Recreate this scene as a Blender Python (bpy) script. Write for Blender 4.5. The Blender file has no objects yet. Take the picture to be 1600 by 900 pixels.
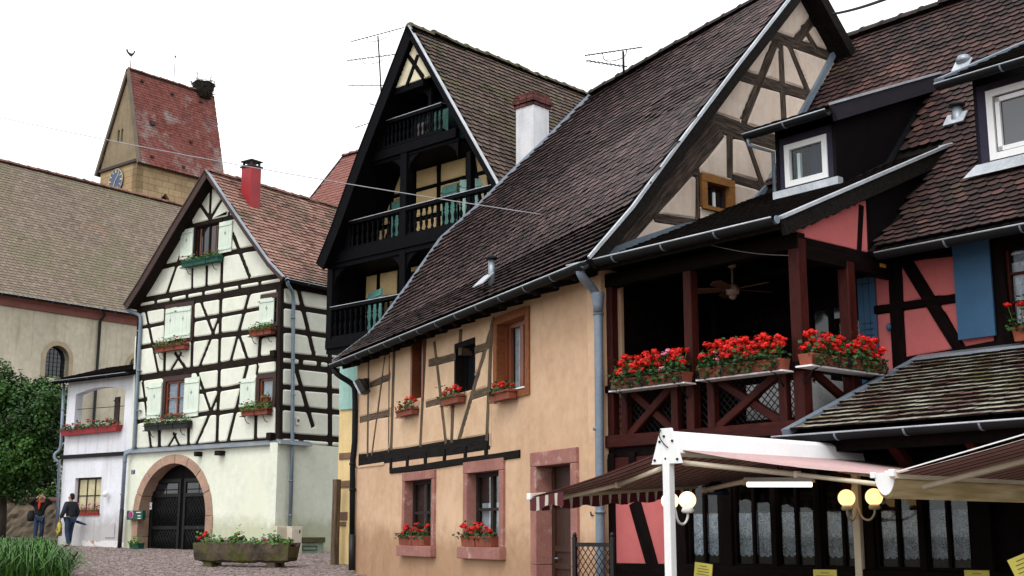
import bpy, bmesh, math, random
import numpy as np
from mathutils import Vector, Matrix
from mathutils.geometry import tessellate_polygon
random.seed(7)
rng = np.random.default_rng(7)
S = bpy.context.scene
COL = S.collection
# ------------------------------------------------------------------ camera
F, HOR, CX, CY = 1970.0, 835.0, 800.0, 450.0      # survey of the photograph: focal length and horizon (1600 px wide)
PITCH = math.atan((HOR - CY) / F)
CAM = Vector((0, 0, 1.6))
cam = bpy.data.cameras.new('camera'); camo = bpy.data.objects.new('camera', cam); COL.objects.link(camo)
cam.sensor_width = 36; cam.lens = 36 * F / 1600; cam.clip_end = 3000; cam.clip_start = .1
camo.location = CAM; camo.rotation_euler = (math.pi / 2 + PITCH, 0, 0)
S.camera = camo
# ------------------------------------------------------------------ overcast sky and soft sun
SUN_EL, SUN_AZ = 52, -26       # azimuth measured from +Y towards +X; the sun stands behind the camera on the left
w = bpy.data.worlds.new('World'); S.world = w; w.use_nodes = True
nt = w.node_tree; nt.nodes.clear()
sky = nt.nodes.new('ShaderNodeTexSky'); sky.sky_type = 'NISHITA'; sky.sun_disc = False
sky.sun_elevation = math.radians(SUN_EL); sky.sun_rotation = math.radians(200)
sky.air_density = 1.0; sky.dust_density = 4.0; sky.ozone_density = 1.0
hs = nt.nodes.new('ShaderNodeHueSaturation'); hs.inputs['Saturation'].default_value = .18
nt.links.new(sky.outputs[0], hs.inputs['Color'])
tc = nt.nodes.new('ShaderNodeTexCoord'); cn = nt.nodes.new('ShaderNodeTexNoise')
cn.inputs['Scale'].default_value = 2.2; cn.inputs['Detail'].default_value = 5; cn.inputs['Roughness'].default_value = .55
nt.links.new(tc.outputs['Generated'], cn.inputs['Vector'])
cr = nt.nodes.new('ShaderNodeValToRGB')
cr.color_ramp.elements[0].position = .3; cr.color_ramp.elements[0].color = (9.6, 10.0, 10.4, 1)
cr.color_ramp.elements[1].position = .7; cr.color_ramp.elements[1].color = (12.6, 12.7, 12.7, 1)
nt.links.new(cn.outputs['Fac'], cr.inputs['Fac'])
mx = nt.nodes.new('ShaderNodeMix'); mx.data_type = 'RGBA'; mx.inputs['Factor'].default_value = .86
nt.links.new(hs.outputs[0], mx.inputs['A']); nt.links.new(cr.outputs[0], mx.inputs['B'])
bg = nt.nodes.new('ShaderNodeBackground'); bg.inputs['Strength'].default_value = .1
nt.links.new(mx.outputs['Result'], bg.inputs['Color'])
wo = nt.nodes.new('ShaderNodeOutputWorld'); nt.links.new(bg.outputs[0], wo.inputs['Surface'])
sl = bpy.data.lights.new('sun', 'SUN'); sl.energy = .9; sl.angle = math.radians(25); sl.color = (1, .97, .92)
slo = bpy.data.objects.new('sun', sl); COL.objects.link(slo); slo.location = (-20, -20, 40)
_c, _a = math.cos(math.radians(SUN_EL)), math.radians(SUN_AZ)
slo.rotation_euler = Vector((math.sin(_a) * _c, -math.cos(_a) * _c, math.sin(math.radians(SUN_EL)))).to_track_quat('Z', 'Y').to_euler()
sky.sun_rotation = math.radians(180 + 26)
S.view_settings.view_transform = 'Standard'; S.view_settings.look = 'None'
S.view_settings.exposure = .7; S.view_settings.gamma = 1
S.cycles.max_bounces = 6; S.cycles.transparent_max_bounces = 12
# ------------------------------------------------------------------ survey helpers
def ray(u, v):
    x = (u - CX) / F; y = -(v - CY) / F; c, s = math.cos(PITCH), math.sin(PITCH)
    return Vector((x, c - y * s, s + y * c))
UP = Vector((0, 0, 1))
class Fr:
    """A vertical facade plane: s runs along it, z is height, off is the distance in front of it."""
    def __init__(f, u, Y, ang, o=None):
        d = ray(u, HOR); a = math.radians(ang)
        f.o = Vector((d.x / d.y * Y, Y, 0)) if o is None else Vector((o[0], o[1], 0))
        f.e = Vector((math.sin(a), math.cos(a), 0)); f.n = Vector((f.e.y, -f.e.x, 0))
        if f.n.y > 0: f.n = -f.n
    def P(f, u, v, off=0):
        d = ray(u, v); o = f.o + f.n * off
        return CAM + d * ((o - Vector((CAM.x, CAM.y, 0))).dot(f.n) / d.dot(f.n))
    def p(f, u, v, off=0):
        q = f.P(u, v, off); return ((q - f.o).dot(f.e), q.z)
    def W(f, s, z, off=0):
        q = f.o + f.e * s + f.n * off; return Vector((q.x, q.y, z))
    def at(f, s, off=0): return Fr(0, 0, math.degrees(math.atan2(f.e.x, f.e.y)), o=(f.o + f.e * s + f.n * off))
def zoom(x0, y0, k): return lambda x, y: (x0 + x * k, y0 + y * k)
Z2 = zoom(0, 450, .5); Z3 = zoom(190, 250, .2555); Z4 = zoom(190, 430, .3112); Z5 = zoom(180, 690, .25)
Z6 = zoom(490, 30, .29993); Z7 = zoom(490, 230, .36686); Z8 = zoom(520, 440, .33333)
Y1 = zoom(520, 680, .275); Y2 = zoom(900, 0, .4666); Y3 = zoom(1160, 0, .33333); Y4 = zoom(1160, 240, .33333)
Y5 = zoom(920, 380, .35565); Y6 = zoom(1200, 400, .33333); Y7 = zoom(820, 660, .26667); Y8 = zoom(1200, 660, .26667)
def gz(y): return .0283 * min(max(y, 0), 62)
# ------------------------------------------------------------------ objects
def thing(name, label, cat, loc, group=None):
    o = bpy.data.objects.new(name, None); COL.objects.link(o); o.location = loc; o.empty_display_size = .2
    tag(o, label, cat, group); return o
def tag(o, label=None, cat=None, group=None, kind=None):
    if label: o['label'] = label
    if cat: o['category'] = cat
    if group: o['group'] = group
    if kind: o['kind'] = kind
    return o
_WORLD = {}
def wloc(o):
    if o is None: return Matrix.Identity(4)
    m = _WORLD.get(o.name)
    if m is None: m = Matrix.Translation(o.location) @ o.rotation_euler.to_matrix().to_4x4()
    return m
def link(name, me, mat, parent=None, mw=None):
    if mat is not None and not me.materials: me.materials.append(mat)
    o = bpy.data.objects.new(name, me); COL.objects.link(o)
    mw = mw or Matrix.Identity(4)
    if parent is not None:
        o.parent = parent; ml = wloc(parent).inverted() @ mw
    else: ml = mw
    o.matrix_basis = ml; _WORLD[o.name] = mw
    return o
class MB:
    def __init__(m): m.v = []; m.f = []; m.sm = []
    def add(m, vs, fs, smooth=False):
        b = len(m.v); m.v += [Vector(q) for q in vs]; m.f += [tuple(b + i for i in q) for q in fs]; m.sm += [smooth] * len(fs); return m
    def box(m, c, ax, ay, az, sx, sy, sz):
        vs = [c + ax * (sx / 2 * i) + ay * (sy / 2 * j) + az * (sz / 2 * k) for i in (-1, 1) for j in (-1, 1) for k in (-1, 1)]
        return m.add(vs, [(0, 1, 3, 2), (4, 6, 7, 5), (0, 4, 5, 1), (2, 3, 7, 6), (0, 2, 6, 4), (1, 5, 7, 3)])
    def fbox(m, fr, s0, z0, s1, z1, o0, o1):
        a, b = min(s0, s1), max(s0, s1)
        return m.box(fr.W((a + b) / 2, (z0 + z1) / 2, (o0 + o1) / 2), fr.e, fr.n, UP, b - a, abs(o1 - o0), abs(z1 - z0))
    def prism(m, pts, vec):
        n = len(pts); vs = list(pts) + [Vector(q) + vec for q in pts]
        tri = tessellate_polygon([[Vector(q) for q in pts]])
        fs = [tuple(t) for t in tri] + [tuple(i + n for i in reversed(t)) for t in tri] + [(i, (i + 1) % n, (i + 1) % n + n, i + n) for i in range(n)]
        return m.add(vs, fs)
    def tube(m, pts, r, seg=8, smooth=True, caps=True):
        pts = [Vector(q) for q in pts]; n = len(pts); vs = []; fs = []
        rr = r if isinstance(r, (list, tuple)) else [r] * n
        prev = None
        for i in range(n):
            t = (pts[min(i + 1, n - 1)] - pts[max(i - 1, 0)]).normalized()
            if prev is None:
                a = t.orthogonal().normalized()
            else:
                a = (prev - t * prev.dot(t)).normalized()
            prev = a; b = t.cross(a)
            for k in range(seg):
                g = 2 * math.pi * k / seg; vs.append(pts[i] + (a * math.cos(g) + b * math.sin(g)) * rr[i])
        for i in range(n - 1):
            for k in range(seg):
                fs.append((i * seg + k, i * seg + (k + 1) % seg, (i + 1) * seg + (k + 1) % seg, (i + 1) * seg + k))
        m.add(vs, fs, smooth)
        if caps:
            b0 = len(m.v) - n * seg
            m.f.append(tuple(b0 + k for k in reversed(range(seg)))); m.f.append(tuple(b0 + (n - 1) * seg + k for k in range(seg))); m.sm += [False, False]
        return m
    def lathe(m, c, prof, seg=10, ax=UP, smooth=True):
        a = ax.orthogonal().normalized(); b = ax.cross(a); vs = []; fs = []
        for (r, h) in prof:
            for k in range(seg):
                g = 2 * math.pi * k / seg; vs.append(c + ax * h + (a * math.cos(g) + b * math.sin(g)) * r)
        for i in range(len(prof) - 1):
            for k in range(seg):
                fs.append((i * seg + k, i * seg + (k + 1) % seg, (i + 1) * seg + (k + 1) % seg, (i + 1) * seg + k))
        m.add(vs, fs, smooth)
        b0 = len(m.v) - len(prof) * seg
        m.f.append(tuple(b0 + k for k in reversed(range(seg)))); m.f.append(tuple(b0 + (len(prof) - 1) * seg + k for k in range(seg))); m.sm += [False, False]
        return m
    def sweep(m, pts, prof, side, up, closed=True, smooth=False):
        """sweep a section (x along side, y along up) along pts"""
        n = len(prof); vs = [Vector(q) + side * x + up * y for q in pts for (x, y) in prof]; fs = []
        for i in range(len(pts) - 1):
            for k in range(n if closed else n - 1):
                fs.append((i * n + k, i * n + (k + 1) % n, (i + 1) * n + (k + 1) % n, (i + 1) * n + k))
        m.add(vs, fs, smooth)
        if closed:
            b0 = len(m.v) - n * len(pts)
            m.f.append(tuple(b0 + k for k in reversed(range(n)))); m.f.append(tuple(b0 + (len(pts) - 1) * n + k for k in range(n))); m.sm += [False, False]
        return m
    def mesh(m, name, c):
        me = bpy.data.meshes.new(name); me.from_pydata([tuple(q - c) for q in m.v], [], m.f)
        me.polygons.foreach_set('use_smooth', m.sm); me.update(); return me
    def obj(m, name, mat, parent=None, bevel=0):
        lo = Vector((min(q.x for q in m.v), min(q.y for q in m.v), min(q.z for q in m.v)))
        hi = Vector((max(q.x for q in m.v), max(q.y for q in m.v), max(q.z for q in m.v)))
        c = (lo + hi) / 2
        if parent is None: c.z = lo.z
        me = m.mesh(name, c)
        if bevel:
            bm = bmesh.new(); bm.from_mesh(me); bmesh.ops.recalc_face_normals(bm, faces=bm.faces[:])
            es = [e for e in bm.edges if len(e.link_faces) == 2 and e.calc_face_angle(0) > .6]
            bmesh.ops.bevel(bm, geom=es, offset=bevel, segments=2, affect='EDGES', profile=.6); bm.to_mesh(me); bm.free()
        return link(name, me, mat, parent, Matrix.Translation(c))
def ico(r=1, sub=1, jit=0):
    bm = bmesh.new(); bmesh.ops.create_icosphere(bm, subdivisions=sub, radius=r)
    for v in bm.verts: v.co *= 1 + random.uniform(-jit, jit)
    vs = [v.co.copy() for v in bm.verts]; fs = [tuple(v.index for v in f.verts) for f in bm.faces]; bm.free(); return vs, fs
# ------------------------------------------------------------------ materials
def mat(name, col, col2=None, scale=1.5, rough=.85, bump=.15, bscale=40, stretch=(1, 1, 1), obj=False, fine=.18,
        var=0, moss=None, moss_t=(.52, .62), moss_s=1.2, metal=0, spec=.3, streak=None, contrast=(.35, .65)):
    m = bpy.data.materials.new(name); m.use_nodes = True; n = m.node_tree; N = n.nodes; L = n.links
    b = N['Principled BSDF']; b.inputs['Roughness'].default_value = rough; b.inputs['Metallic'].default_value = metal
    b.inputs['Specular IOR Level'].default_value = spec
    if obj:
        t = N.new('ShaderNodeTexCoord'); src = t.outputs['Object']
        oi = N.new('ShaderNodeObjectInfo'); ad = N.new('ShaderNodeVectorMath'); ad.operation = 'MULTIPLY_ADD'
        cb = N.new('ShaderNodeCombineXYZ')
        for i in range(3): L.new(oi.outputs['Random'], cb.inputs[i])
        L.new(cb.outputs[0], ad.inputs[0]); ad.inputs[1].default_value = (37, 53, 71); L.new(src, ad.inputs[2]); src = ad.outputs[0]
    else:
        t = N.new('ShaderNodeNewGeometry'); src = t.outputs['Position']
    mp = N.new('ShaderNodeMapping'); mp.inputs['Scale'].default_value = stretch; L.new(src, mp.inputs['Vector'])
    def noise(sc, det=5, ro=.6, vec=None):
        q = N.new('ShaderNodeTexNoise'); q.inputs['Scale'].default_value = sc; q.inputs['Detail'].default_value = det
        q.inputs['Roughness'].default_value = ro; L.new(vec or mp.outputs[0], q.inputs['Vector']); return q.outputs['Fac']
    def ramp(f, a, b_, c0, c1):
        r = N.new('ShaderNodeValToRGB'); r.color_ramp.elements[0].position = a; r.color_ramp.elements[1].position = b_
        r.color_ramp.elements[0].color = (*c0, 1) if len(c0) == 3 else c0; r.color_ramp.elements[1].color = (*c1, 1) if len(c1) == 3 else c1
        L.new(f, r.inputs['Fac']); return r.outputs[0]
    def mixc(fac, A, B, mode='MIX'):
        x = N.new('ShaderNodeMix'); x.data_type = 'RGBA'; x.blend_type = mode
        for k, val in (('Factor', fac), ('A', A), ('B', B)):
            if isinstance(val, (float, int)): x.inputs[k].default_value = val
            elif isinstance(val, tuple): x.inputs[k].default_value = (*val, 1)
            else: L.new(val, x.inputs[k])
        return x.outputs['Result']
    col2 = col2 or tuple(c * .78 for c in col)
    c = ramp(noise(scale), contrast[0], contrast[1], col2, col)
    if fine:
        g = ramp(noise(bscale * .6, 4), .25, .75, (1 - fine * 1.6,) * 3, (1 + fine * .5,) * 3); c = mixc(1.0, c, g, 'MULTIPLY')
    if var:
        oi2 = N.new('ShaderNodeObjectInfo'); c = mixc(1.0, c, ramp(oi2.outputs['Random'], 0, 1, (1 - var,) * 3, (1 + var,) * 3), 'MULTIPLY')
    if streak:     # rain streaks running down a wall
        mp2 = N.new('ShaderNodeMapping'); mp2.inputs['Scale'].default_value = (2.5, 2.5, .22); L.new(src, mp2.inputs['Vector'])
        c = mixc(ramp(noise(1.6, 6, .65, mp2.outputs[0]), .5, .72, (0, 0, 0), (1, 1, 1)), c, mixc(1.0, c, streak, 'MULTIPLY'))
    if moss:
        c = mixc(ramp(noise(moss_s, 7, .68), moss_t[0], moss_t[1], (0, 0, 0), (1, 1, 1)), c, moss)
    L.new(c, b.inputs['Base Color'])
    if bump:
        bp = N.new('ShaderNodeBump'); bp.inputs['Strength'].default_value = bump; bp.inputs['Distance'].default_value = .02
        L.new(noise(bscale, 6, .65), bp.inputs['Height']); L.new(bp.outputs[0], b.inputs['Normal'])
    return m
def tilemat(name, cols, moss=None, moss_t=(.5, .62), moss_s=.9, ind=False, lichen=None, rough=.75, lt=(.6, .68), ls=6):
    m = bpy.data.materials.new(name); m.use_nodes = True; n = m.node_tree; N = n.nodes; L = n.links
    b = N['Principled BSDF']; b.inputs['Roughness'].default_value = rough; b.inputs['Specular IOR Level'].default_value = .12
    if ind: r0 = N.new('ShaderNodeObjectInfo').outputs['Random']
    else:
        a = N.new('ShaderNodeAttribute'); a.attribute_name = 'rnd'; r0 = a.outputs['Fac']
    g = N.new('ShaderNodeNewGeometry')
    nz = N.new('ShaderNodeTexNoise'); nz.inputs['Scale'].default_value = .55; nz.inputs['Detail'].default_value = 4; L.new(g.outputs['Position'], nz.inputs['Vector'])
    ad = N.new('ShaderNodeMath'); ad.operation = 'MULTIPLY_ADD'; L.new(nz.outputs['Fac'], ad.inputs[0]); ad.inputs[1].default_value = 1.3; ad.inputs[2].default_value = -.65
    ad2 = N.new('ShaderNodeMath'); L.new(r0, ad2.inputs[0]); L.new(ad.outputs[0], ad2.inputs[1]); ad2.use_clamp = True
    rp = N.new('ShaderNodeValToRGB'); el = rp.color_ramp.elements
    for i, c in enumerate(cols):
        p = i / (len(cols) - 1)
        e = el[0] if i == 0 else (el[len(el) - 1] if i == len(cols) - 1 else el.new(p)); e.position = p; e.color = (*c, 1)
    L.new(ad2.outputs[0], rp.inputs['Fac']); c = rp.outputs[0]
    def over(c, col, sc, t, det):
        q = N.new('ShaderNodeTexNoise'); q.inputs['Scale'].default_value = sc; q.inputs['Detail'].default_value = det; q.inputs['Roughness'].default_value = .7
        L.new(g.outputs['Position'], q.inputs['Vector'])
        r = N.new('ShaderNodeValToRGB'); r.color_ramp.elements[0].position = t[0]; r.color_ramp.elements[1].position = t[1]; L.new(q.outputs['Fac'], r.inputs['Fac'])
        x = N.new('ShaderNodeMix'); x.data_type = 'RGBA'; L.new(r.outputs[0], x.inputs['Factor']); L.new(c, x.inputs['A']); x.inputs['B'].default_value = (*col, 1); return x.outputs['Result']
    if moss: c = over(c, moss, moss_s, moss_t, 8)
    if lichen: c = over(c, lichen, ls, lt, 6)
    q = N.new('ShaderNodeTexNoise'); q.inputs['Scale'].default_value = 45; q.inputs['Detail'].default_value = 4; L.new(g.outputs['Position'], q.inputs['Vector'])
    r = N.new('ShaderNodeValToRGB'); r.color_ramp.elements[0].color = (.6, .6, .6, 1); r.color_ramp.elements[1].color = (1.15, 1.15, 1.15, 1); L.new(q.outputs['Fac'], r.inputs['Fac'])
    x = N.new('ShaderNodeMix'); x.data_type = 'RGBA'; x.blend_type = 'MULTIPLY'; x.inputs['Factor'].default_value = 1; L.new(c, x.inputs['A']); L.new(r.outputs[0], x.inputs['B'])
    L.new(x.outputs['Result'], b.inputs['Base Color'])
    bp = N.new('ShaderNodeBump'); bp.inputs['Strength'].default_value = .25; bp.inputs['Distance'].default_value = .01; L.new(q.outputs['Fac'], bp.inputs['Height']); L.new(bp.outputs[0], b.inputs['Normal'])
    return m
def glassmat(name, tint=(.9, .95, .95), ior=1.45):
    m = bpy.data.materials.new(name); m.use_nodes = True; n = m.node_tree; N = n.nodes; L = n.links; N.clear()
    o = N.new('ShaderNodeOutputMaterial'); mxs = N.new('ShaderNodeMixShader'); t = N.new('ShaderNodeBsdfTransparent'); t.inputs[0].default_value = (*tint, 1)
    gl = N.new('ShaderNodeBsdfGlossy'); gl.inputs['Roughness'].default_value = .03
    g = N.new('ShaderNodeNewGeometry'); d = N.new('ShaderNodeVectorMath'); d.operation = 'DOT_PRODUCT'; L.new(g.outputs['Normal'], d.inputs[0]); L.new(g.outputs['Incoming'], d.inputs[1])
    prev = d.outputs['Value']
    for op, v in (('ABSOLUTE', None), ('SUBTRACT', None), ('POWER', 5.0), ('MULTIPLY_ADD', .95)):      # Schlick reflectance of a thin pane
        m_ = N.new('ShaderNodeMath'); m_.operation = op
        if op == 'SUBTRACT': m_.inputs[0].default_value = 1.0; L.new(prev, m_.inputs[1])
        else:
            L.new(prev, m_.inputs[0])
            if v is not None: m_.inputs[1].default_value = v
            if op == 'MULTIPLY_ADD': m_.inputs[2].default_value = .028
        prev = m_.outputs[0]
    L.new(prev, mxs.inputs[0]); L.new(t.outputs[0], mxs.inputs[1]); L.new(gl.outputs[0], mxs.inputs[2]); L.new(mxs.outputs[0], o.inputs['Surface'])
    return m
def emat(name, col, st):
    m = bpy.data.materials.new(name); m.use_nodes = True; b = m.node_tree.nodes['Principled BSDF']
    b.inputs['Base Color'].default_value = (.8, .78, .7, 1); b.inputs['Emission Color'].default_value = (*col, 1); b.inputs['Emission Strength'].default_value = st
    b.inputs['Roughness'].default_value = .25; return m
M = {}
M['wplaster'] = mat('pale_green_plaster', (.78, .80, .68), (.66, .69, .58), scale=.7, bump=.2, bscale=10, fine=.06, moss=(.70, .72, .58), moss_t=(.52, .64), moss_s=.5, streak=(.94, .94, .92), spec=.1)
M['wpanel'] = mat('pale_infill_plaster', (.75, .76, .66), (.66, .68, .585), scale=1.3, bump=.25, bscale=9, fine=.06, spec=.1)
M['wbeam'] = mat('dark_brown_timber', (.026, .017, .013), (.012, .008, .0065), spec=.1, scale=3, stretch=(1, 8, 8), obj=True, bump=.5, bscale=10, fine=.3)
M['oplaster'] = mat('ochre_plaster', (.61, .41, .272), (.55, .36, .23), scale=.55, bump=.3, bscale=9, fine=.1, moss=(.64, .445, .30), moss_t=(.48, .7), moss_s=.9, streak=(.94, .90, .86), spec=.1)
def weather(m, z0, h, dirt, seed=0, slope=0):
    N = m.node_tree.nodes; L = m.node_tree.links; b = N['Principled BSDF']; old = b.inputs['Base Color'].links[0].from_socket
    g = N.new('ShaderNodeNewGeometry'); sp = N.new('ShaderNodeSeparateXYZ'); L.new(g.outputs['Position'], sp.inputs[0])
    n1 = N.new('ShaderNodeTexNoise'); n1.inputs['Scale'].default_value = 1.7; n1.inputs['Detail'].default_value = 8; n1.inputs['Roughness'].default_value = .7; L.new(g.outputs['Position'], n1.inputs['Vector'])
    y = N.new('ShaderNodeMath'); y.operation = 'MULTIPLY_ADD'; L.new(sp.outputs['Y'], y.inputs[0]); y.inputs[1].default_value = -slope; L.new(sp.outputs['Z'], y.inputs[2])
    a = N.new('ShaderNodeMath'); a.operation = 'MULTIPLY_ADD'; L.new(n1.outputs['Fac'], a.inputs[0]); a.inputs[1].default_value = -h * 2; L.new(y.outputs[0], a.inputs[2])
    mr = N.new('ShaderNodeMapRange'); mr.inputs['From Min'].default_value = z0 - h; mr.inputs['From Max'].default_value = z0 - h * .25; mr.inputs['To Min'].default_value = .85; mr.inputs['To Max'].default_value = 0; L.new(a.outputs[0], mr.inputs['Value'])
    x = N.new('ShaderNodeMix'); x.data_type = 'RGBA'; x.blend_type = 'MULTIPLY'; L.new(mr.outputs[0], x.inputs['Factor']); L.new(old, x.inputs['A']); x.inputs['B'].default_value = (*dirt, 1)
    # hairline cracks
    nz = N.new('ShaderNodeTexNoise'); nz.inputs['Scale'].default_value = 2.5; nz.inputs['Detail'].default_value = 5; L.new(g.outputs['Position'], nz.inputs['Vector'])
    mm = N.new('ShaderNodeMix'); mm.data_type = 'RGBA'; mm.inputs['Factor'].default_value = .35; L.new(g.outputs['Position'], mm.inputs['A']); L.new(nz.outputs['Color'], mm.inputs['B'])
    v = N.new('ShaderNodeTexVoronoi'); v.feature = 'DISTANCE_TO_EDGE'; v.inputs['Scale'].default_value = .8; L.new(mm.outputs['Result'], v.inputs['Vector'])
    cr = N.new('ShaderNodeMapRange'); cr.inputs['From Min'].default_value = .0; cr.inputs['From Max'].default_value = .006; cr.inputs['To Min'].default_value = .16; cr.inputs['To Max'].default_value = 0; L.new(v.outputs['Distance'], cr.inputs['Value'])
    x2 = N.new('ShaderNodeMix'); x2.data_type = 'RGBA'; x2.blend_type = 'MULTIPLY'; L.new(cr.outputs[0], x2.inputs['Factor']); L.new(x.outputs['Result'], x2.inputs['A']); x2.inputs['B'].default_value = (.45, .4, .36, 1)
    L.new(x2.outputs['Result'], b.inputs['Base Color'])
weather(M['oplaster'], .75, .6, (.62, .55, .5), slope=.0283); weather(M['wplaster'], .75, .5, (.66, .66, .56), slope=.0283)
M['opanel'] = mat('cream_infill_plaster', (.66, .47, .31), (.56, .37, .23), scale=1.6, bump=.2, bscale=20, fine=.07)
M['obeam'] = mat('weathered_grey_brown_timber', (.17, .115, .07), (.06, .04, .026), scale=2.2, stretch=(1, 9, 9), obj=True, bump=.6, bscale=9, fine=.35)
M['oblack'] = mat('blackened_timber', (.016, .013, .012), (.007, .006, .0055), spec=.08, scale=3, stretch=(1, 8, 8), obj=True, bump=.5, bscale=9, fine=.3)
M['gpanel'] = mat('pinkish_cream_plaster', (.76, .635, .53), (.66, .54, .45), scale=1.1, bump=.2, bscale=18, fine=.07, streak=(.86, .82, .78))
M['gbeam'] = mat('cracked_old_timber', (.125, .088, .066), (.026, .017, .013), scale=2.4, stretch=(1, 11, 11), obj=True, bump=.8, bscale=8, fine=.45)
M['dwood'] = mat('black_stained_wood', (.0045, .0045, .006), (.002, .002, .003), spec=.04, scale=3, stretch=(1, 6, 6), obj=True, bump=.3, bscale=12, fine=.3, rough=.6)
M['dcream'] = mat('warm_cream_plaster', (.66, .48, .25), (.56, .40, .19), scale=1.5, bump=.12, bscale=20, fine=.06)
M['dyellow'] = mat('pale_yellow_plaster', (.74, .56, .28), (.64, .47, .22), scale=1.2, bump=.15, bscale=20, fine=.06, streak=(.85, .82, .75))
M['teal'] = mat('teal_paint', (.12, .29, .25), (.085, .23, .2), scale=2, stretch=(1, 1, .2), bump=.1, fine=.08, rough=.6)
M['tealpale'] = mat('pale_blue_green_paint', (.36, .56, .50), (.27, .47, .42), scale=2, bump=.1, fine=.1, rough=.6)
M['pink'] = mat('pink_plaster', (.52, .135, .135), (.45, .11, .11), scale=1.0, bump=.12, bscale=22, fine=.05)
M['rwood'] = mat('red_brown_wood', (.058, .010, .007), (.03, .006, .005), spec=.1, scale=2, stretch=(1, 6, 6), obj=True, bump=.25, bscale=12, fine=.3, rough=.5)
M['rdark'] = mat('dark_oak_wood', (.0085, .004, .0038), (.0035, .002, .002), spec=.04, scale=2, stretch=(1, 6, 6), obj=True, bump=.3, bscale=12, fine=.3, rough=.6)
M['blackboard'] = mat('black_boarding', (.006, .004, .0055), (.0035, .003, .0035), spec=.08, scale=2, bump=.1, fine=.2, rough=.55)
M['blue'] = mat('blue_paint', (.033, .10, .195), (.026, .084, .165), scale=2, bump=.08, fine=.05, rough=.55)
M['zinc'] = mat('grey_zinc', (.30, .34, .38), (.22, .25, .29), scale=2, bump=.05, fine=.08, rough=.42, metal=.55)
M['zincdark'] = mat('dark_zinc', (.013, .014, .016), (.009, .0095, .011), scale=1.5, bump=.05, fine=.1, rough=.65, metal=.0, spec=.12)
M['zincpipe'] = mat('blue_grey_zinc', (.22, .27, .33), (.16, .2, .25), scale=1.5, bump=.05, fine=.1, rough=.5, metal=.3)
M['lead'] = mat('pale_lead_flashing', (.55, .58, .62), (.4, .43, .47), scale=3, bump=.1, fine=.1, rough=.5, metal=.4)
M['iron'] = mat('black_iron', (.012, .012, .013), None, bump=0, fine=.1, rough=.5)
M['black_pipe'] = mat('black_cast_iron', (.018, .018, .02), None, bump=.05, fine=.1, rough=.5)
M['sandstone_red'] = mat('red_sandstone', (.36, .165, .135), (.28, .12, .10), scale=3, bump=.35, bscale=45, fine=.15, moss=(.46, .31, .27), moss_t=(.56, .68), moss_s=3.5, obj=True)
M['arch'] = mat('pink_arch_sandstone', (.46, .30, .22), (.36, .23, .17), scale=3, bump=.35, bscale=40, fine=.15, var=.12, obj=True)
M['stone_old'] = mat('mossy_old_stone', (.12, .085, .058), (.05, .038, .028), scale=3, bump=1, bscale=14, fine=.3, moss=(.075, .075, .018), moss_t=(.46, .6), moss_s=2.2)
M['church'] = mat('church_render', (.58, .52, .41), (.46, .415, .325), scale=.5, bump=.3, bscale=6, fine=.12, streak=(.74, .74, .72))
M['sandred'] = mat('red_cornice_stone', (.26, .10, .085), (.2, .08, .07), scale=2, bump=.1, fine=.1)
M['towergable'] = mat('tower_gable_render', (.26, .20, .125), (.19, .145, .09), scale=.7, bump=.2, bscale=8, fine=.1, streak=(.75, .74, .72))
M['white'] = mat('white_paint', (.80, .80, .80), (.74, .74, .75), scale=2, bump=.03, fine=.03, rough=.45)
M['awhite'] = mat('annex_white_render', (.74, .75, .80), (.64, .65, .70), scale=.8, bump=.12, bscale=20, fine=.06, streak=(.8, .79, .78))
weather(M['awhite'], .7, .6, (.6, .56, .52), slope=.0283)
M['shutterw'] = mat('pale_green_shutter_paint', (.68, .76, .66), (.58, .66, .57), scale=2, bump=.06, fine=.06, rough=.55)
M['brownframe'] = mat('dark_red_brown_frame', (.05, .022, .018), (.035, .017, .014), scale=2, stretch=(1, 1, 5), bump=.1, fine=.2, rough=.6)
M['chestnut'] = mat('chestnut_varnish', (.22, .06, .025), (.15, .04, .018), scale=2, bump=.1, fine=.15, rough=.4)
M['rust'] = mat('orange_brown_wood', (.30, .10, .035), (.2, .065, .025), scale=3, obj=True, stretch=(1, 5, 5), bump=.3, fine=.25)
M['yellowwood'] = mat('ochre_stained_wood', (.33, .15, .04), (.23, .10, .028), scale=3, bump=.2, fine=.2)
M['doorwood'] = mat('dark_brown_door_wood', (.055, .022, .013), (.035, .015, .01), scale=2, stretch=(6, 6, .6), bump=.2, fine=.25, rough=.5)
M['gateblack'] = mat('black_gate_paint', (.006, .006, .006), (.004, .004, .004), scale=2, bump=.1, fine=.2, rough=.6, spec=.06)
M['terracotta'] = mat('terracotta', (.30, .078, .045), (.22, .058, .034), scale=4, bump=.1, fine=.15)
M['greenbox'] = mat('dark_green_plastic', (.012, .07, .045), None, bump=.03, fine=.1, rough=.5)
M['redpaint'] = mat('red_paint', (.33, .025, .03), (.26, .02, .025), scale=2, bump=.04, fine=.06, rough=.5)
M['brick'] = mat('dark_red_brick', (.13, .038, .033), (.07, .025, .023), scale=5, bump=.3, fine=.2, var=.45)
M['chimneywhite'] = mat('white_chimney_render', (.70, .70, .73), (.56, .57, .60), scale=1.5, bump=.1, fine=.06, streak=(.78, .78, .78))
M['lace'] = mat('lace_curtain', (.42, .41, .50), (.24, .24, .32), scale=14, bump=.2, bscale=60, fine=.3, contrast=(.4, .6))
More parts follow.
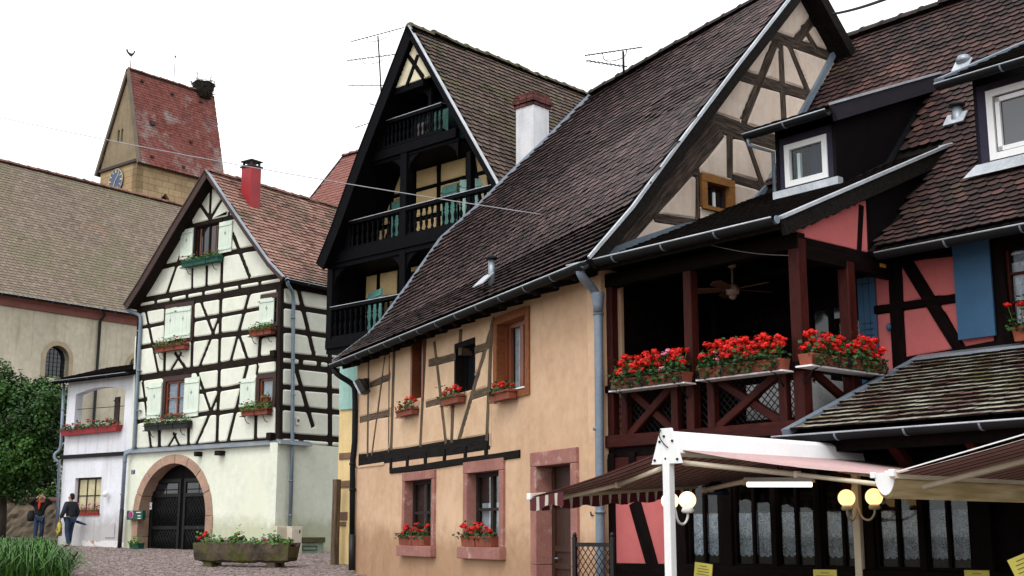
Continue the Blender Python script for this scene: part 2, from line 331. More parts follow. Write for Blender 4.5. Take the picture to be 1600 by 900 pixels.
def lacemat(name, col, hole=.5):
    m = mat(name, col, tuple(c * .6 for c in col), scale=14, bump=.2, bscale=60, fine=.3); N = m.node_tree.nodes; L = m.node_tree.links; b = N['Principled BSDF']
    v = N.new('ShaderNodeTexVoronoi'); v.inputs['Scale'].default_value = 85; g = N.new('ShaderNodeNewGeometry'); L.new(g.outputs['Position'], v.inputs['Vector'])
    n2 = N.new('ShaderNodeTexNoise'); n2.inputs['Scale'].default_value = 11; L.new(g.outputs['Position'], n2.inputs['Vector'])
    a = N.new('ShaderNodeMath'); a.operation = 'MULTIPLY_ADD'; L.new(n2.outputs['Fac'], a.inputs[0]); a.inputs[1].default_value = .5; L.new(v.outputs['Distance'], a.inputs[2])
    r = N.new('ShaderNodeValToRGB'); r.color_ramp.elements[0].position = hole - .08; r.color_ramp.elements[0].color = (.18, .18, .18, 1); r.color_ramp.elements[1].position = hole + .1; r.color_ramp.elements[1].color = (.9, .9, .9, 1); L.new(a.outputs[0], r.inputs['Fac']); L.new(r.outputs[0], b.inputs['Alpha'])
    return m
M['lace2'] = lacemat('openwork_lace', (.56, .55, .64), .60)
M['curtain'] = mat('white_curtain', (.46, .46, .50), (.32, .32, .36), scale=8, bump=.1, fine=.1)
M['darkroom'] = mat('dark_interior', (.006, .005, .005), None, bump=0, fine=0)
M['glass'] = glassmat('window_glass')
M['darkglass'] = mat('dark_reflective_pane', (.012, .014, .018), None, bump=0, fine=0, rough=.06, spec=.6)
M['red'] = mat('red_geranium_petals', (.80, .022, .012), (.55, .010, .008), scale=18, bump=0, fine=.1, rough=.6, var=.15)
M['rosy'] = mat('pink_geranium_petals', (.80, .16, .30), (.7, .3, .42), scale=18, bump=0, fine=.1, rough=.6)
M['tile_edge'] = mat('tile_edge_shadow', (.014, .011, .010), (.008, .0065, .006), scale=8, bump=0, fine=.2, rough=.9, spec=.05)  # near-black edge faces paint in the shadow lines between tile rows
M['leaf'] = mat('geranium_leaves', (.035, .085, .018), (.015, .045, .010), scale=9, bump=0, fine=.1, rough=.55)
M['leaf2'] = mat('fresh_green_leaves', (.07, .18, .02), (.035, .10, .012), scale=6, bump=0, fine=.1, rough=.5)
M['treeleaf'] = mat('tree_leaves', (.04, .112, .012), (.012, .045, .006), scale=.9, bump=0, fine=.15, rough=.5, contrast=(.4, .6))
M['bark'] = mat('bark', (.06, .045, .035), None, bump=.6, bscale=12, fine=.3)
M['soil'] = mat('soil', (.03, .02, .014), None, bump=.5, fine=.3)
M['cable'] = mat('grey_cable', (.18, .18, .19), None, bump=0, fine=0)
M['cabledark'] = mat('black_cable', (.015, .015, .017), None, bump=0, fine=0)
# ------------------------------------------------------------------ shared builders
def beam(parent, A, B, width, depth, n, m, name='beam', jit=.1, seg=None, d0=0):
    """hand-hewn timber from A to B (its centre line on the wall face), local x runs along it"""
    A = Vector(A); B = Vector(B); L = (B - A).length
    if L < .02: return None
    x = (B - A) / L; y = (n - x * n.dot(x)).normalized(); z = x.cross(y)
    k = seg or max(2, min(7, int(L / .45))); vs = []; fs = []
    for i in range(k + 1):
        t = -L / 2 + L * i / k
        hw = width / 2 * (1 + random.uniform(-jit, jit)); hw2 = width / 2 * (1 + random.uniform(-jit, jit)); c = random.uniform(-jit, jit) * width * .25
        f = depth / 2 + random.uniform(-.3, .3) * jit * .04; ch = min(.012, width * .12)
        sec = [(-depth / 2, -hw + c), (f - ch, -hw + c), (f, -hw + c + ch), (f, hw2 + c - ch), (f - ch, hw2 + c), (-depth / 2, hw2 + c)]
        vs += [(t, a, b) for a, b in sec]
    for i in range(k):
        for j in range(6): fs.append((i * 6 + j, i * 6 + (j + 1) % 6, (i + 1) * 6 + (j + 1) % 6, (i + 1) * 6 + j))
    fs += [tuple(reversed(range(6))), tuple(k * 6 + j for j in range(6))]
    me = bpy.data.meshes.new(name); me.from_pydata(vs, [], fs); me.update()
    c = (A + B) / 2 + y * d0
    mw = Matrix((x, y, z)).transposed().to_4x4(); mw.translation = c
    return link(name, me, m, parent, mw)
def inside(poly, X, Y):
    r = np.zeros(X.shape, bool); n = len(poly)
    for i in range(n):
        x0, y0 = poly[i]; x1, y1 = poly[(i + 1) % n]
        if y0 == y1: continue
        c = ((y0 > Y) != (y1 > Y)) & (X < (x1 - x0) * (Y - y0) / (y1 - y0) + x0); r ^= c
    return r
def dp(pts, tol):
    if len(pts) < 3: return pts
    a, b = np.array(pts[0]), np.array(pts[-1]); q = np.array(pts[1:-1]); d = b - a; l = np.hypot(*d)
    dist = np.abs(d[0] * (q[:, 1] - a[1]) - d[1] * (q[:, 0] - a[0])) / l if l > 1e-9 else np.hypot(*(q - a).T)
    i = int(dist.argmax())
    if dist[i] <= tol: return [pts[0], pts[-1]]
    return dp(pts[:i + 2], tol)[:-1] + dp(pts[i + 1:], tol)
def timber(fr, parent, outline, beams, holes, mb, mp, off=0, back=.1, bulge=.02, proud=.0, cell=.02, rnd=.05, panel='panel', inset=.035, mina=.006, d=None):
    """beams: (s0,z0,s1,z1,width[,material]); the fields between beams become separate plaster panels"""
    ox = [p[0] for p in outline]; oz = [p[1] for p in outline]
    xs = np.arange(min(ox) - 2 * cell, max(ox) + 3 * cell, cell); zs = np.arange(min(oz) - 2 * cell, max(oz) + 3 * cell, cell)
    X, Y = np.meshgrid(xs, zs); m = inside(outline, X, Y)
    for bmv in beams:
        s0, z0, s1, z1, w_ = bmv[:5]; dx, dz = s1 - s0, z1 - z0; L = math.hypot(dx, dz)
        if L < 1e-6: continue
        t = ((X - s0) * dx + (Y - z0) * dz) / L; q = np.abs((X - s0) * dz - (Y - z0) * dx) / L
        m &= ~((t > -.01) & (t < L + .01) & (q < w_ / 2 * .96))
    for h in holes: m &= ~inside(h, X, Y)
    m[0, :] = m[-1, :] = False; m[:, 0] = m[:, -1] = False
    lab = np.zeros(m.shape, np.int32); nlab = 0; H, Wd = m.shape
    for (i, j) in np.argwhere(m):
        if lab[i, j]: continue
        nlab += 1; lab[i, j] = nlab; st = [(i, j)]; cells = []
        while st:
            a, b = st.pop(); cells.append((a, b))
            for c, d_ in ((a + 1, b), (a - 1, b), (a, b + 1), (a, b - 1)):
                if m[c, d_] and not lab[c, d_]: lab[c, d_] = nlab; st.append((c, d_))
        if len(cells) * cell * cell < mina: continue
        cs = set(cells); nxt = {}
        for (a, b) in cells:      # directed boundary edges, inside on the left
            if (a - 1, b) not in cs: nxt.setdefault((b, a), []).append((b + 1, a))
            if (a, b + 1) not in cs: nxt.setdefault((b + 1, a), []).append((b + 1, a + 1))
            if (a + 1, b) not in cs: nxt.setdefault((b + 1, a + 1), []).append((b, a + 1))
            if (a, b - 1) not in cs: nxt.setdefault((b, a + 1), []).append((b, a))
        best = None
        while nxt:
            s = next(iter(nxt)); loop = [s]; cur = s
            while True:
                e = nxt[cur].pop()
                if not nxt[cur]: del nxt[cur]
                cur = e
                if cur == s: break
                loop.append(cur)
            ar = sum(p[0] * q[1] - q[0] * p[1] for p, q in zip(loop, loop[1:] + loop[:1]))
            if best is None or ar > best[0]: best = (ar, loop)
        lp = best[1]; ctr = np.mean(lp, 0); k0 = max(range(len(lp)), key=lambda k: (lp[k][0] - ctr[0]) ** 2 + (lp[k][1] - ctr[1]) ** 2)
        lp = lp[k0:] + lp[:k0]; half = len(lp) // 2
        sp = dp(lp[:half + 1], 1.05)[:-1] + dp(lp[half:] + lp[:1], 1.05)[:-1]
        if len(sp) < 3: continue
        P = [Vector((xs[0] + (p[0] - .5) * cell, zs[0] + (p[1] - .5) * cell)) for p in sp]; n = len(P); R = []
        for k in range(n):
            a, b, c = P[k - 1], P[k], P[(k + 1) % n]; la, lc = (a - b).length, (c - b).length
            p0 = b + (a - b) / la * min(rnd, la * .35); p1 = b + (c - b) / lc * min(rnd, lc * .35)
            R += [p0, (p0 + p1 + b * 2) / 4, p1]
        n = len(R); I = []
        for k in range(n):
            t = R[(k + 1) % n] - R[k - 1]; t = t.normalized() if t.length > 1e-6 else Vector((1, 0)); I.append(R[k] + Vector((-t.y, t.x)) * inset)
        c = sum(R, Vector((0, 0))) / n; mbld = MB(); jz = random.uniform(-.004, .004)
        v = [fr.W(p.x, p.y, off - back) for p in R] + [fr.W(p.x, p.y, off + proud + jz) for p in R] + [fr.W(p.x, p.y, off + proud + bulge + jz) for p in I]
        f = []
        for k in range(n):
            k2 = (k + 1) % n; f += [(k, k2, k2 + n, k + n), (k + n, k2 + n, k2 + 2 * n, k + 2 * n)]
        mbld.add(v, f); b0 = 2 * n
        tri = tessellate_polygon([[Vector((p.x, p.y, 0)) for p in I]])
        mbld.add([], []); mbld.f += [tuple(b0 + i for i in t) for t in tri]; mbld.sm += [False] * len(tri)
        mbld.obj(panel, mp, parent)
    dd = d if d is not None else .03
    for bmv in beams:
        mm = bmv[5] if len(bmv) > 5 else mb
        beam(parent, fr.W(bmv[0], bmv[1], off), fr.W(bmv[2], bmv[3], off), bmv[4], back + dd, fr.n, mm, d0=(dd - back) / 2 + random.uniform(-.003, .003))
def slab(fr, parent, name, outline, holes, m, off=0, thick=.3):
    """a wall sheet with real openings"""
    loops = [outline] + holes; bm = bmesh.new(); es = []
    for lp in loops:
        vs = [bm.verts.new(fr.W(s, z, off)) for s, z in lp]
        es += [bm.edges.new((vs[i], vs[(i + 1) % len(vs)])) for i in range(len(vs))]
    bmesh.ops.triangle_fill(bm, use_beauty=True, edges=es)
    bm.verts.index_update(); mb = MB(); mb.add([v.co.copy() for v in bm.verts], [tuple(v.index for v in f.verts) for f in bm.faces]); bm.free()
    for lp in loops:
        n = len(lp); mb.add([fr.W(s, z, off) for s, z in lp] + [fr.W(s, z, off - thick) for s, z in lp], [(i, (i + 1) % n, (i + 1) % n + n, i + n) for i in range(n)])
    return mb.obj(name, m, parent)
def rect(fr, p0, p1, off=0):
    a = fr.p(*p0, off); b = fr.p(*p1, off); return (min(a[0], b[0]), min(a[1], b[1]), max(a[0], b[0]), max(a[1], b[1]))
def rp(r): return [(r[0], r[1]), (r[2], r[1]), (r[2], r[3]), (r[0], r[3])]
def polyat(P, t):
    """point on polyline at height fraction t"""
    z = P[0].z + (P[-1].z - P[0].z) * t
    for a, b in zip(P, P[1:]):
        if z <= b.z + 1e-9: return a.lerp(b, min(1, max(0, (z - a.z) / max(1e-9, b.z - a.z))))
    return P[-1].copy()
def project(P):
    d = P - CAM; c, s = math.cos(PITCH), math.sin(PITCH); zf = d.y * c + d.z * s; yf = -d.y * s + d.z * c
    return CX + F * d.x / zf, CY - F * yf / zf, zf
def roof(parent, Lp, Rp, ms, mi=None, wt=.17, ex=.14, nind=0, reject=None, base=None, th=.012, thick=.12, name='roof', jit=1.0, point=.045, tilt=2.2):
    """roof slab (part) with its tiles (sub-parts): nearest ones single, the rest one mesh"""
    rlen = sum((b - a).length for a, b in zip(Rp, Rp[1:])); nrow = int(rlen / ex)
    # rows at equal slope distance on the right edge
    cum = [0]
    for a, b in zip(Rp, Rp[1:]): cum.append(cum[-1] + (b - a).length)
    ts = []
    for k in range(nrow + 2):
        d = min(k * ex, rlen)
        for i in range(len(Rp) - 1):
            if d <= cum[i + 1] + 1e-9:
                q = Rp[i].lerp(Rp[i + 1], (d - cum[i]) / (cum[i + 1] - cum[i])); break
        ts.append((q.z - Rp[0].z) / (Rp[-1].z - Rp[0].z))
    mb = MB(); kk = sorted(set([0, 1] + [(P.z - Q[0].z) / (Q[-1].z - Q[0].z) for Q in (Lp, Rp) for P in Q])); tops = []
    for t in kk: tops.append((polyat(Lp, t), polyat(Rp, t)))
    nrm0 = (tops[0][1] - tops[0][0]).cross(tops[-1][0] - tops[0][0]).normalized()
    if nrm0.z < 0: nrm0 = -nrm0
    vs = []
    for a, b in tops: vs += [a - nrm0 * .01, b - nrm0 * .01, a - nrm0 * (thick + .01), b - nrm0 * (thick + .01)]
    fs = []
    for i in range(len(tops) - 1):
        o = i * 4; fs += [(o, o + 1, o + 5, o + 4), (o + 2, o + 6, o + 7, o + 3), (o, o + 4, o + 6, o + 2), (o + 1, o + 3, o + 7, o + 5)]
    o = (len(tops) - 1) * 4; fs += [(0, 2, 3, 1), (o, o + 1, o + 3, o + 2)]
    ro = mb.add(vs, fs).obj(name, base or M['rdark'], parent)
    Lt = ex * tilt; h = [(-wt / 2 + .003, Lt), (-wt / 2 + .003, point), (-wt * .3, point * .3), (0, 0), (wt * .3, point * .3), (wt / 2 - .003, point), (wt / 2 - .003, Lt)]
    hv = np.array(h); nv = len(h)
    tl = []; 
    for k in range(nrow + 1):
        t0, t1 = ts[k], ts[min(k + 1, len(ts) - 1)]
        A, B = polyat(Lp, t0), polyat(Rp, t0); ln = (B - A).length
        if ln < wt * .6: continue
        X = (B - A) / ln; tm = t1 if t1 > t0 + 1e-6 else t0
        C2 = (polyat(Lp, tm) + polyat(Rp, tm)) / 2 - (A + B) / 2 if t1 > t0 + 1e-6 else prevU
        U = C2 - X * C2.dot(X); U.normalize(); prevU = U; Nn = X.cross(U)
        if Nn.z < 0: Nn = -Nn
        n = int(ln / wt); x0 = (ln - n * wt) / 2
        for j in range(n + (k % 2)):
            x = x0 + (j + (0 if k % 2 else .5)) * wt
            if x < wt * .3 or x > ln - wt * .3: continue
            P = A + X * (x + random.gauss(0, .003) * jit) + U * random.gauss(0, .005) * jit
            if reject and reject(P): continue
            tl.append((P, X, U, Nn, random.gauss(0, .014) * jit, abs(random.gauss(0, .003)) * jit, min(1.0, max(.12, (rlen - k * ex + .02) / Lt))))
    sel = set()
    if nind:
        sc = []
        for i, q in enumerate(tl):
            u, v, zf = project(q[0])
            if zf > 0 and -5 < u < 1605 and -5 < v < 900 and q[6] > .99: sc.append((-zf, i))
        sc.sort(reverse=True); sel = set(i for _, i in sc[:nind])
    lift = th * 3.0
    def local():
        v = [(a, b, lift * (1 - b / Lt)) for a, b in h] + [(a, b, lift * (1 - b / Lt) - th) for a, b in h]
        f = [tuple(range(nv))] + [(i, i + nv, i + 1 + nv, i + 1) for i in range(nv - 1)]
        return v, f
    lv, lf = local()
    V = []; Fc = []; Rn = []; lva = np.array(lv)
    me_t = None
    for i, (P, X, U, Nn, rot, dz, sy) in enumerate(tl):
        X2 = X * math.cos(rot) + U * math.sin(rot); U2 = U * math.cos(rot) - X * math.sin(rot)
        if i in sel:
            if me_t is None:
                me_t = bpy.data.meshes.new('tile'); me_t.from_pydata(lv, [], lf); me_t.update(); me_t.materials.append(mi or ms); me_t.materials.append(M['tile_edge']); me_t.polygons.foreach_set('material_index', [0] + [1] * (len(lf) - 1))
            mw = Matrix((X2, U2, Nn)).transposed().to_4x4(); mw.translation = P + Nn * dz
            link('tile', me_t, None, ro, mw)
        else:
            b0 = len(V) * len(lv); Mx = np.array([X2, U2, Nn]); V.append((lva * np.array((1, sy, 1))) @ Mx + np.array(P + Nn * dz)); Fc.append(b0); Rn.append(random.random())
    if V:
        va = np.concatenate(V); c = va.mean(0); faces = [tuple(b + q for q in f) for b in Fc for f in lf]
        me = bpy.data.meshes.new('tiles'); me.from_pydata((va - c).tolist(), [], faces); me.update()
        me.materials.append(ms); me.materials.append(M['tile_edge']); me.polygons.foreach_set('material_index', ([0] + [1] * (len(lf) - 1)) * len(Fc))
        at = me.attributes.new('rnd', 'FLOAT', 'POINT'); at.data.foreach_set('value', np.repeat(np.array(Rn, np.float32), len(lv)))
        o = link('tiles', me, ms, ro, Matrix.Translation(Vector(c))); o['kind'] = 'stuff'
    return ro
def ridge(parent, A, B, m, r=.1, ln=.36, name='ridge_tile', upbend=.0):
    A = Vector(A); B = Vector(B); L = (B - A).length; n = max(1, round(L / ln)); x = (B - A) / L; y = UP.cross(x).normalized(); z = x.cross(y)
    vs = []; fs = []; k = 6
    for (t, rr) in ((-.52, 1.08), (-.46, 1.12), (-.36, 1.12), (-.35, 1.0), (.5, .92)):
        for i in range(k + 1):
            g = math.pi * (i / k) ; vs.append((t * ln, math.cos(g) * r * rr, math.sin(g) * r * rr * .9 - .03))
    for i in range(4):
        for j in range(k): a = i * (k + 1) + j; fs.append((a, a + 1, a + k + 2, a + k + 1))
    fs.append(tuple(range(k + 1)))
    me = bpy.data.meshes.new(name); me.from_pydata(vs, [], fs); me.materials.append(m)
    for i in range(n):
        mw = Matrix((x, y, z)).transposed().to_4x4(); mw.translation = A + x * ((i + .5) * L / n) + z * (random.gauss(0, .008)) + y * random.gauss(0, .006)
        mw = mw @ Matrix.Rotation(random.gauss(0, .025), 4, 'Y') @ Matrix.Rotation(random.gauss(0, .02), 4, 'Z')
        link(name, me, None, parent, mw)
def gutter(parent, A, B, m, r=.075, n=None, rim=None):
    A = Vector(A); B = Vector(B); x = (B - A).normalized(); y = UP.cross(x).normalized()
    prof = [(math.cos(math.pi + math.pi * i / 8) * r, math.sin(math.pi + math.pi * i / 8) * r) for i in range(9)] + [(r * .86, 0), (r * .8, -r * .3), (0, -r * .86), (-r * .8, -r * .3), (-r * .86, 0)]
    mb = MB().sweep([A, B], prof, y, UP)
    g = mb.obj('gutter', m, parent)
    s = 1 if y.dot(CAM - A) > 0 else -1
    MB().tube([A + y * r * s, B + y * r * s], r * .13, 6).obj('rim', rim or M['lead'], g)
    L = (B - A).length; nn = max(2, int(L / .85))
    for i in range(1, nn):
        P = A + x * (L * i / nn); p2 = [(a * 1.05, b * 1.06) for a, b in prof[:9]]
        MB().sweep([P - x * .012, P + x * .012], p2 + [(0, 0)], y, UP).obj('joint_band', M['zincpipe'], g)
    return g
def pipe(parent, pts, r, m, collars=(), foot=None, mf=None):
    o = MB().tube(pts, r, 10).obj('drainpipe', m, parent)
    if collars:
        c = MB()
        for q in collars: c.tube([Vector(q) - UP * .02, Vector(q) + UP * .02], r * 1.25, 10)
        c.obj('collar', m, o)
    if foot: MB().tube(foot, r * 1.15, 10).obj('pipe_foot', mf or M['black_pipe'], o)
    return o
def smooth(pts, n=3):
    """Chaikin rounding of a polyline"""
    P = [Vector(p) for p in pts]
    for _ in range(n):
        Q = [P[0]]
        for a, b in zip(P, P[1:]): Q += [a.lerp(b, .25), a.lerp(b, .75)]
        P = Q + [P[-1]]
    return P
def window(fr, parent, r, off, fw=.06, fd=.06, mf=None, nx=2, ny=2, mg=None, bar=.03, curtain=None, name='window', casing=None, cw=.08, cd=.05, room=.0, cfrac=(0, 1)):
    """frame with sash bars (part) and its panes and curtain (sub-parts)"""
    mf = mf or M['brownframe']; s0, z0, s1, z1 = r; mb = MB()
    mb.fbox(fr, s0, z0, s0 + fw, z1, off - fd, off); mb.fbox(fr, s1 - fw, z0, s1, z1, off - fd, off)
    mb.fbox(fr, s0 + fw, z0, s1 - fw, z0 + fw, off - fd, off - .002); mb.fbox(fr, s0 + fw, z1 - fw, s1 - fw, z1, off - fd, off - .002)
    for i in range(1, nx):
        s = s0 + fw + (s1 - s0 - 2 * fw) * i / nx; b = bar * (2.0 if (nx == 2 or i * 2 == nx) else 1); mb.fbox(fr, s - b / 2, z0 + fw, s + b / 2, z1 - fw, off - fd + .01, off - .004)
    for j in range(1, ny):
        z = z0 + fw + (z1 - z0 - 2 * fw) * j / ny; mb.fbox(fr, s0 + fw, z - bar / 2, s1 - fw, z + bar / 2, off - fd + .012, off - .008)
    o = mb.obj(name, mf, parent)
    for i in range(nx):
        for j in range(ny):
            a0 = s0 + fw + (s1 - s0 - 2 * fw) * i / nx + .002; a1 = s0 + fw + (s1 - s0 - 2 * fw) * (i + 1) / nx - .002
            c0 = z0 + fw + (z1 - z0 - 2 * fw) * j / ny + .002; c1 = z0 + fw + (z1 - z0 - 2 * fw) * (j + 1) / ny - .002
            MB().fbox(fr, a0, c0, a1, c1, off - fd + .018, off - fd + .024).obj('pane', mg or M['glass'], o)
    if curtain:
        H = z1 - z0 - 2 * fw; cz0, cz1 = z0 + fw + H * cfrac[0], z0 + fw + H * cfrac[1]
        for i in range(nx):
            a0 = s0 + fw + (s1 - s0 - 2 * fw) * i / nx + .015; a1 = s0 + fw + (s1 - s0 - 2 * fw) * (i + 1) / nx - .015
            drape(fr, o, a0, a1, cz0, cz1, off - fd - .02, curtain)
    return o
def drape(fr, parent, a0, a1, z0, z1, off, m, name='curtain', amp=.012, folds=None, scallop=.0):
    n = max(8, int((a1 - a0) / .02)); vs = []; k = folds or max(3, (a1 - a0) / .07); ph = random.uniform(0, 6)
    for i in range(n + 1):
        t = i / n; o = off + amp * math.sin(2 * math.pi * k * t + ph) * (1 + .3 * math.sin(7 * t + ph))
        zb = z0 - scallop * abs(math.sin(math.pi * 3 * t))
        vs += [fr.W(a0 + (a1 - a0) * t, z1, o), fr.W(a0 + (a1 - a0) * t, (zb + z1) / 2, o * 1.0), fr.W(a0 + (a1 - a0) * t, zb, o)]
    fs = []
    for i in range(n): fs += [(i * 3, i * 3 + 1, i * 3 + 4, i * 3 + 3), (i * 3 + 1, i * 3 + 2, i * 3 + 5, i * 3 + 4)]
    mb = MB(); mb.add(vs, fs, True); return mb.obj(name, m, parent)
def shutter(fr, parent, r, off, m, th=.035, battens=True, hinge=None, ang=0, holes=True, boards=4, mfit=None):
    """boarded shutter leaf; optional turn (deg) about its s0 or s1 edge"""
    s0, z0, s1, z1 = r
    g = fr
    if ang:
        piv = s0 if hinge == 'l' else s1; o = fr.W(piv, 0, off); a = math.degrees(math.atan2(fr.e.x, fr.e.y)) + ang
        g = Fr(0, 0, a, o=o); s0 -= piv; s1 -= piv; off = 0
        if g.n.dot(fr.n) < 0: g.n = -g.n
    mb = MB(); w_ = (s1 - s0) / boards
    for i in range(boards): mb.fbox(g, s0 + i * w_ + .003, z0 + random.uniform(0, .006), s0 + (i + 1) * w_ - .003, z1 - random.uniform(0, .006), off, off + th - random.uniform(0, .004))
    o = mb.obj('shutter', m, parent)
    if battens:
        for f in (.12, .88):
            z = z0 + (z1 - z0) * f; MB().fbox(g, s0 + .01, z - .03, s1 - .01, z + .03, off + th, off + th + .02).obj('batten', m, o)
        k = MB()
        for f in (.12, .88):
            z = z0 + (z1 - z0) * f
            k.fbox(g, s0 - .035, z - .012, s0 + .05, z + .012, off + th + .021, off + th + .03)
        k.obj('hinge', M['iron'] if mfit is None else mfit, o)
    if holes:
        k = MB(); sc = (s0 + s1) / 2; zc = z0 + (z1 - z0) * .62
        for (dx, dz) in ((-.03, 0), (.03, 0), (0, .05), (0, -.05), (0, 0)):
            k.fbox(g, sc + dx - .006, zc + dz - .028, sc + dx + .006, zc + dz + .028, off + th - .001, off + th + .002)
        k.obj('cutout', M['iron'], o)
    return o
# flowers
HEADS = []
for q in range(3):
    mb = MB()
    for i in range(46):
        d = Vector((random.gauss(0, 1), random.gauss(0, 1), random.gauss(0, .8))).normalized() * random.uniform(.6, 1.15); a = d.orthogonal().normalized(); b = d.cross(a)
        r = random.uniform(.28, .42); t = random.uniform(0, 6); a, b = a * math.cos(t) + b * math.sin(t), b * math.cos(t) - a * math.sin(t)
        tl_ = d * random.uniform(-.12, .12)
        mb.add([d * 1.0 + a * r + tl_, d * .9 + b * r, d * 1.02 - a * r - tl_, d * .9 - b * r], [(0, 1, 2, 3)])
    vs, fs = ico(.66, 1, .3); mb.add(vs, fs)
    HEADS.append(mb.mesh('flower_head', Vector((0, 0, 0))))
def leafcloud(mb, fn, n, size, flat=.5):
    for i in range(n):
        P = fn(); d = Vector((random.gauss(0, 1), random.gauss(0, 1), random.gauss(0, flat))).normalized(); nrm = Vector((random.gauss(0, .7), random.gauss(0, .7) - .4, 1)).normalized()
        s = size * random.uniform(.6, 1.25); a = (d - nrm * d.dot(nrm)).normalized(); b = nrm.cross(a)
        mb.add([P, P + a * s * .5 + b * s * .45 + nrm * s * .08, P + a * s, P + a * s * .5 - b * s * .45 + nrm * s * .08], [(0, 1, 2, 3)])
_HM = {}
def head(parent, P, r, m):
    k = (random.randrange(3), m.name)
    if k not in _HM:
        me = HEADS[k[0]].copy(); me.materials.clear(); me.materials.append(m); _HM[k] = me
    mw = Matrix.Translation(P) @ Matrix.Rotation(random.uniform(0, 6), 4, 'Z') @ Matrix.Diagonal((r * random.uniform(.8, 1.25), r * random.uniform(.8, 1.25), r * random.uniform(.6, .95), 1))
    return link('flower_head', _HM[k], None, parent, mw)
def planter(name, label, cat, group, A, B, n, w_, h, mbox, nh=10, hr=.05, fh=.2, nleaf=160, ls=.05, mleaf=None, mflower=None, trail=.05, rosy=0, tray=None, boxes=1, spread=.0, solid=True, bracket=None):
    """flower box: A, B the ends of its bottom at the back edge, n outward"""
    A = Vector(A); B = Vector(B); x = (B - A).normalized(); L = (B - A).length; c = (A + B) / 2 + n * (w_ / 2)
    t = thing(name, label, cat, c, group)
    for i in range(boxes):
        g = L / boxes; cc = A + x * (g * (i + .5)) + n * (w_ / 2); l2 = g - (.015 if boxes > 1 else 0); mb = MB()
        b0 = [cc + x * sx * l2 / 2 * .95 + n * sy * w_ / 2 * .82 for sx, sy in ((-1, -1), (1, -1), (1, 1), (-1, 1))]
        b1 = [cc + x * sx * l2 / 2 + n * sy * w_ / 2 + UP * h for sx, sy in ((-1, -1), (1, -1), (1, 1), (-1, 1))]
        b2 = [cc + x * sx * (l2 / 2 - .012) + n * sy * (w_ / 2 - .012) + UP * h for sx, sy in ((-1, -1), (1, -1), (1, 1), (-1, 1))]
        b3 = [cc + x * sx * (l2 / 2 - .012) + n * sy * (w_ / 2 - .012) + UP * (h - .03) for sx, sy in ((-1, -1), (1, -1), (1, 1), (-1, 1))]
        mb.add(b0 + b1 + b2 + b3, [(3, 2, 1, 0)] + [(k, (k + 1) % 4, (k + 1) % 4 + 4, k + 4) for k in range(4)] + [(k + 4, (k + 1) % 4 + 4, (k + 1) % 4 + 8, k + 8) for k in range(4)] + [(k + 8, (k + 1) % 4 + 8, (k + 1) % 4 + 12, k + 12) for k in range(4)])
        mb.box(cc + UP * (h - .012) + n * (w_ / 2 + .004), x, n, UP, l2 + .012, .012, .026)
        pot = mb.obj('box', mbox, t)
        MB().add(b3, [(0, 1, 2, 3)]).obj('soil', M['soil'], pot)
    if tray:
        MB().box(c - UP * .012, x, n, UP, L + .05, w_ + .03, .02).obj('tray', tray, t)
    mb = MB()
    def pt():
        u = random.uniform(-.5, .5) * (L + spread); v = random.gauss(0, .32) * w_ + .02; z = h + abs(random.gauss(0, .5)) * fh * .75
        if random.random() < .3: v = w_ * .5 + random.uniform(0, .06); z = h - random.uniform(-.05, trail)
        return c + x * u + n * v + UP * z
    leafcloud(mb, pt, nleaf, ls); fol = mb.obj('foliage', mleaf or M['leaf'], t)
    st = MB()
    for i in range(nh):
        u = (-.5 + (i + random.uniform(.1, .9)) / nh) * (L + spread); v = random.uniform(-.3, .55) * w_; z = h + fh * random.uniform(.2, 1.05)
        P = c + x * u + n * v + UP * z; Q = c + x * u * .9 + UP * h
        st.tube([Q, (P + Q) / 2 + n * .01, P], .004, 4)
        mf = mflower or M['red']
        if rosy and abs(u / L - rosy) < .1 and random.random() < .3: mf = M['rosy']
        head(t, P, hr * random.uniform(.75, 1.2), mf)
    if nh: st.obj('stem', M['leaf2'], t)
    return t
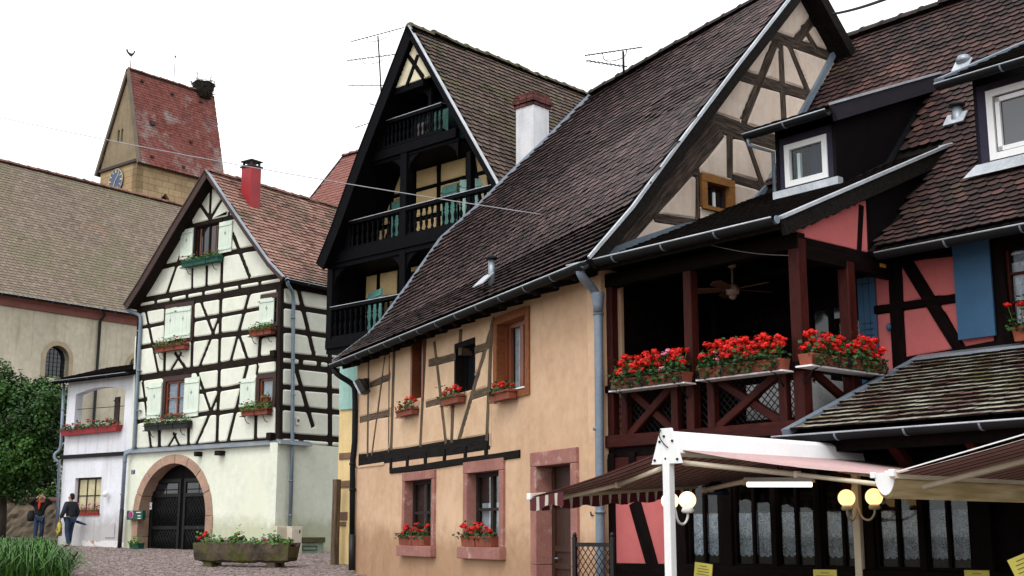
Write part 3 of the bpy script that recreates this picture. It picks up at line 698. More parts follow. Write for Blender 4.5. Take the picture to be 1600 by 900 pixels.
# ================================================================== ground
def ground():
    ys = [-300, 0, 10, 20, 30, 40, 50, 62, 120, 900]; xs = [-900, -60, -20, 0, 20, 60, 900]; mb = MB()
    vs = [(x, y, gz(y)) for y in ys for x in xs]; nx = len(xs)
    fs = [(j * nx + i, j * nx + i + 1, (j + 1) * nx + i + 1, (j + 1) * nx + i) for j in range(len(ys) - 1) for i in range(nx - 1)]
    mb.add(vs, fs)
    m = mat('cobble_joint_sand', (.16, .125, .10), (.10, .085, .06), scale=1.2, bump=.6, bscale=12, fine=.3, moss=(.07, .085, .03), moss_t=(.56, .66), moss_s=.5)
    g = mb.obj('ground', m); tag(g, kind='structure')
    # cobbles of the square, laid in rows
    V = []; Fc = []; Rn = []; y = 21.0; k = 0; c8 = np.array([(-1, -1, -.06), (1, -1, -.06), (1, 1, -.06), (-1, 1, -.06), (-.82, -.82, .02), (.82, -.82, .02), (.82, .82, .02), (-.82, .82, .02)])
    while y < 43:
        d = .105 + .0 * y; x = -.50 * y - .3; x1 = -.14 * y + 1.2
        while x < x1:
            w_ = random.uniform(.11, .17); q = c8.copy(); q[:, 0] *= (w_ - .016) / 2; q[:, 1] *= (d - .016) / 2
            q += np.array((x + w_ / 2, y + d / 2 + .05 * math.sin(x * .9) + random.gauss(0, .006), gz(y) + random.uniform(-.006, .010)))
            q[4:, 2] += np.array([random.gauss(0, .004) for _ in range(4)])
            Fc.append(len(V) * 8); V.append(q); Rn.append(random.random()); x += w_
        y += d
    va = np.concatenate(V); fs = [tuple(b + i for i in f) for b in Fc for f in ((4, 5, 6, 7), (0, 1, 5, 4), (1, 2, 6, 5), (2, 3, 7, 6), (3, 0, 4, 7))]
    me = bpy.data.meshes.new('cobbles'); me.from_pydata(va.tolist(), [], fs); at = me.attributes.new('rnd', 'FLOAT', 'POINT'); at.data.foreach_set('value', np.repeat(np.array(Rn, np.float32), 8))
    mc = tilemat('cobble_stone', [(.24, .19, .185), (.31, .245, .235), (.20, .155, .15), (.38, .31, .295), (.27, .205, .20)], moss=(.10, .11, .045), moss_t=(.6, .72), moss_s=.8, rough=.6)
    o = link('cobbles', me, mc, g); o['kind'] = 'stuff'
ground()
# ================================================================== pale half-timbered house with the arched gate
TM = {}
TM['w'] = tilemat('salmon_tiles', [(.16, .085, .07), (.30, .155, .12), (.36, .20, .155), (.27, .15, .12), (.40, .25, .20)], moss=(.10, .085, .06), moss_t=(.5, .66), moss_s=.7)
TM['ch'] = tilemat('church_tiles', [(.17, .13, .105), (.235, .18, .14), (.20, .155, .125), (.27, .215, .165), (.185, .145, .115)], moss=(.17, .16, .095), moss_t=(.46, .62), moss_s=.2, lichen=(.30, .16, .12), lt=(.62, .7), ls=.35)
TM['tw'] = tilemat('tower_tiles', [(.13, .042, .036), (.18, .056, .046), (.22, .075, .06), (.16, .052, .045), (.20, .075, .062)], moss=(.26, .20, .185), moss_t=(.54, .64), moss_s=.4, lichen=(.13, .05, .05), lt=(.56, .7), ls=.6)
TM['d'] = tilemat('mossy_brown_tiles', [(.055, .042, .035), (.10, .068, .055), (.13, .085, .068), (.08, .06, .05), (.16, .115, .095)], moss=(.085, .085, .035), moss_t=(.52, .66), moss_s=1.1, lichen=(.18, .17, .13), lt=(.62, .72), ls=5)
TM['di'] = tilemat('mossy_brown_tile_single', [(.055, .042, .035), (.10, .068, .055), (.13, .085, .068), (.08, .06, .05), (.16, .115, .095)], moss=(.085, .085, .035), moss_t=(.52, .66), moss_s=1.1, lichen=(.18, .17, .13), lt=(.62, .72), ls=5, ind=True)
OC = [(.028, .019, .019), (.055, .035, .035), (.088, .055, .053), (.040, .026, .026), (.13, .082, .078)]
TM['o'] = tilemat('dark_plum_tiles', OC, rough=.6); TM['oi'] = tilemat('dark_plum_tile_single', OC, ind=True, rough=.6)
RC = [(.028, .020, .020), (.052, .032, .031), (.082, .045, .042), (.038, .026, .025), (.13, .066, .058)]
TM['r'] = tilemat('plum_red_tiles', RC, moss=(.08, .07, .03), moss_t=(.6, .7), moss_s=.9, rough=.6); TM['ri'] = tilemat('plum_red_tile_single', RC, moss=(.08, .07, .03), moss_t=(.6, .7), moss_s=.9, ind=True, rough=.6)
LC = [(.07, .036, .032), (.11, .052, .045), (.15, .072, .06), (.09, .048, .042), (.18, .10, .085)]
TM['l'] = tilemat('lichened_tiles', LC, moss=(.12, .12, .035), moss_t=(.5, .64), moss_s=1.3, lichen=(.40, .39, .31), lt=(.46, .6), ls=3.2); TM['li'] = tilemat('lichened_tile_single', LC, moss=(.12, .12, .035), moss_t=(.5, .64), moss_s=1.3, lichen=(.40, .39, .31), lt=(.46, .6), ls=3.2, ind=True)
TM['red'] = tilemat('bright_red_tiles', [(.20, .08, .066), (.27, .11, .09), (.23, .095, .078)])
TM['ridgew'] = mat('salmon_ridge', (.26, .12, .09), (.14, .07, .055), scale=4, bump=.3, fine=.2, var=.25)
TM['ridged'] = mat('mossy_ridge', (.12, .085, .06), (.07, .075, .03), scale=5, bump=.4, fine=.3, var=.25)
TM['ridgeo'] = mat('dark_ridge', (.04, .028, .026), (.022, .018, .017), scale=5, bump=.3, fine=.3, var=.3)
W = Fr(437, 36.6, 127); WS = Fr(437, 36.6, 37)
WL, WR, WB, WE, WA = -7.15, -.22, .85, 9.0, (-3.95, 12.72)
GATE2 = mat('lighter_black_gate_paint', (.009, .0088, .0085), (.005, .005, .005), scale=3, bump=.1, fine=.2, rough=.45, spec=.2)  # slightly lighter black than the leaves, for rails and lattice
def white_house():
    t = thing('timbered_house', 'pale green half-timbered house with arched gate and red chimney', 'house', W.W(-3.7, gz(38), -3))
    # body set back behind plaster and timber
    back = WS.e * 9.5
    MB().fbox(W, WL + .12, WB - .2, WR - .12, 4.2, -8, -.62).obj('inner_backing', M['darkroom'], t)
    body = MB().prism([W.W(WL + .12, 4.19, -.12), W.W(WR - .12, 4.19, -.12), W.W(WR - .12, 9.1, -.12), W.W(WA[0], 12.6, -.12), W.W(WL + .12, 9.1, -.12)], back)
    body.obj('wall', M['darkroom'], t)
    # gable timbers (photo survey) ------------------------------------------------
    bl = []
    def b3(x0, y0, x1, y1, w_): bl.append((*W.p(*Z3(x0, y0)), *W.p(*Z3(x1, y1)), w_ * 1.16))
    def b4(x0, y0, x1, y1, w_): bl.append((*W.p(*Z4(x0, y0)), *W.p(*Z4(x1, y1)), w_ * 1.16))
    b3(548, 150, 540, 372, .11); b3(472, 258, 540, 360, .11); b3(614, 243, 545, 358, .11)
    b3(385, 418, 700, 345, .15); b3(427, 362, 427, 405, .09); b3(658, 318, 658, 350, .09)
    b3(235, 658, 395, 624, .13); b3(600, 580, 835, 538, .15); b3(368, 560, 278, 818, .11); b3(680, 450, 786, 722, .12)
    b3(434, 660, 432, 795, .09); b3(522, 645, 520, 775, .10); b3(617, 585, 612, 755, .12)
    b4(100, 126, 800, 2, .15); b4(78, 176, 818, 47, .20)
    for x, y in ((170, 140), (250, 125), (330, 112), (410, 95), (508, 75), (592, 62), (694, 45), (710, 82 - 37)):
        pass
    for x, y in ((172, 135), (248, 124), (329, 108), (411, 92), (506, 76), (593, 60), (695, 40)): b4(x, y - 10, x, y + 20, .12)
    b4(88, 178, 66, 885, .16); b4(122, 180, 186, 495, .10)
    b4(95, 264, 224, 240, .10); b4(366, 227, 500, 202, .10); b4(500, 203, 702, 166, .10)
    b4(92, 364, 222, 342, .13); b4(350, 325, 690, 279, .13); b4(690, 308, 792, 292, .10)
    b4(86, 518, 792, 412, .19)
    b4(78, 632, 140, 622, .10); b4(388, 586, 490, 570, .10); b4(492, 577, 612, 553, .11)
    b4(74, 740, 142, 724, .12); b4(350, 706, 482, 688, .12); b4(486, 692, 680, 664, .12); b4(612, 668, 790, 650, .09)
    b4(62, 884, 790, 826, .14)
    b4(362, 128, 352, 482, .13); b4(500, 98, 490, 458, .13); b4(491, 470, 478, 846, .13); b4(565, 118, 565, 172, .13)
    b4(697, 300, 690, 425, .13); b4(686, 448, 680, 500, .10); b4(676, 690, 672, 828, .13); b4(794, 62, 788, 835, .26)
    b4(106, 535, 150, 878, .10); b4(190, 778, 190, 872, .13); b4(336, 768, 336, 862, .12); b4(222, 140, 216, 490, .12)
    b4(398, 130, 462, 298, .10); b4(490, 213, 390, 466, .10); b4(642, 92, 546, 444, .11); b4(590, 296, 634, 428, .11)
    b4(380, 488, 446, 678, .10); b4(490, 588, 374, 854, .10); b4(632, 455, 534, 838, .12)
    b4(268, 388, 326, 474, .10); b4(302, 388, 246, 484, .09); b4(260, 790, 294, 864, .08); b4(276, 794, 230, 868, .08)
    b4(205, 508, 350, 492, .16)
    hol = {}
    hol['uL'] = rect(W, Z4(224, 152), Z4(358, 330)); hol['uR'] = rect(W, Z4(702, 100), Z4(794, 255))
    hol['lL'] = rect(W, Z4(214, 512), Z4(342, 712)); hol['lR'] = rect(W, Z4(682, 496), Z4(774, 660)); hol['g'] = rect(W, Z3(450, 392), Z3(612, 590))
    out = [(WL, 4.28), (WR, 4.28), (WR, 9.15), (WA[0], WA[1]), (WL, 9.25)]
    timber(W, t, out, bl, [rp(h) for h in hol.values()], M['wbeam'], M['wpanel'], bulge=.022, proud=.005, back=.11, d=.012, rnd=.07)
    # side wall
    bl = []
    def bs(x0, y0, x1, y1, w_): bl.append((*WS.p(*Z4(x0, y0)), *WS.p(*Z4(x1, y1)), w_ * 1.2))
    bs(806, 42, 1150, 108, .2); bs(806, 150, 1150, 208, .13); bs(806, 274, 1150, 322, .13); bs(806, 400, 1150, 438, .14); bs(806, 452, 1150, 488, .15); bs(806, 560, 1150, 590, .12); bs(806, 665, 1150, 694, .13); bs(800, 806, 1150, 830, .15); bs(800, 852, 1150, 872, .10)
    bs(884, 60, 966, 405, .14); bs(874, 468, 960, 762, .14); bs(1043, 90, 1046, 872, .16); bs(900, 402, 900, 456, .15); bs(990, 410, 990, 460, .15); bs(900, 812, 900, 856, .14); bs(806, 45, 797, 868, .12)
    timber(WS, t, [(-.2, 4.15), (4.5, 4.15), (4.5, 9.2), (-.2, 9.2)], bl, [], M['wbeam'], M['wpanel'], bulge=.022, proud=.005, back=.1, d=.012, rnd=.07)
    # projecting joist ends at the corner
    for px in ((770, 395), (752, 808)):
        q = W.P(*Z4(*px), .05); MB().box(q, W.e, W.n, UP, .2, .25, .2).obj('joist_end', M['wbeam'], t, .02)
    # ground floor with arched opening
    c, r0, sp = -4.82, 1.62, 2.14
    arch = [(c + r0, WB)] + [(c + r0 * math.cos(a), sp + r0 * math.sin(a)) for a in [math.pi * i / 24 for i in range(25)]] + [(c - r0, WB)]
    r1 = r0 + .28
    slab(W, t, 'plaster_wall', [(WL, WB - .2), (WL, 4.2), (WR, 4.2), (WR, WB - .2)], [[(c + r1 * .99, WB)] + [(c + r1 * .99 * math.cos(a), sp + r1 * .99 * math.sin(a)) for a in [math.pi * i / 24 for i in range(25)]] + [(c - r1 * .99, WB)]], M['wplaster'], off=.03, thick=.4)
    MB().fbox(WS, -.22, WB - .2, 5, 4.2, -.3, .03).obj('plaster_wall', M['wplaster'], t)
    MB().fbox(WS, -.24, WB - .2, 5, 1.25, .03, .05).obj('plinth', M['wplaster'], t)
    # voussoirs and jamb stones of the arch
    def stone(poly, o1=.07):
        MB().prism([W.W(s, z, o1) for s, z in poly], -W.n * .5).obj('voussoir', M['arch'], t, .012)
    cuts = [0, 24, 47, 68, 88, 110, 133, 157, 180]
    for a, b in zip(cuts, cuts[1:]):
        aa = [math.radians(a + .35 + (b - a - .7) * i / 6) for i in range(7)]
        stone([(c + r0 * math.cos(q), sp + r0 * math.sin(q)) for q in aa] + [(c + (r1 + random.uniform(0, .03)) * math.cos(q), sp + r1 * math.sin(q)) for q in reversed(aa)])
    for sg in (-1, 1):
        for z0, z1 in ((WB, 1.52), (1.53, sp - .005)):
            e = random.uniform(0, .05); stone([(c + sg * r0, z0), (c + sg * (r1 + e), z0), (c + sg * (r1 + e), z1), (c + sg * r0, z1)])
    # double gate
    g = thing_part(t, 'gate')
    gpoly = lambda s0, s1: [(s0, WB)] + [(s1, WB)] + [(s, sp + math.sqrt(max(0, (r0 + .02) ** 2 - (s - c) ** 2))) for s in np.linspace(s1, s0, 12)]
    for s0, s1 in ((c - r0 - .02, c - .012), (c + .012, c + r0 + .02)):
        leaf = MB().prism([W.W(s, z, -.36) for s, z in gpoly(s0, s1)], -W.n * .06).obj('gate_leaf', M['gateblack'], t)
        a, b = min(s0, s1) + .06, max(s0, s1) - .06
        a = max(a, c - r0 + .12); b = min(b, c + r0 - .12)
        fr_ = MB()
        for z in (WB + .15, 1.75, 2.75, 3.2): fr_.fbox(W, a, z, b, z + .11, -.36, -.325)
        for s in (a, b - .1): fr_.fbox(W, s, WB + .12, s + .1, 3.25, -.36, -.322)
        fr_.obj('rail', GATE2, leaf)
        lat = MB()
        for k in range(9):      # diamond boarding on the panels
            x = a + .1 + (b - a - .2) * k / 9
            for zz in (WB + .27, 1.87):
                h_ = .6 if zz < 1.5 else .85
                lat.tube([W.W(x, zz, -.35), W.W(min(b - .1, x + h_ * .7), zz + min(h_, (b - .1 - x) / .7), -.35)], .012, 4)
                lat.tube([W.W(x, zz + h_, -.35), W.W(min(b - .1, x + h_ * .7), zz + h_ - min(h_, (b - .1 - x) / .7), -.35)], .012, 4)
        lat.obj('lattice', GATE2, leaf)
        for i in range(2):
            for j in range(2):
                w0 = a + .14 + (b - a - .28) * i / 2; MB().fbox(W, w0 + .02, 2.9 - .12 + j * .21, w0 + (b - a - .28) / 2 - .02, 2.96 + j * .21, -.35, -.34).obj('pane', M['darkglass'], leaf)
    MB().fbox(W, c - r0 - .3, WB - .3, c + r0 + .3, 1.12, -.3, .1).obj('threshold', M['arch'], t)
    # zinc ledge over the ground floor
    for fr_, s0, s1 in ((W, WL - .05, WR + .1), (WS, -.25, 1.0)):
        MB().sweep([fr_.W(s0, 4.2, 0), fr_.W(s1, 4.2, 0)], [(0, .1), (.18, .03), (.18, -.05), (.15, -.06), (0, .02)], fr_.n, UP).obj('zinc_ledge', M['zinc'], t)
    for px in ((525, 78), (660, 72)):
        q = W.P(*Z5(*px), .1); MB().box(q, W.e, W.n, UP, .14 if px[0] < 600 else .24, .3, .14).obj('joist_end', M['wbeam'], t, .015)
    # windows, frames and shutters
    def framed(r, fw=.13, top=.16, mf=M['brownframe']):
        s0, z0, s1, z1 = r; k = MB(); k.fbox(W, s0, z0, s0 + fw, z1, -.1, .035); k.fbox(W, s1 - fw, z0, s1, z1, -.1, .035); k.fbox(W, s0, z1 - top, s1, z1, -.1, .04); k.fbox(W, s0, z0, s1, z0 + .1, -.1, .055)
        k.obj('window_surround', mf, t); return (s0 + fw, z0 + .1, s1 - fw, z1 - top)
    r = framed(hol['lL']); window(W, t, r, -.02, fw=.06, mf=M['chestnut'], nx=2, ny=2, curtain=M['lace'])
    r = framed(hol['lR']); window(W, t, r, -.02, fw=.06, mf=M['chestnut'], nx=1, ny=1, curtain=M['curtain'])
    r = framed(hol['uL']); window(W, t, r, -.04, fw=.05, mf=M['chestnut'], nx=2, ny=2, mg=M['darkglass'])
    m0 = (r[0] + r[2]) / 2
    shutter(W, t, (r[0] - .06, r[1] - .02, m0, r[3] + .02), .03, M['shutterw'], hinge='l', ang=8); shutter(W, t, (m0 - .02, r[1], r[2] + .06, r[3]), .05, M['shutterw'], hinge='r', ang=-6)
    r = framed(hol['uR']); window(W, t, r, -.04, fw=.05, mf=M['chestnut'], nx=1, ny=2, mg=M['darkglass'])
    shutter(W, t, (r[0] - .12, r[1] - .02, r[2] - .12, r[3] + .03), .05, M['shutterw'], hinge='l', ang=-5)
    r = framed(hol['g'], .08, .1, M['wbeam']); window(W, t, r, -.04, fw=.06, mf=M['wbeam'], nx=2, ny=1, mg=M['darkglass'])
    for s in (r[0] + .2, r[2] - .3):
        MB().fbox(W, s, r[1] + .1, s + .05, r[3] - .1, -.04, -.01).obj('casement', M['chestnut'], t)
    for z_, (a, b), h_ in ((Z3, (374, 432), (440, 600)), (Z3, (608, 385), (680, 560))):
        shutter(W, t, rect(W, z_(a, b), z_(*h_)), .04, M['shutterw'])
    for (a, b), (c_, d_) in (((143, 545), (202, 718)), ((326, 518), (390, 708)), ((606, 522), (676, 655))):
        shutter(W, t, rect(W, Z4(a, b), Z4(c_, d_)), .04, M['shutterw'], boards=3)
    # roof: two slopes with tiles, verge boards, ridge
    RD = WS.e * 9.2
    def prof(side):
        ap = W.P(322.5, 267.5, .45)
        if side > 0: P = [W.P(*Z3(992, 722), .45), W.P(*Z3(905, 632), .45), W.P(*Z3(760, 428), .45), ap]
        else: P = [W.P(*Z3(20, 892), .45), W.P(*Z3(110, 752), .45), W.P(*Z3(300, 430), .45), ap]
        return P
    P = prof(1); ro = roof(t, P, [q + RD for q in P], TM['w'], wt=.2, ex=.175, th=.02, base=M['wbeam'])
    Q = prof(-1); rl = roof(t, [q + RD for q in Q], Q, TM['w'], wt=.18, ex=.15, base=M['wbeam'])
    ridge(ro, P[-1] + UP * .03, P[-1] + RD + UP * .03, TM['ridgew'], .12, .4)
    for PP, m_, vb in ((P, M['zinc'], .1), (Q, M['brownframe'], .2)):
        for a, b in zip(PP, PP[1:]):
            d = (b - a).normalized(); up = d.cross(W.n); up = up if up.z > 0 else -up
            MB().sweep([a, b], [(0, -vb), (.04, -vb), (.04, .02), (0, .02)], W.n, up).obj('verge_board', M['brownframe'], t)
            MB().sweep([a, b], [(-.03, .02), (.06, .02), (.06, .055), (-.03, .055)], W.n, up).obj('verge_flashing', m_, t)
    gutter(t, P[0] - UP * .02 + WS.n * .05, P[0] + WS.n * .05 - UP * .02 + RD, M['zincdark'], .07)
    # drainpipes
    pr = [WS.P(*Z4(830, 14), .35), WS.P(*Z4(836, 48), .3), WS.P(*Z4(864, 92), .12), WS.P(*Z4(862, 200), .1), WS.P(*Z4(857, 880), .1), WS.P(*Z5(1092, 540), .1)]
    pipe(t, pr[:2] + smooth(pr[1:4], 2) + pr[4:], .055, M['zincpipe'], [WS.P(*Z4(861, y), .1) for y in (215, 420, 600, 790)] + [WS.P(*Z5(1100, 245), .1), WS.P(*Z5(1094, 460), .1)], [WS.P(*Z5(1094, 530), .1), WS.P(*Z5(1088, 690), .1)])
    pl = [W.P(*Z4(20, 165), .35), W.P(*Z4(40, 180), .3), W.P(*Z4(78, 195), .15), W.P(*Z4(98, 205), .1), W.P(*Z4(92, 300), .1), W.P(*Z4(62, 860), .1), W.P(*Z4(52, 888), .12), W.P(*Z4(18, 900), .25), W.P(*Z5(62, 90), .25), W.P(*Z5(42, 430), .25)]
    pipe(t, smooth(pl[:5], 2) + smooth(pl[5:9], 2) + pl[9:], .06, M['zincpipe'], [W.P(*Z4(88, y), .1) for y in (280, 480, 680)] + [W.P(*Z5(60, 125), .25), W.P(*Z5(45, 330), .25)], [W.P(*Z5(42, 425), .25), W.P(*Z5(26, 672), .25)])
    # chimney, red
    base_s = W.p(*Z3(785, 330)); cpos = W.W(-2.55, 11.45, -2.1)
    cc = WS.W(.66, 12, -2.6); cx = cc
    ch = MB().box(Vector((cx.x, cx.y, 11.9)), W.e, W.n, UP, .46, .42, 2.3).obj('chimney', M['redpaint'], t, .01)
    k = MB(); k.box(Vector((cx.x, cx.y, 13.07)), W.e, W.n, UP, .54, .5, .05)
    k.obj('cap_plate', M['iron'], ch)
    k = MB()
    for i in (-1, 1):
        for j in (-1, 1): k.box(Vector((cx.x, cx.y, 13.16)) + W.e * .18 * i + W.n * .16 * j, W.e, W.n, UP, .06, .06, .14)
    k.box(Vector((cx.x, cx.y, 13.25)), W.e, W.n, UP, .52, .48, .04); k.box(Vector((cx.x, cx.y, 13.29)), W.e, W.n, UP, .3, .28, .05)
    k.obj('chimney_cowl', M['iron'], ch)
    MB().box(Vector((cx.x, cx.y, 11.35)) + W.n * .1, W.e, W.n, UP, .56, .6, .06).obj('flashing', M['zinc'], ch)
    # small things fixed to the wall
    return t
def thing_part(t, name): return None
HW = white_house()
def number_plate():
    t = thing('house_number_plate', 'small blue enamel house number plate left of the arched gate', 'number plate', W.P(209, 740, .04))
    MB().fbox(W, *rect(W, (207, 734.5), (212, 740.5)), .032, .042).obj('plate', mat('blue_enamel', (.02, .03, .14), None, bump=0, fine=0, rough=.3), t)
    s, z = W.p(209.5, 737.5); k = MB(); p = [(-.025, .035), (-.01, .055), (.02, .05), (.025, .03), (0, 0), (-.028, -.04), (.03, -.04)]
    k.tube([W.W(s + a, z + b, .045) for a, b in p], .008, 5); k.obj('numeral', M['white'], t)
number_plate()
def mailbox():
    r = rect(W, Z5(106, 432), Z5(202, 488)); t = thing('mailbox', 'dark green letterbox with round no-parking sign beside the gate', 'mailbox', W.W(r[0], r[1], .1))
    MB().fbox(W, r[0], r[1], r[2], r[3], .08, .2).obj('box', M['greenbox'], t, .012)
    c, z = W.p(*Z5(132, 457)); rr = .115
    def disc(r_, o, m_, n_): MB().lathe(W.W(c, z, o), [(r_, 0), (r_, .006)], 20, W.n).obj(n_, m_, t)
    disc(rr, .2, M['white'], 'sign_plate'); disc(rr * .92, .207, mat('sign_red', (.6, .02, .04), None, bump=0, fine=0), 'sign_ring'); disc(rr * .66, .214, mat('sign_blue', (.03, .06, .45), None, bump=0, fine=0), 'sign_field')
    MB().box(W.W(c, z, .224), (W.e - UP).normalized(), W.n, (W.e + UP).normalized(), rr * 1.4, .006, .03).obj('sign_bar', mat('sign_red_bar', (.6, .02, .04), None, bump=0, fine=0), t)
    k = MB()
    for y in (443, 464, 480): q = W.p(*Z5(180, y)); k.fbox(W, q[0] - (.12 if y < 450 else .05), q[1] - .012, q[0] + .1, q[1] + .012, .2, .206)
    k.obj('name_label', M['white'], t)
mailbox()
def small_wall_items():
    q = W.P(*Z5(222, 402), -.3); t = thing('notice_plate', 'small white notice plate on the black gate', 'plate', q)
    MB().box(q, W.e, W.n, UP, .1, .02, .22).obj('plate', M['white'], t); MB().box(q + W.n * .012 - UP * .03, W.e, W.n, UP, .05, .006, .05).obj('print', M['iron'], t)
small_wall_items()
# flower boxes of the pale house
def wbox(px0, px1, fr, h, label, mbox, nh, mleaf, wd=.22, fh=.2, nleaf=220, boxes=3, ls=.07, hr=.035, bar=True):
    A = fr.P(*px0, .06); B = fr.P(*px1, .06); B.z = A.z = (A.z + B.z) / 2
    t = planter('flower_box', label, 'flower box', 'flower boxes of the pale timbered house', A, B, fr.n, wd, h, mbox, nh=nh, hr=hr, fh=fh, nleaf=nleaf, ls=ls, mleaf=mleaf, boxes=boxes)
    if bar:
        x = (B - A).normalized(); k = MB(); c = (A + B) / 2
        for z in (-.02, h * .6): k.tube([A + fr.n * .0 + UP * z, A + fr.n * (wd + .03) + UP * z, B + fr.n * (wd + .03) + UP * z, B + UP * z], .012, 5)
        for f in (.15, .85):
            P = A.lerp(B, f); k.tube(smooth([P + fr.n * .02 - UP * .22, P + fr.n * wd * .6 - UP * .2, P + fr.n * wd - UP * .02], 2), .012, 5)
        k.obj('bracket', M['iron'], t)
wbox(Z3(395, 662), Z3(620, 625), W, .2, 'green flower box under the gable window', mat('green_box_paint', (.03, .14, .10), None, bump=.03, fine=.1), 10, M['leaf2'], hr=.03, fh=.22)
wbox(Z4(190, 388), Z4(340, 375), W, .2, 'terracotta flower box under the closed upper shutters', M['terracotta'], 9, M['leaf2'], fh=.25)
wbox(Z4(665, 308), Z4(775, 300), W, .2, 'terracotta flower box under the narrow upper window', M['terracotta'], 0, M['leaf2'])
wbox(Z4(138, 778), Z4(355, 768), W, .22, 'dark flower box under the lower window with lace curtain', M['iron'], 9, M['leaf2'], fh=.25)
wbox(Z4(625, 708), Z4(758, 700), W, .2, 'terracotta pots on a ledge under the small lower window', M['terracotta'], 5, M['leaf2'], boxes=2, fh=.28)
def sill_pot():
    P = W.P(*Z4(740, 641), -.0); t = planter('flower_pot', 'small terracotta pot standing on the small lower window sill', 'flower pot', None, P - W.e * .09, P + W.e * .09, W.n, .16, .16, M['terracotta'], nh=3, hr=.03, fh=.12, nleaf=40, ls=.06, mleaf=M['leaf2'])
sill_pot()
# ================================================================== small white annex
def annex():
    AO = -.12; s0, s1 = -10.95, WL - .02
    t = thing('annex', 'small white rendered annex with a flower-decked loggia', 'house', W.W(-9, gz(42), -1))
    top = 6.75; lo = rect(W, Z2(238, 322), Z2(386, 432), AO); wi = rect(W, Z2(236, 594), Z2(311, 704), AO)
    la = [(lo[0], lo[1]), (lo[2], lo[1]), (lo[2], lo[3] - .12)] + [(lo[2] + (lo[0] - lo[2]) * i / 8, lo[3] - .12 + .16 * math.sin(math.pi * i / 8)) for i in range(1, 8)] + [(lo[0], lo[3] - .12)]
    slab(W, t, 'wall', [(s0, .7), (s1, .7), (s1, top), (s0, top)], [la, rp(wi)], M['awhite'], off=AO, thick=.28)
    # loggia interior and rear, left side wall
    k = MB(); k.fbox(W, s0, .7, s1, 3.9, -3.4, AO - .29); k.obj('lower_storey', M['darkroom'], t)
    MB().fbox(W, s0 + .0, .7, s0 + .25, 4.7, -3.4, AO - .285).obj('side_wall', M['awhite'], t)
    MB().fbox(W, s0 + 2.2, 3.9, s1, top, -2.2, -2.0).obj('rear_wall', M['awhite'], t)
    MB().fbox(W, s0 + .26, 3.9, s1, 4.0, -3.3, AO - .29).obj('floor', M['awhite'], t)
    MB().tube([W.W(lo[0] + 1.2, 4.0, -1.9), W.W(lo[0] + 1.2, 6.4, -1.9)], .05, 8).obj('pipe', M['zinc'], t)
    q = W.p(*Z2(368, 385), -.5); shutter(W, t, (q[0] - .3, q[1] - .6, q[0] - .02, q[1] + .5), -.6, M['brownframe'], boards=3, holes=False)
    MB().tube([W.W(lo[0], lo[3] - .62, AO - .1), W.W(lo[2], lo[3] - .66, AO - .1)], .012, 5).obj('rail', M['iron'], t)
    # ledge, roof
    MB().fbox(W, s0 - .08, 4.12, s1 + .02, 4.24, AO, AO + .1).obj('ledge', M['zincdark'], t)
    A = W.W(s0 - .3, 6.95, AO + .4); B = W.W(s1 + .1, 6.95, AO + .4)
    roof(t, [A - UP * .15, A - W.n * 2 + UP * .45], [B - UP * .15, B - W.n * 2 + UP * .45], TM['o'], wt=.18, ex=.16, base=M['oblack'], thick=.14)
    gutter(t, A - UP * .2 + W.n * .06, B - UP * .2 + W.n * .06, M['zincdark'], .06)
    pts = [W.P(*Z2(200, 300), AO + .1), W.P(*Z2(190, 490), AO + .1), W.P(*Z2(186, 508), AO + .12), W.P(*Z2(170, 518), AO + .25), W.P(*Z2(170, 535), AO + .25), W.P(*Z2(186, 545), AO + .12), W.P(*Z2(176, 770), AO + .1)]
    pipe(t, pts[:1] + smooth(pts[1:6], 2) + pts[6:], .05, M['zincpipe'], [W.P(*Z2(196, 380), AO + .1), W.P(*Z2(183, 640), AO + .1)])
    window(W, t, wi, AO - .12, fw=.06, mf=M['brownframe'], nx=3, ny=2, mg=mat('net_curtained_pane', (.55, .50, .30), (.42, .38, .22), scale=4, bump=0, fine=.05, rough=.25))
    MB().fbox(W, wi[0] - .03, wi[1] - .06, wi[2] + .03, wi[1], AO - .2, AO + .05).obj('sill', M['redpaint'], t)
    r = rect(W, Z2(332, 732), Z2(358, 780), AO); MB().fbox(W, *r, AO, AO + .03).obj('meter_cover', M['awhite'], t, .005)
    q = W.P(*Z2(335, 640), AO + .08); k = MB(); k.lathe(q, [(.02, 0), (.09, .02), (.1, .1), (.05, .18)], 12, (W.n - UP * .6).normalized()); k.obj('wall_lamp', M['white'], t)
    MB().fbox(W, -9.6, .7, s1, 1.4, AO, AO + .012).obj('stain_patch', mat('bare_plaster_patch', (.42, .27, .2), (.7, .68, .68), scale=2.2, bump=.2, fine=.15, contrast=(.5, .56)), t)
    a, b = W.p(*Z2(206, 458), AO)[0], W.p(*Z2(384, 458), AO)[0]; z = W.p(*Z2(290, 456), AO)[1]
    planter('flower_box', 'long dark red flower box on the loggia of the white annex', 'flower box', None, W.W(a, z - .02, AO + .01), W.W(b, z + .02, AO + .01), W.n, .24, .2, M['redpaint'], nh=12, hr=.045, fh=.26, nleaf=330, ls=.09, boxes=1, spread=-.1)
    planter('flower_box', 'short flower box on the sill of the barred annex window', 'flower box', None, W.W(wi[0] + .03, wi[1] + .005, AO - .1), W.W(wi[2] - .03, wi[1] + .005, AO - .1), W.n, .14, .12, M['terracotta'], nh=9, hr=.05, fh=.22, nleaf=90, ls=.06, mflower=M['rosy'], boxes=2)
annex()
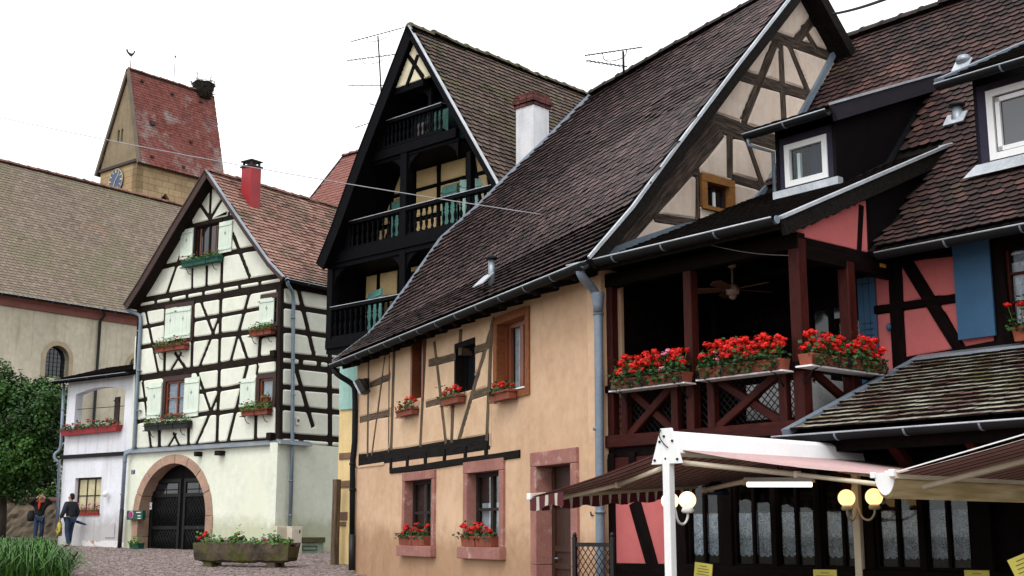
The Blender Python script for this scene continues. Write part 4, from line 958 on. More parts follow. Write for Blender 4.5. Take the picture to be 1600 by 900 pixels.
# ================================================================== church
def church():
    N = Fr(0, 58, 38); t = thing('church', 'stone church with long tiled nave roof and saddle-roofed clock tower', 'church', N.W(4, gz(60), -4))
    zE, zR, s0, s1 = 12.35, 20.5, -9, 17
    holes = []
    def arched(sc, zb, hw, h): return [(sc + hw, zb)] + [(sc + hw * math.cos(a), zb + h + hw * math.sin(a)) for a in [math.pi * i / 14 for i in range(15)]] + [(sc - hw, zb)]
    for px in (89, 240):
        sc = N.p(px, 570)[0] if px < 100 else N.p(208, 570)[0] + .35
        holes.append((sc, 8.9, .62, .95))
    slab(N, t, 'nave_wall', [(s0, 0), (s1, 0), (s1, zE), (s0, zE)], [arched(*h) for h in holes], M['church'], thick=.5)
    MB().fbox(N, s0, 0, s1, zE - .2, -10.8, -.52).obj('inner_backing', M['church'], t)
    for sc, zb, hw, h in holes:
        ring = arched(sc, zb, hw + .22, h); inn = arched(sc, zb, hw, h); n = len(inn)
        MB().add([N.W(s, z, .03) for s, z in inn] + [N.W(s, z, .03) for s, z in ring] + [N.W(s, z, -.3) for s, z in inn], [(i, i + 1, i + 1 + n, i + n) for i in range(n - 1)] + [(i, i + 2 * n, i + 1 + 2 * n, i + 1) for i in range(n - 1)]).obj('window_reveal', mat('window_arch_render', (.42, .34, .23), None, bump=.2, fine=.1), t)
        g = MB().prism([N.W(s, z, -.34) for s, z in arched(sc, zb, hw, h)], -N.n * .05).obj('arched_window', M['darkglass'], t)
        k = MB()
        for i in range(-2, 3): k.tube([N.W(sc + i * .21, zb, -.32), N.W(sc + i * .21, zb + h + math.sqrt(max(0, hw ** 2 - (i * .21) ** 2)), -.32)], .012, 4)
        for j in range(7): k.tube([N.W(sc - hw, zb + .2 + j * .2, -.32), N.W(sc + hw, zb + .2 + j * .2, -.32)], .01, 4)
        k.obj('lead_bars', M['zincdark'], g)
    MB().sweep([N.W(s0, zE, 0), N.W(s1, zE, 0)], [(0, -.35), (.12, -.35), (.2, -.1), (.42, .05), (.42, .18), (0, .18)], N.n, UP).obj('cornice', M['sandred'], t)
    A, B = N.W(s0, zE + .1, .55), N.W(s1, zE + .1, .55); A1, B1 = N.W(s0, zE + 1.2, -.45), N.W(s1, zE + 1.2, -.45); A2, B2 = N.W(s0, zR, -5.5), N.W(s1, zR, -5.5)
    ro = roof(t, [A, A1, A2], [B, B1, B2], TM['ch'], wt=.24, ex=.2, base=M['brownframe'], th=.016)
    roof(t, [N.W(s1, zE + .1, -11.5), B2], [N.W(s0, zE + .1, -11.5), A2], TM['ch'], wt=.4, ex=.4, base=M['brownframe'], name='rear_roof')
    ridge(ro, A2 + UP * .05, B2 + UP * .05, TM['ridgew'], .16, .55)
    gutter(t, A + N.n * .05, B + N.n * .05, M['zincdark'], .09)
    p = [N.P(*Z2(327, 62), .6), N.P(*Z2(327, 85), .4), N.P(*Z2(313, 105), .12), N.P(*Z2(303, 260), .1), N.P(*Z2(292, 430), .1)]
    p.append(Vector((p[-1].x, p[-1].y, 2))); pipe(t, p, .07, M['black_pipe'])
    for px in ((55, 282), (300, 640)): pass
    # tower
    T1 = Fr(215, 78, 40); T2 = Fr(215, 78, 130)          # T1: long face with eaves, T2: gable face with the clock
    T1 = T1.at(T1.p(215, 250)[0]); T2 = Fr(0, 0, 130, o=T1.o)
    zt = T1.p(215, 250)[1]; L1 = T1.p(350, 285)[0] - .1; L2 = -T2.p(157, 275)[0]; za = T2.p(200, 110)[1]
    mst = mat('tower_sandstone', (.42, .31, .175), (.31, .22, .125), scale=.6, bump=.2, bscale=8, fine=.12, moss=(.42, .22, .09), moss_t=(.6, .72), moss_s=.6)
    n = mst.node_tree; N_ = n.nodes; Lk = n.links     # coursed ashlar joints
    g = N_.new('ShaderNodeNewGeometry'); mp_ = N_.new('ShaderNodeMapping'); mp_.inputs['Rotation'].default_value = (math.pi / 2, 0, math.radians(50)); Lk.new(g.outputs['Position'], mp_.inputs['Vector'])
    bt = N_.new('ShaderNodeTexBrick'); bt.inputs['Scale'].default_value = 1.0; bt.inputs['Brick Width'].default_value = 1.0; bt.inputs['Row Height'].default_value = .42; bt.inputs['Mortar Size'].default_value = .022
    bt.inputs['Color1'].default_value = (1, 1, 1, 1); bt.inputs['Color2'].default_value = (.82, .8, .78, 1); bt.inputs['Mortar'].default_value = (.55, .52, .5, 1)
    sx = N_.new('ShaderNodeSeparateXYZ'); Lk.new(g.outputs['Position'], sx.inputs[0])
    dt = N_.new('ShaderNodeVectorMath'); dt.operation = 'DOT_PRODUCT'; Lk.new(g.outputs['Position'], dt.inputs[0]); dt.inputs[1].default_value = T1.e
    cbx = N_.new('ShaderNodeCombineXYZ'); Lk.new(dt.outputs['Value'], cbx.inputs[0]); Lk.new(sx.outputs[2], cbx.inputs[1]); Lk.new(cbx.outputs[0], bt.inputs['Vector'])
    bs = N_['Principled BSDF']; old = bs.inputs['Base Color'].links[0].from_socket; mxx = N_.new('ShaderNodeMix'); mxx.data_type = 'RGBA'; mxx.blend_type = 'MULTIPLY'; mxx.inputs['Factor'].default_value = 1
    Lk.new(old, mxx.inputs['A']); Lk.new(bt.outputs['Color'], mxx.inputs['B']); Lk.new(mxx.outputs['Result'], bs.inputs['Base Color'])
    hwin = T1.p(258, 316)[0]
    zw = T1.p(258, 302)[1] - 23.3; k = [(hwin + .62, 21.4 + zw), (hwin + .62, 22.3 + zw), (hwin + .4, 22.85 + zw), (hwin, 23.3 + zw), (hwin - .4, 22.85 + zw), (hwin - .62, 22.3 + zw), (hwin - .62, 21.4 + zw)]
    slab(T1, t, 'tower_wall', [(0, 0), (L1, 0), (L1, zt), (0, zt)], [k], mst, thick=.5)
    slab(T2, t, 'tower_wall', [(-L2, 0), (0, 0), (0, zt), (-L2, zt)], [], mst, thick=.5)
    core = [T2.W(-.3, 0, -.3), T2.W(-L2 + .05, 0, -.3), T2.W(-L2 + .05, zt, -.3), T2.W(-.3, zt, -.3)]
    MB().prism(core, T1.e * (L1 - .4)).obj('inner_backing', M['darkroom'], t)
    # tracery of the pointed window
    tr = MB()
    for dx in (-.22, .22):
        tr.tube([T1.W(hwin + dx + .2 * math.cos(a), 22.2 + zw + .2 * math.sin(a), -.18) for a in np.linspace(0, 2 * math.pi, 13)], .05, 6)
    tr.tube([T1.W(hwin + .2 * math.cos(a), 22.65 + zw + .2 * math.sin(a), -.18) for a in np.linspace(0, 2 * math.pi, 13)], .05, 6)
    tr.tube([T1.W(hwin, 21.4 + zw, -.18), T1.W(hwin, 22.2 + zw, -.18)], .05, 6); tr.obj('tracery', mst, t)
    mid = -L2 / 2
    slits = [[(mid - .12 + d, zt + 1.6), (mid + .1 + d, zt + 1.6), (mid + .1 + d, zt + 2.45), (mid - .12 + d, zt + 2.45)] for d in (-.2, .2)]
    slab(T2, t, 'gable_wall', [(-L2 - .02, zt), (.0, zt), (T2.p(200.5, 112)[0], za - .05)], slits, M['towergable'], off=.03, thick=.4)
    MB().prism([T2.W(-L2 + .3, zt, -.3), T2.W(-.3, zt, -.3), T2.W(mid, za - .9, -.3)], T1.e * (L1 - .5)).obj('inner_backing', M['darkroom'], t)
    MB().sweep([T2.W(-L2 - .1, zt, .03), T2.W(.1, zt, .03)], [(0, -.1), (.12, -.1), (.12, .08), (0, .08)], T2.n, UP).obj('string_course', M['brownframe'], t)
    P0, P1 = T2.W(.35, zt - .25, .12), T2.W(.0, zt + .6, .12); Pt = T2.P(200.5, 108, .12); RD = T1.e * (L1 + .15)
    ro = roof(t, [P0, P1, Pt], [P0 + RD, P1 + RD, Pt + RD], TM['tw'], wt=.22, ex=.2, base=M['brownframe'], th=.016)
    Q0 = T2.W(-L2 - .35, zt - .25, .12); Q1 = T2.W(-L2, zt + .6, .12)
    roof(t, [Q0 + RD, Q1 + RD, Pt + RD], [Q0, Q1, Pt], TM['tw'], wt=.4, ex=.4, base=M['brownframe'], name='rear_roof')
    ridge(ro, Pt + UP * .05, Pt + RD + UP * .05, TM['ridgew'], .15, .5)
    for a, b in ((P0, Pt), (Q0, Pt)):
        d = (b - a).normalized(); up = d.cross(T2.n); up = up if up.z > 0 else -up
        MB().sweep([a, b], [(-.05, -.1), (.1, -.1), (.1, .1), (-.05, .1)], T2.n, up).obj('verge', mat('grey_verge_stone', (.16, .13, .1), None, bump=.1), t)
    for px, py in ((237, 195), (297, 224), (236, 247), (285, 263), (221, 129), (268, 149), (313, 161)):
        d = ray(px, py); nn = (P1 - Pt).cross(T1.e).normalized(); q = CAM + d * ((Pt - CAM).dot(nn) / d.dot(nn))
        MB().box(q + Vector((0, 0, .08)), T1.e, T1.n, UP, .34 if px == 237 else .2, .4, .26 if px == 237 else .14).obj('roof_vent', M['brownframe'], ro)
    # clock
    c = T2.W(T2.p(183, 283)[0], T2.p(183, 283)[1], .06); cl = MB().lathe(c, [(.8, 0), (.8, .05), (.76, .06)], 32, T2.n, False).obj('clock_face', mat('clock_blue', (.09, .12, .2), None, bump=0, fine=.05), t)
    k = MB()
    for i in range(12):
        a = i * math.pi / 6; d = T2.e * math.sin(a) + UP * math.cos(a); k.box(c + d * .62 + T2.n * .07, d.cross(T2.n), T2.n, d, .055 if i % 3 else .09, .02, .2)
    k.tube([c + T2.n * .06 + (T2.e * math.sin(a) + UP * math.cos(a)) * .77 for a in np.linspace(0, 2 * math.pi, 33)], .025, 5)
    gold = mat('pale_gilding', (.62, .52, .3), None, bump=0, fine=.05, rough=.4); k.obj('numeral', gold, cl)
    k = MB()
    for a, l in ((math.radians(205), .42), (math.radians(40), .6)):
        d = T2.e * math.sin(a) + UP * math.cos(a); k.box(c + d * l * .42 + T2.n * .09, d.cross(T2.n), T2.n, d, .055, .015, l)
    k.obj('hand', gold, cl)
    # weathercock
    b = Pt + T1.e * .15; k = MB().tube([b, b + UP * .9], .03, 6).obj('weathercock', M['iron'], t)
    e = T1.e
    cock = [(-.42, .62), (-.34, .38), (-.2, .3), (-.05, .28), (.1, .34), (.2, .5), (.24, .62), (.36, .6), (.3, .48), (.24, .3), (.12, .12), (.02, 0), (-.12, .02), (-.26, .12), (-.4, .24), (-.52, .44)]
    MB().prism([b + UP * (.9 + y * .75) + e * x * .8 for x, y in cock], T1.n * .05).obj('cock', M['iron'], k); k2 = MB().lathe(b + UP * .12, [(.02, -.08), (.09, 0), (.02, .08)], 8).obj('ball', M['iron'], k)
    b = Pt + T1.e * 3.5; MB().tube([b, b + UP * 1.9], .025, 5).obj('lightning_rod', M['iron'], t)
    MB().tube([b + UP * 1.85, b + UP * 1.98], .06, 6).obj('rod_tip', M['iron'], t)
    return Pt, T1, L1
TPt, TF, TL1 = church()
def nest():
    c = TPt + TF.e * (TL1 - .75); t = thing('stork_nest', 'bulky dark stork nest of sticks on the tower ridge', 'nest', c)
    mt = mat('nest_sticks', (.035, .027, .022), (.018, .015, .013), scale=5, bump=.3, fine=.3)
    mb = MB(); mb.lathe(c, [(.3, -.45), (.55, -.1), (.72, .35), (.78, .62), (.6, .66), (.3, .55)], 14); mb.obj('nest_bowl', mt, t)
    k = MB()
    for i in range(420):
        a = random.uniform(0, 2 * math.pi); z = random.uniform(-.4, .75); r = .42 + .4 * (z + .4) / 1.1; P = c + Vector((math.cos(a) * r, math.sin(a) * r, z))
        d = Vector((-math.sin(a), math.cos(a), 0)) * random.choice((-1, 1)) + Vector((math.cos(a), math.sin(a), 0)) * random.uniform(-.1, .5) + UP * random.uniform(-.35, .3); d.normalize(); l = random.uniform(.25, .6)
        k.tube([P - d * l / 2, P + d * l / 2], random.uniform(.008, .02), 3, caps=False)
    k.obj('stick', mt, t)['kind'] = 'stuff'
    ms = mat('stork_white', (.55, .53, .5), None, bump=0, fine=.1); mk = M['iron']
    for dx, tilt, lab in ((-.38, -.35, 'white stork sitting at the left edge of the tower nest'), (.42, .35, 'white stork sitting at the right edge of the tower nest')):
        b = c + TF.e * dx + UP * .72; s = thing('stork', lab, 'stork', b)
        e = TF.e * (1 if dx > 0 else -1)
        MB().tube([b - e * .22, b - e * .1 + UP * .03, b + e * .08 + UP * .1, b + e * .16 + UP * .2, b + e * .17 + UP * .36, b + e * .13 + UP * .5, b + e * .15 + UP * .58, b + e * .22 + UP * .585], [.03, .12, .14, .075, .045, .04, .058, .03], 8).obj('body', ms, s)
        MB().tube([b + e * .2 + UP * .585, b + e * .45 + UP * .53], [.025, .006], 6).obj('beak', mat('stork_beak', (.4, .06, .02), None, bump=0, fine=0), s)
        MB().tube([b - e * .4 - UP * .02, b - e * .2 + UP * .08, b + UP * .12], [.015, .09, .05], 6).obj('wing', mk, s)
nest()
# ================================================================== red-roofed house behind
def back_house():
    B = Fr(512, 47, 130); t = thing('background_house', 'house with bright red tiled roof behind the pale timbered house', 'house', B.W(0, gz(48), -3))
    eL = B.P(478, 320); rL = B.P(537, 245, -3.2); s0 = B.p(478, 320)[0]; sr = B.p(537, 245, -3.2)
    zt = sr[1]; z0 = zt - 5.2
    A0, B0 = B.W(sr[0] - .0, z0, .9), B.W(sr[0] + 9, z0, .9); A1, B1 = B.W(sr[0], zt, -3.2), B.W(sr[0] + 9, zt, -3.2)
    ro = roof(t, [A0, A1], [B0, B1], TM['red'], wt=.22, ex=.2, base=M['brownframe'])
    roof(t, [B.W(sr[0] + 9, z0, -7.3), B1], [B.W(sr[0], z0, -7.3), A1], TM['red'], wt=.4, ex=.4, base=M['brownframe'], name='rear_roof')
    ridge(ro, A1 + UP * .04, B1 + UP * .04, TM['ridgew'], .13, .42)
    MB().prism([B.W(sr[0] + .2, .5, .4), B.W(sr[0] + .2, z0 + .3, .4), B.W(sr[0] + .2, zt - .3, -3.2), B.W(sr[0] + .2, z0 + .3, -6.8), B.W(sr[0] + .2, .5, -6.8)], B.e * 8.6).obj('wall', M['church'], t)
    d = (A1 - A0).normalized(); up = d.cross(B.e); up = up if up.z > 0 else -up
    MB().sweep([A0, A1], [(-.08, -.15), (.02, -.15), (.02, .05), (-.08, .05)], B.e, up).obj('verge_board', M['zincdark'], t)
back_house()
# ================================================================== tall black gabled house with galleries
D = Fr(640, 27.96, 133)
def dark_house():
    t = thing('galleried_house', 'tall black-timbered gabled house with three wooden galleries', 'house', D.W(-.3, gz(30), -3))
    ax, az = D.p(639, 44, .3); V = D.n; back = -D.n
    # body
    bo = -.95
    MB().prism([D.W(-2.75, .6, bo - .12), D.W(3.0, .6, bo - .12), D.W(2.55, 8.4, bo - .12), D.W(ax, 12.7, bo - .12), D.W(-2.75, 8.9, bo - .12)], back * 8).obj('wall', M['darkroom'], t)
    # roof profiles
    pr = [D.W(D.p(775, 285, .3)[0] + .95, 7.5, .3), D.W(D.p(775, 285, .3)[0] + .36, 8.25, .3), D.P(775, 285, .3), D.W(ax, az + .02, .3)]
    pl = [D.P(498, 414, .3), D.P(510, 385, .3), D.P(523, 352, .3), D.P(563, 240, .3), D.W(ax, az + .02, .3)]
    RD = -D.n * 9.5
    # tile slopes
    ro = roof(t, pr, [q + RD for q in pr], TM['d'], TM['di'], wt=.175, ex=.155, th=.022, nind=300, base=M['dwood'], thick=.1)
    roof(t, [q + RD for q in pl], pl, TM['d'], wt=.17, ex=.15, base=M['dwood'], thick=.1)
    ridge(ro, pr[-1] + UP * .04, pr[-1] + RD + UP * .04, TM['ridged'], .13, .36)
    # deep verge boards and soffit
    for PP, side in ((pr, 1), (pl, -1)):
        for a, b in zip(PP, PP[1:]):
            d = (b - a).normalized(); up = d.cross(D.n); up = up if up.z > 0 else -up
            MB().sweep([a, b], [(-.02, -.26 if side < 0 else -.1), (.05, -.26 if side < 0 else -.1), (.05, .03), (-.02, .03)], D.n, up).obj('verge_board', M['dwood'], t)
            MB().sweep([a, b], [(-.02, .03), (.06, .03), (.06, .055), (-.02, .055)], D.n, up).obj('verge_flashing', M['lead'] if side > 0 else M['dwood'], t)
            MB().sweep([a, b], [(-1.75, -.17), (-.02, -.17), (-.02, -.12), (-1.75, -.12)] if side < 0 else [(-1.75, -.13), (-.02, -.13), (-.02, -.1), (-1.75, -.1)], D.n, up).obj('soffit_board', M['dwood'], t)
    # top panel with crossed timbers
    def d6(x, y, o=.2): return D.p(*Z6(x, y), o)
    z0 = 11.98
    tri = [(-.95, z0), (.62, z0), (ax, 13.15)]
    bl = [(*d6(495, 190), *d6(572, 305), .1), (*d6(545, 190), *d6(487, 345), .1)]
    timber(D, t, [d6(428, 362), d6(614, 296), d6(545, 180), d6(522, 126), d6(498, 180)], bl, [], M['dwood'], mat('pale_cream_plaster', (.72, .64, .46), None, bump=.1, fine=.06), off=.2, back=.06, bulge=.008, d=.03, rnd=.02, inset=.02)
    MB().prism([D.W(-1.1, z0 - .15, .13), D.W(.5, z0 - .15, .13), D.W(ax, 13.2, .13)], back * .1).obj('gable_board', M['dwood'], t)
    # floors / tie beams
    def level(z, h, s0, s1, o0, o1, nm='tie_beam'): MB().fbox(D, s0, z, s1, z + h, o0, o1).obj(nm, M['dwood'], t, .012)
    level(11.72, .2, -1.0, .44, -.25, .2)
    level(10.3, .22, -1.8, 1.4, -.05, .08); level(10.22, .08, -1.85, 1.44, -1.3, .02, 'gallery_floor')
    level(8.02, .26, -2.95, 2.75, -.06, .08); level(7.9, .12, -2.95, 2.75, -1.3, .04, 'gallery_floor')
    level(5.95, .22, -3.02, 2.2, -.06, .08); level(5.84, .12, -3.02, 2.2, -1.3, .04, 'gallery_floor')
    # posts
    for s, za, zb, w_ in ((-2.95, 5.95, 8.0, .2), (-.35, 8.2, 10.3, .22), (-.35, 5.0, 8.0, .2), (1.75, 8.1, 9.9, .14), (-2.35, 8.2, 9.3, .16), (-1.2, 10.5, 11.7, .1), (.45, 10.5, 11.7, .1)):
        beam(t, D.W(s, za, -.05), D.W(s, zb, -.05), w_, w_, D.n, M['dwood'], 'post', .02)
    # curved brackets at post heads
    def bracket(s, z, sg, r=.5):
        pts = [(s, z), (s + sg * r, z), (s + sg * r * .55, z - r * .18), (s + sg * r * .2, z - r * .5), (s, z - r)]
        MB().prism([D.W(a, b, .0) for a, b in pts], back * .1).obj('curved_bracket', M['dwood'], t)
    for s, z in ((-.35, 10.22), (-.35, 7.9)): bracket(s - .1, z, -1, .4); bracket(s + .1, z, 1, .4)
    bracket(.48, 11.72, -1, .4); bracket(-1.0, 11.72, 1, .4); bracket(-2.85, 7.9, 1, .45); bracket(1.4, 10.22, -1, .4)
    # balusters and rails
    bp = [(.018, 0), (.03, .02), (.03, .08), (.016, .1), (.03, .2), (.036, .3), (.018, .44), (.014, .5), (.03, .53), (.016, .57), (.024, .66), (.03, .72), (.03, .8), (.018, .82)]
    vs = MB().lathe(Vector((0, 0, 0)), bp, 7); bme = vs.mesh('baluster', Vector((0, 0, 0))); bme.materials.append(M['dwood'])
    def gallery(zf, zr, s0, s1, step=.2):
        MB().fbox(D, s0, zr - .08, s1, zr, -.1, .06).obj('handrail', M['dwood'], t, .01)
        MB().fbox(D, s0, zr, s1, zr + .012, -.1, .075).obj('rail_flashing', M['lead'], t)
        MB().fbox(D, s0, zf + .02, s1, zf + .09, -.08, .03).obj('bottom_rail', M['dwood'], t)
        s = s0 + step * .6
        while s < s1 - step * .3:
            mw = Matrix.Translation(D.W(s, zf + .08, -.02)) @ Matrix.Diagonal((1.15, 1.15, (zr - zf - .16) / .82, 1)); link('baluster', bme, None, t, mw); s += step
    gallery(10.53, 11.22, -1.35, .92, .14); gallery(8.27, 8.98, -2.5, 2.5, .185); gallery(6.16, 6.96, -2.88, 1.2, .19)
    # recessed walls with cream fields
    def db(l): return [(a, b, c, d, w_) for a, b, c, d, w_ in l]
    bl = [(-2.6, 9.0, 2.1, 9.0, .12), (-2.2, 9.72, 1.7, 9.72, .1), (-1.85, 8.1, -1.85, 10.3, .14), (-1.05, 8.1, -1.05, 10.3, .12), (-.2, 8.1, -.2, 10.3, .14), (.75, 8.1, .75, 10.3, .12), (1.2, 9.0, .95, 10.2, .1), (1.55, 9.0, 1.35, 10.0, .1), (2.1, 8.1, 2.1, 9.1, .12), (-2.4, 8.1, -1.9, 8.95, .1)]
    out = [(-2.75, 8.15), (2.4, 8.15), (2.3, 8.75), (1.4, 10.2), (-1.75, 10.2), (-2.6, 8.75)]
    hol = [(-1.75, 8.15, -1.15, 9.65), (.05, 8.15, .65, 9.65)]
    timber(D, t, out, bl, [rp(h) for h in hol], M['dwood'], M['dcream'], off=bo, back=.08, bulge=.008, d=.02, rnd=.02)
    bl = [(-2.75, 7.2, 3, 7.2, .12), (-2.3, 6, -2.3, 8, .12), (-1.55, 6, -1.55, 8, .12), (-.6, 6, -.6, 8, .14), (.3, 6, .3, 8, .12), (1.2, 6, 1.2, 8, .12)]
    timber(D, t, [(-2.75, 6.1), (2.4, 6.1), (2.4, 7.85), (-2.75, 7.85)], bl, [rp((-1.45, 6.1, -.7, 7.75))], M['dwood'], M['dcream'], off=bo, back=.08, bulge=.008, d=.02, rnd=.02)
    MB().prism([D.W(-1.5, 10.35, bo + .1), D.W(1.3, 10.35, bo + .1), D.W(.45, 11.7, bo + .1), D.W(-.95, 11.7, bo + .1)], D.n * .06).obj('gallery_back_board', M['dwood'], t)
    for z0_, z1_ in ((5.95, 7.9), (8.1, 9.2)): MB().fbox(D, -3.0 if z0_ < 8 else -2.72, z0_, -2.94 if z0_ < 8 else -2.66, z1_, -1.4, -.1).obj('gallery_side_board', M['dwood'], t)
    drape(D, t, .0, .72, 10.45, 11.25, -.35, M['teal'], name='awning_cloth', amp=.02)
    drape(D, t, -.35, -.05, 10.45, 11.1, -.36, mat('grey_cloth', (.3, .27, .24), None, bump=0), name='hanging_cloth', amp=.02)
    MB().fbox(D, -.9, 10.6, .9, 11.7, bo + .17, bo + .2).obj('boarded_door', mat('dark_teal_board', (.02, .05, .05), None, bump=.05), t)
    for h in hol: window(D, t, (h[0], h[1], h[2], h[3]), bo - .02, fw=.07, mf=M['dwood'], nx=1, ny=3, mg=M['darkglass'])
    # green shutters, open and shut
    tl, tp = M['teal'], M['tealpale']
    shutter(D, t, (-1.78, 8.2, -1.12, 9.55), bo + .05, tl, boards=4, holes=False); shutter(D, t, (.72, 8.3, 1.3, 9.6), bo + .2, tp, boards=4, holes=False, hinge='l', ang=-25); shutter(D, t, (.0, 8.3, .5, 9.6), bo + .06, tl, boards=3, holes=False)
    shutter(D, t, (1.6, 8.3, 2.0, 9.2), bo + .05, M['tealpale'], boards=3, holes=False)
    shutter(D, t, (-2.45, 6.2, -1.62, 7.35), bo + .45, tl, boards=4, holes=False, hinge='r', ang=18); shutter(D, t, (-.55, 6.15, .0, 7.75), bo + .05, tl, boards=3, holes=False); shutter(D, t, (.35, 6.15, .8, 7.6), bo + .05, M['dwood'], boards=3, holes=False)
    # lower storeys: pale yellow wall with stone blocks
    MB().fbox(D, D.p(528.5, 720, bo)[0], .5, 3.0, 5.85, bo - .11, bo).obj('lower_wall', M['dyellow'], t)
    for y0, y1, x1 in ((72, 108, 1478), (245, 285, 1470), (440, 490, 1448), (502, 528, 1440)):
        a, b = D.p(*Z5(1400, y0), bo + .02), D.p(*Z5(x1, y1), bo + .02); MB().fbox(D, a[0], b[1], b[0], a[1], bo, bo + .03).obj('quoin', mat('brown_quoin', (.22, .13, .08), (.15, .09, .06), scale=4, bump=.4, fine=.2), t, .012)
    r = rect(D, (531, 575), (557, 638), bo + .05); shutter(D, t, (r[0], r[1], r[2] + .3, r[3] + .1), bo + .02, M['tealpale'], boards=5, battens=False, holes=False)
    q = D.P(523, 868, bo + .3); beam(t, Vector((q.x, q.y, .8)), Vector((q.x, q.y, 2.9)), .16, .14, D.n, M['obeam'], 'post')
    # white chimney with brick head
    P = D.P(832, 210, -.9); c = Vector((P.x, P.y, 0)); x_ = D.e; y_ = D.n
    ch = MB().box(c + UP * 9.45, x_, y_, UP, .52, .52, 2.8).obj('chimney', M['chimneywhite'], t, .01)
    for j, (zz, g) in enumerate(((10.88, .58), (10.96, .64), (11.04, .60), (11.12, .54))):
        n_ = 3
        for sd in range(4):
            e1 = (x_, y_)[sd % 2]; e2 = (y_, x_)[sd % 2]; sgn = 1 if sd < 2 else -1
            for i in range(n_): MB().box(c + UP * zz + e2 * sgn * (g / 2 - .05) + e1 * ((i - 1 + (.1 if j % 2 else -.1)) * g / n_), e1, e2, UP, g / n_ - .02, .1, .062).obj('brick', M['brick'], ch)
    MB().box(c + UP * 11.0, x_, y_, UP, .44, .44, .3).obj('inner_backing', M['oblack'], ch)
    return t
HD = dark_house()
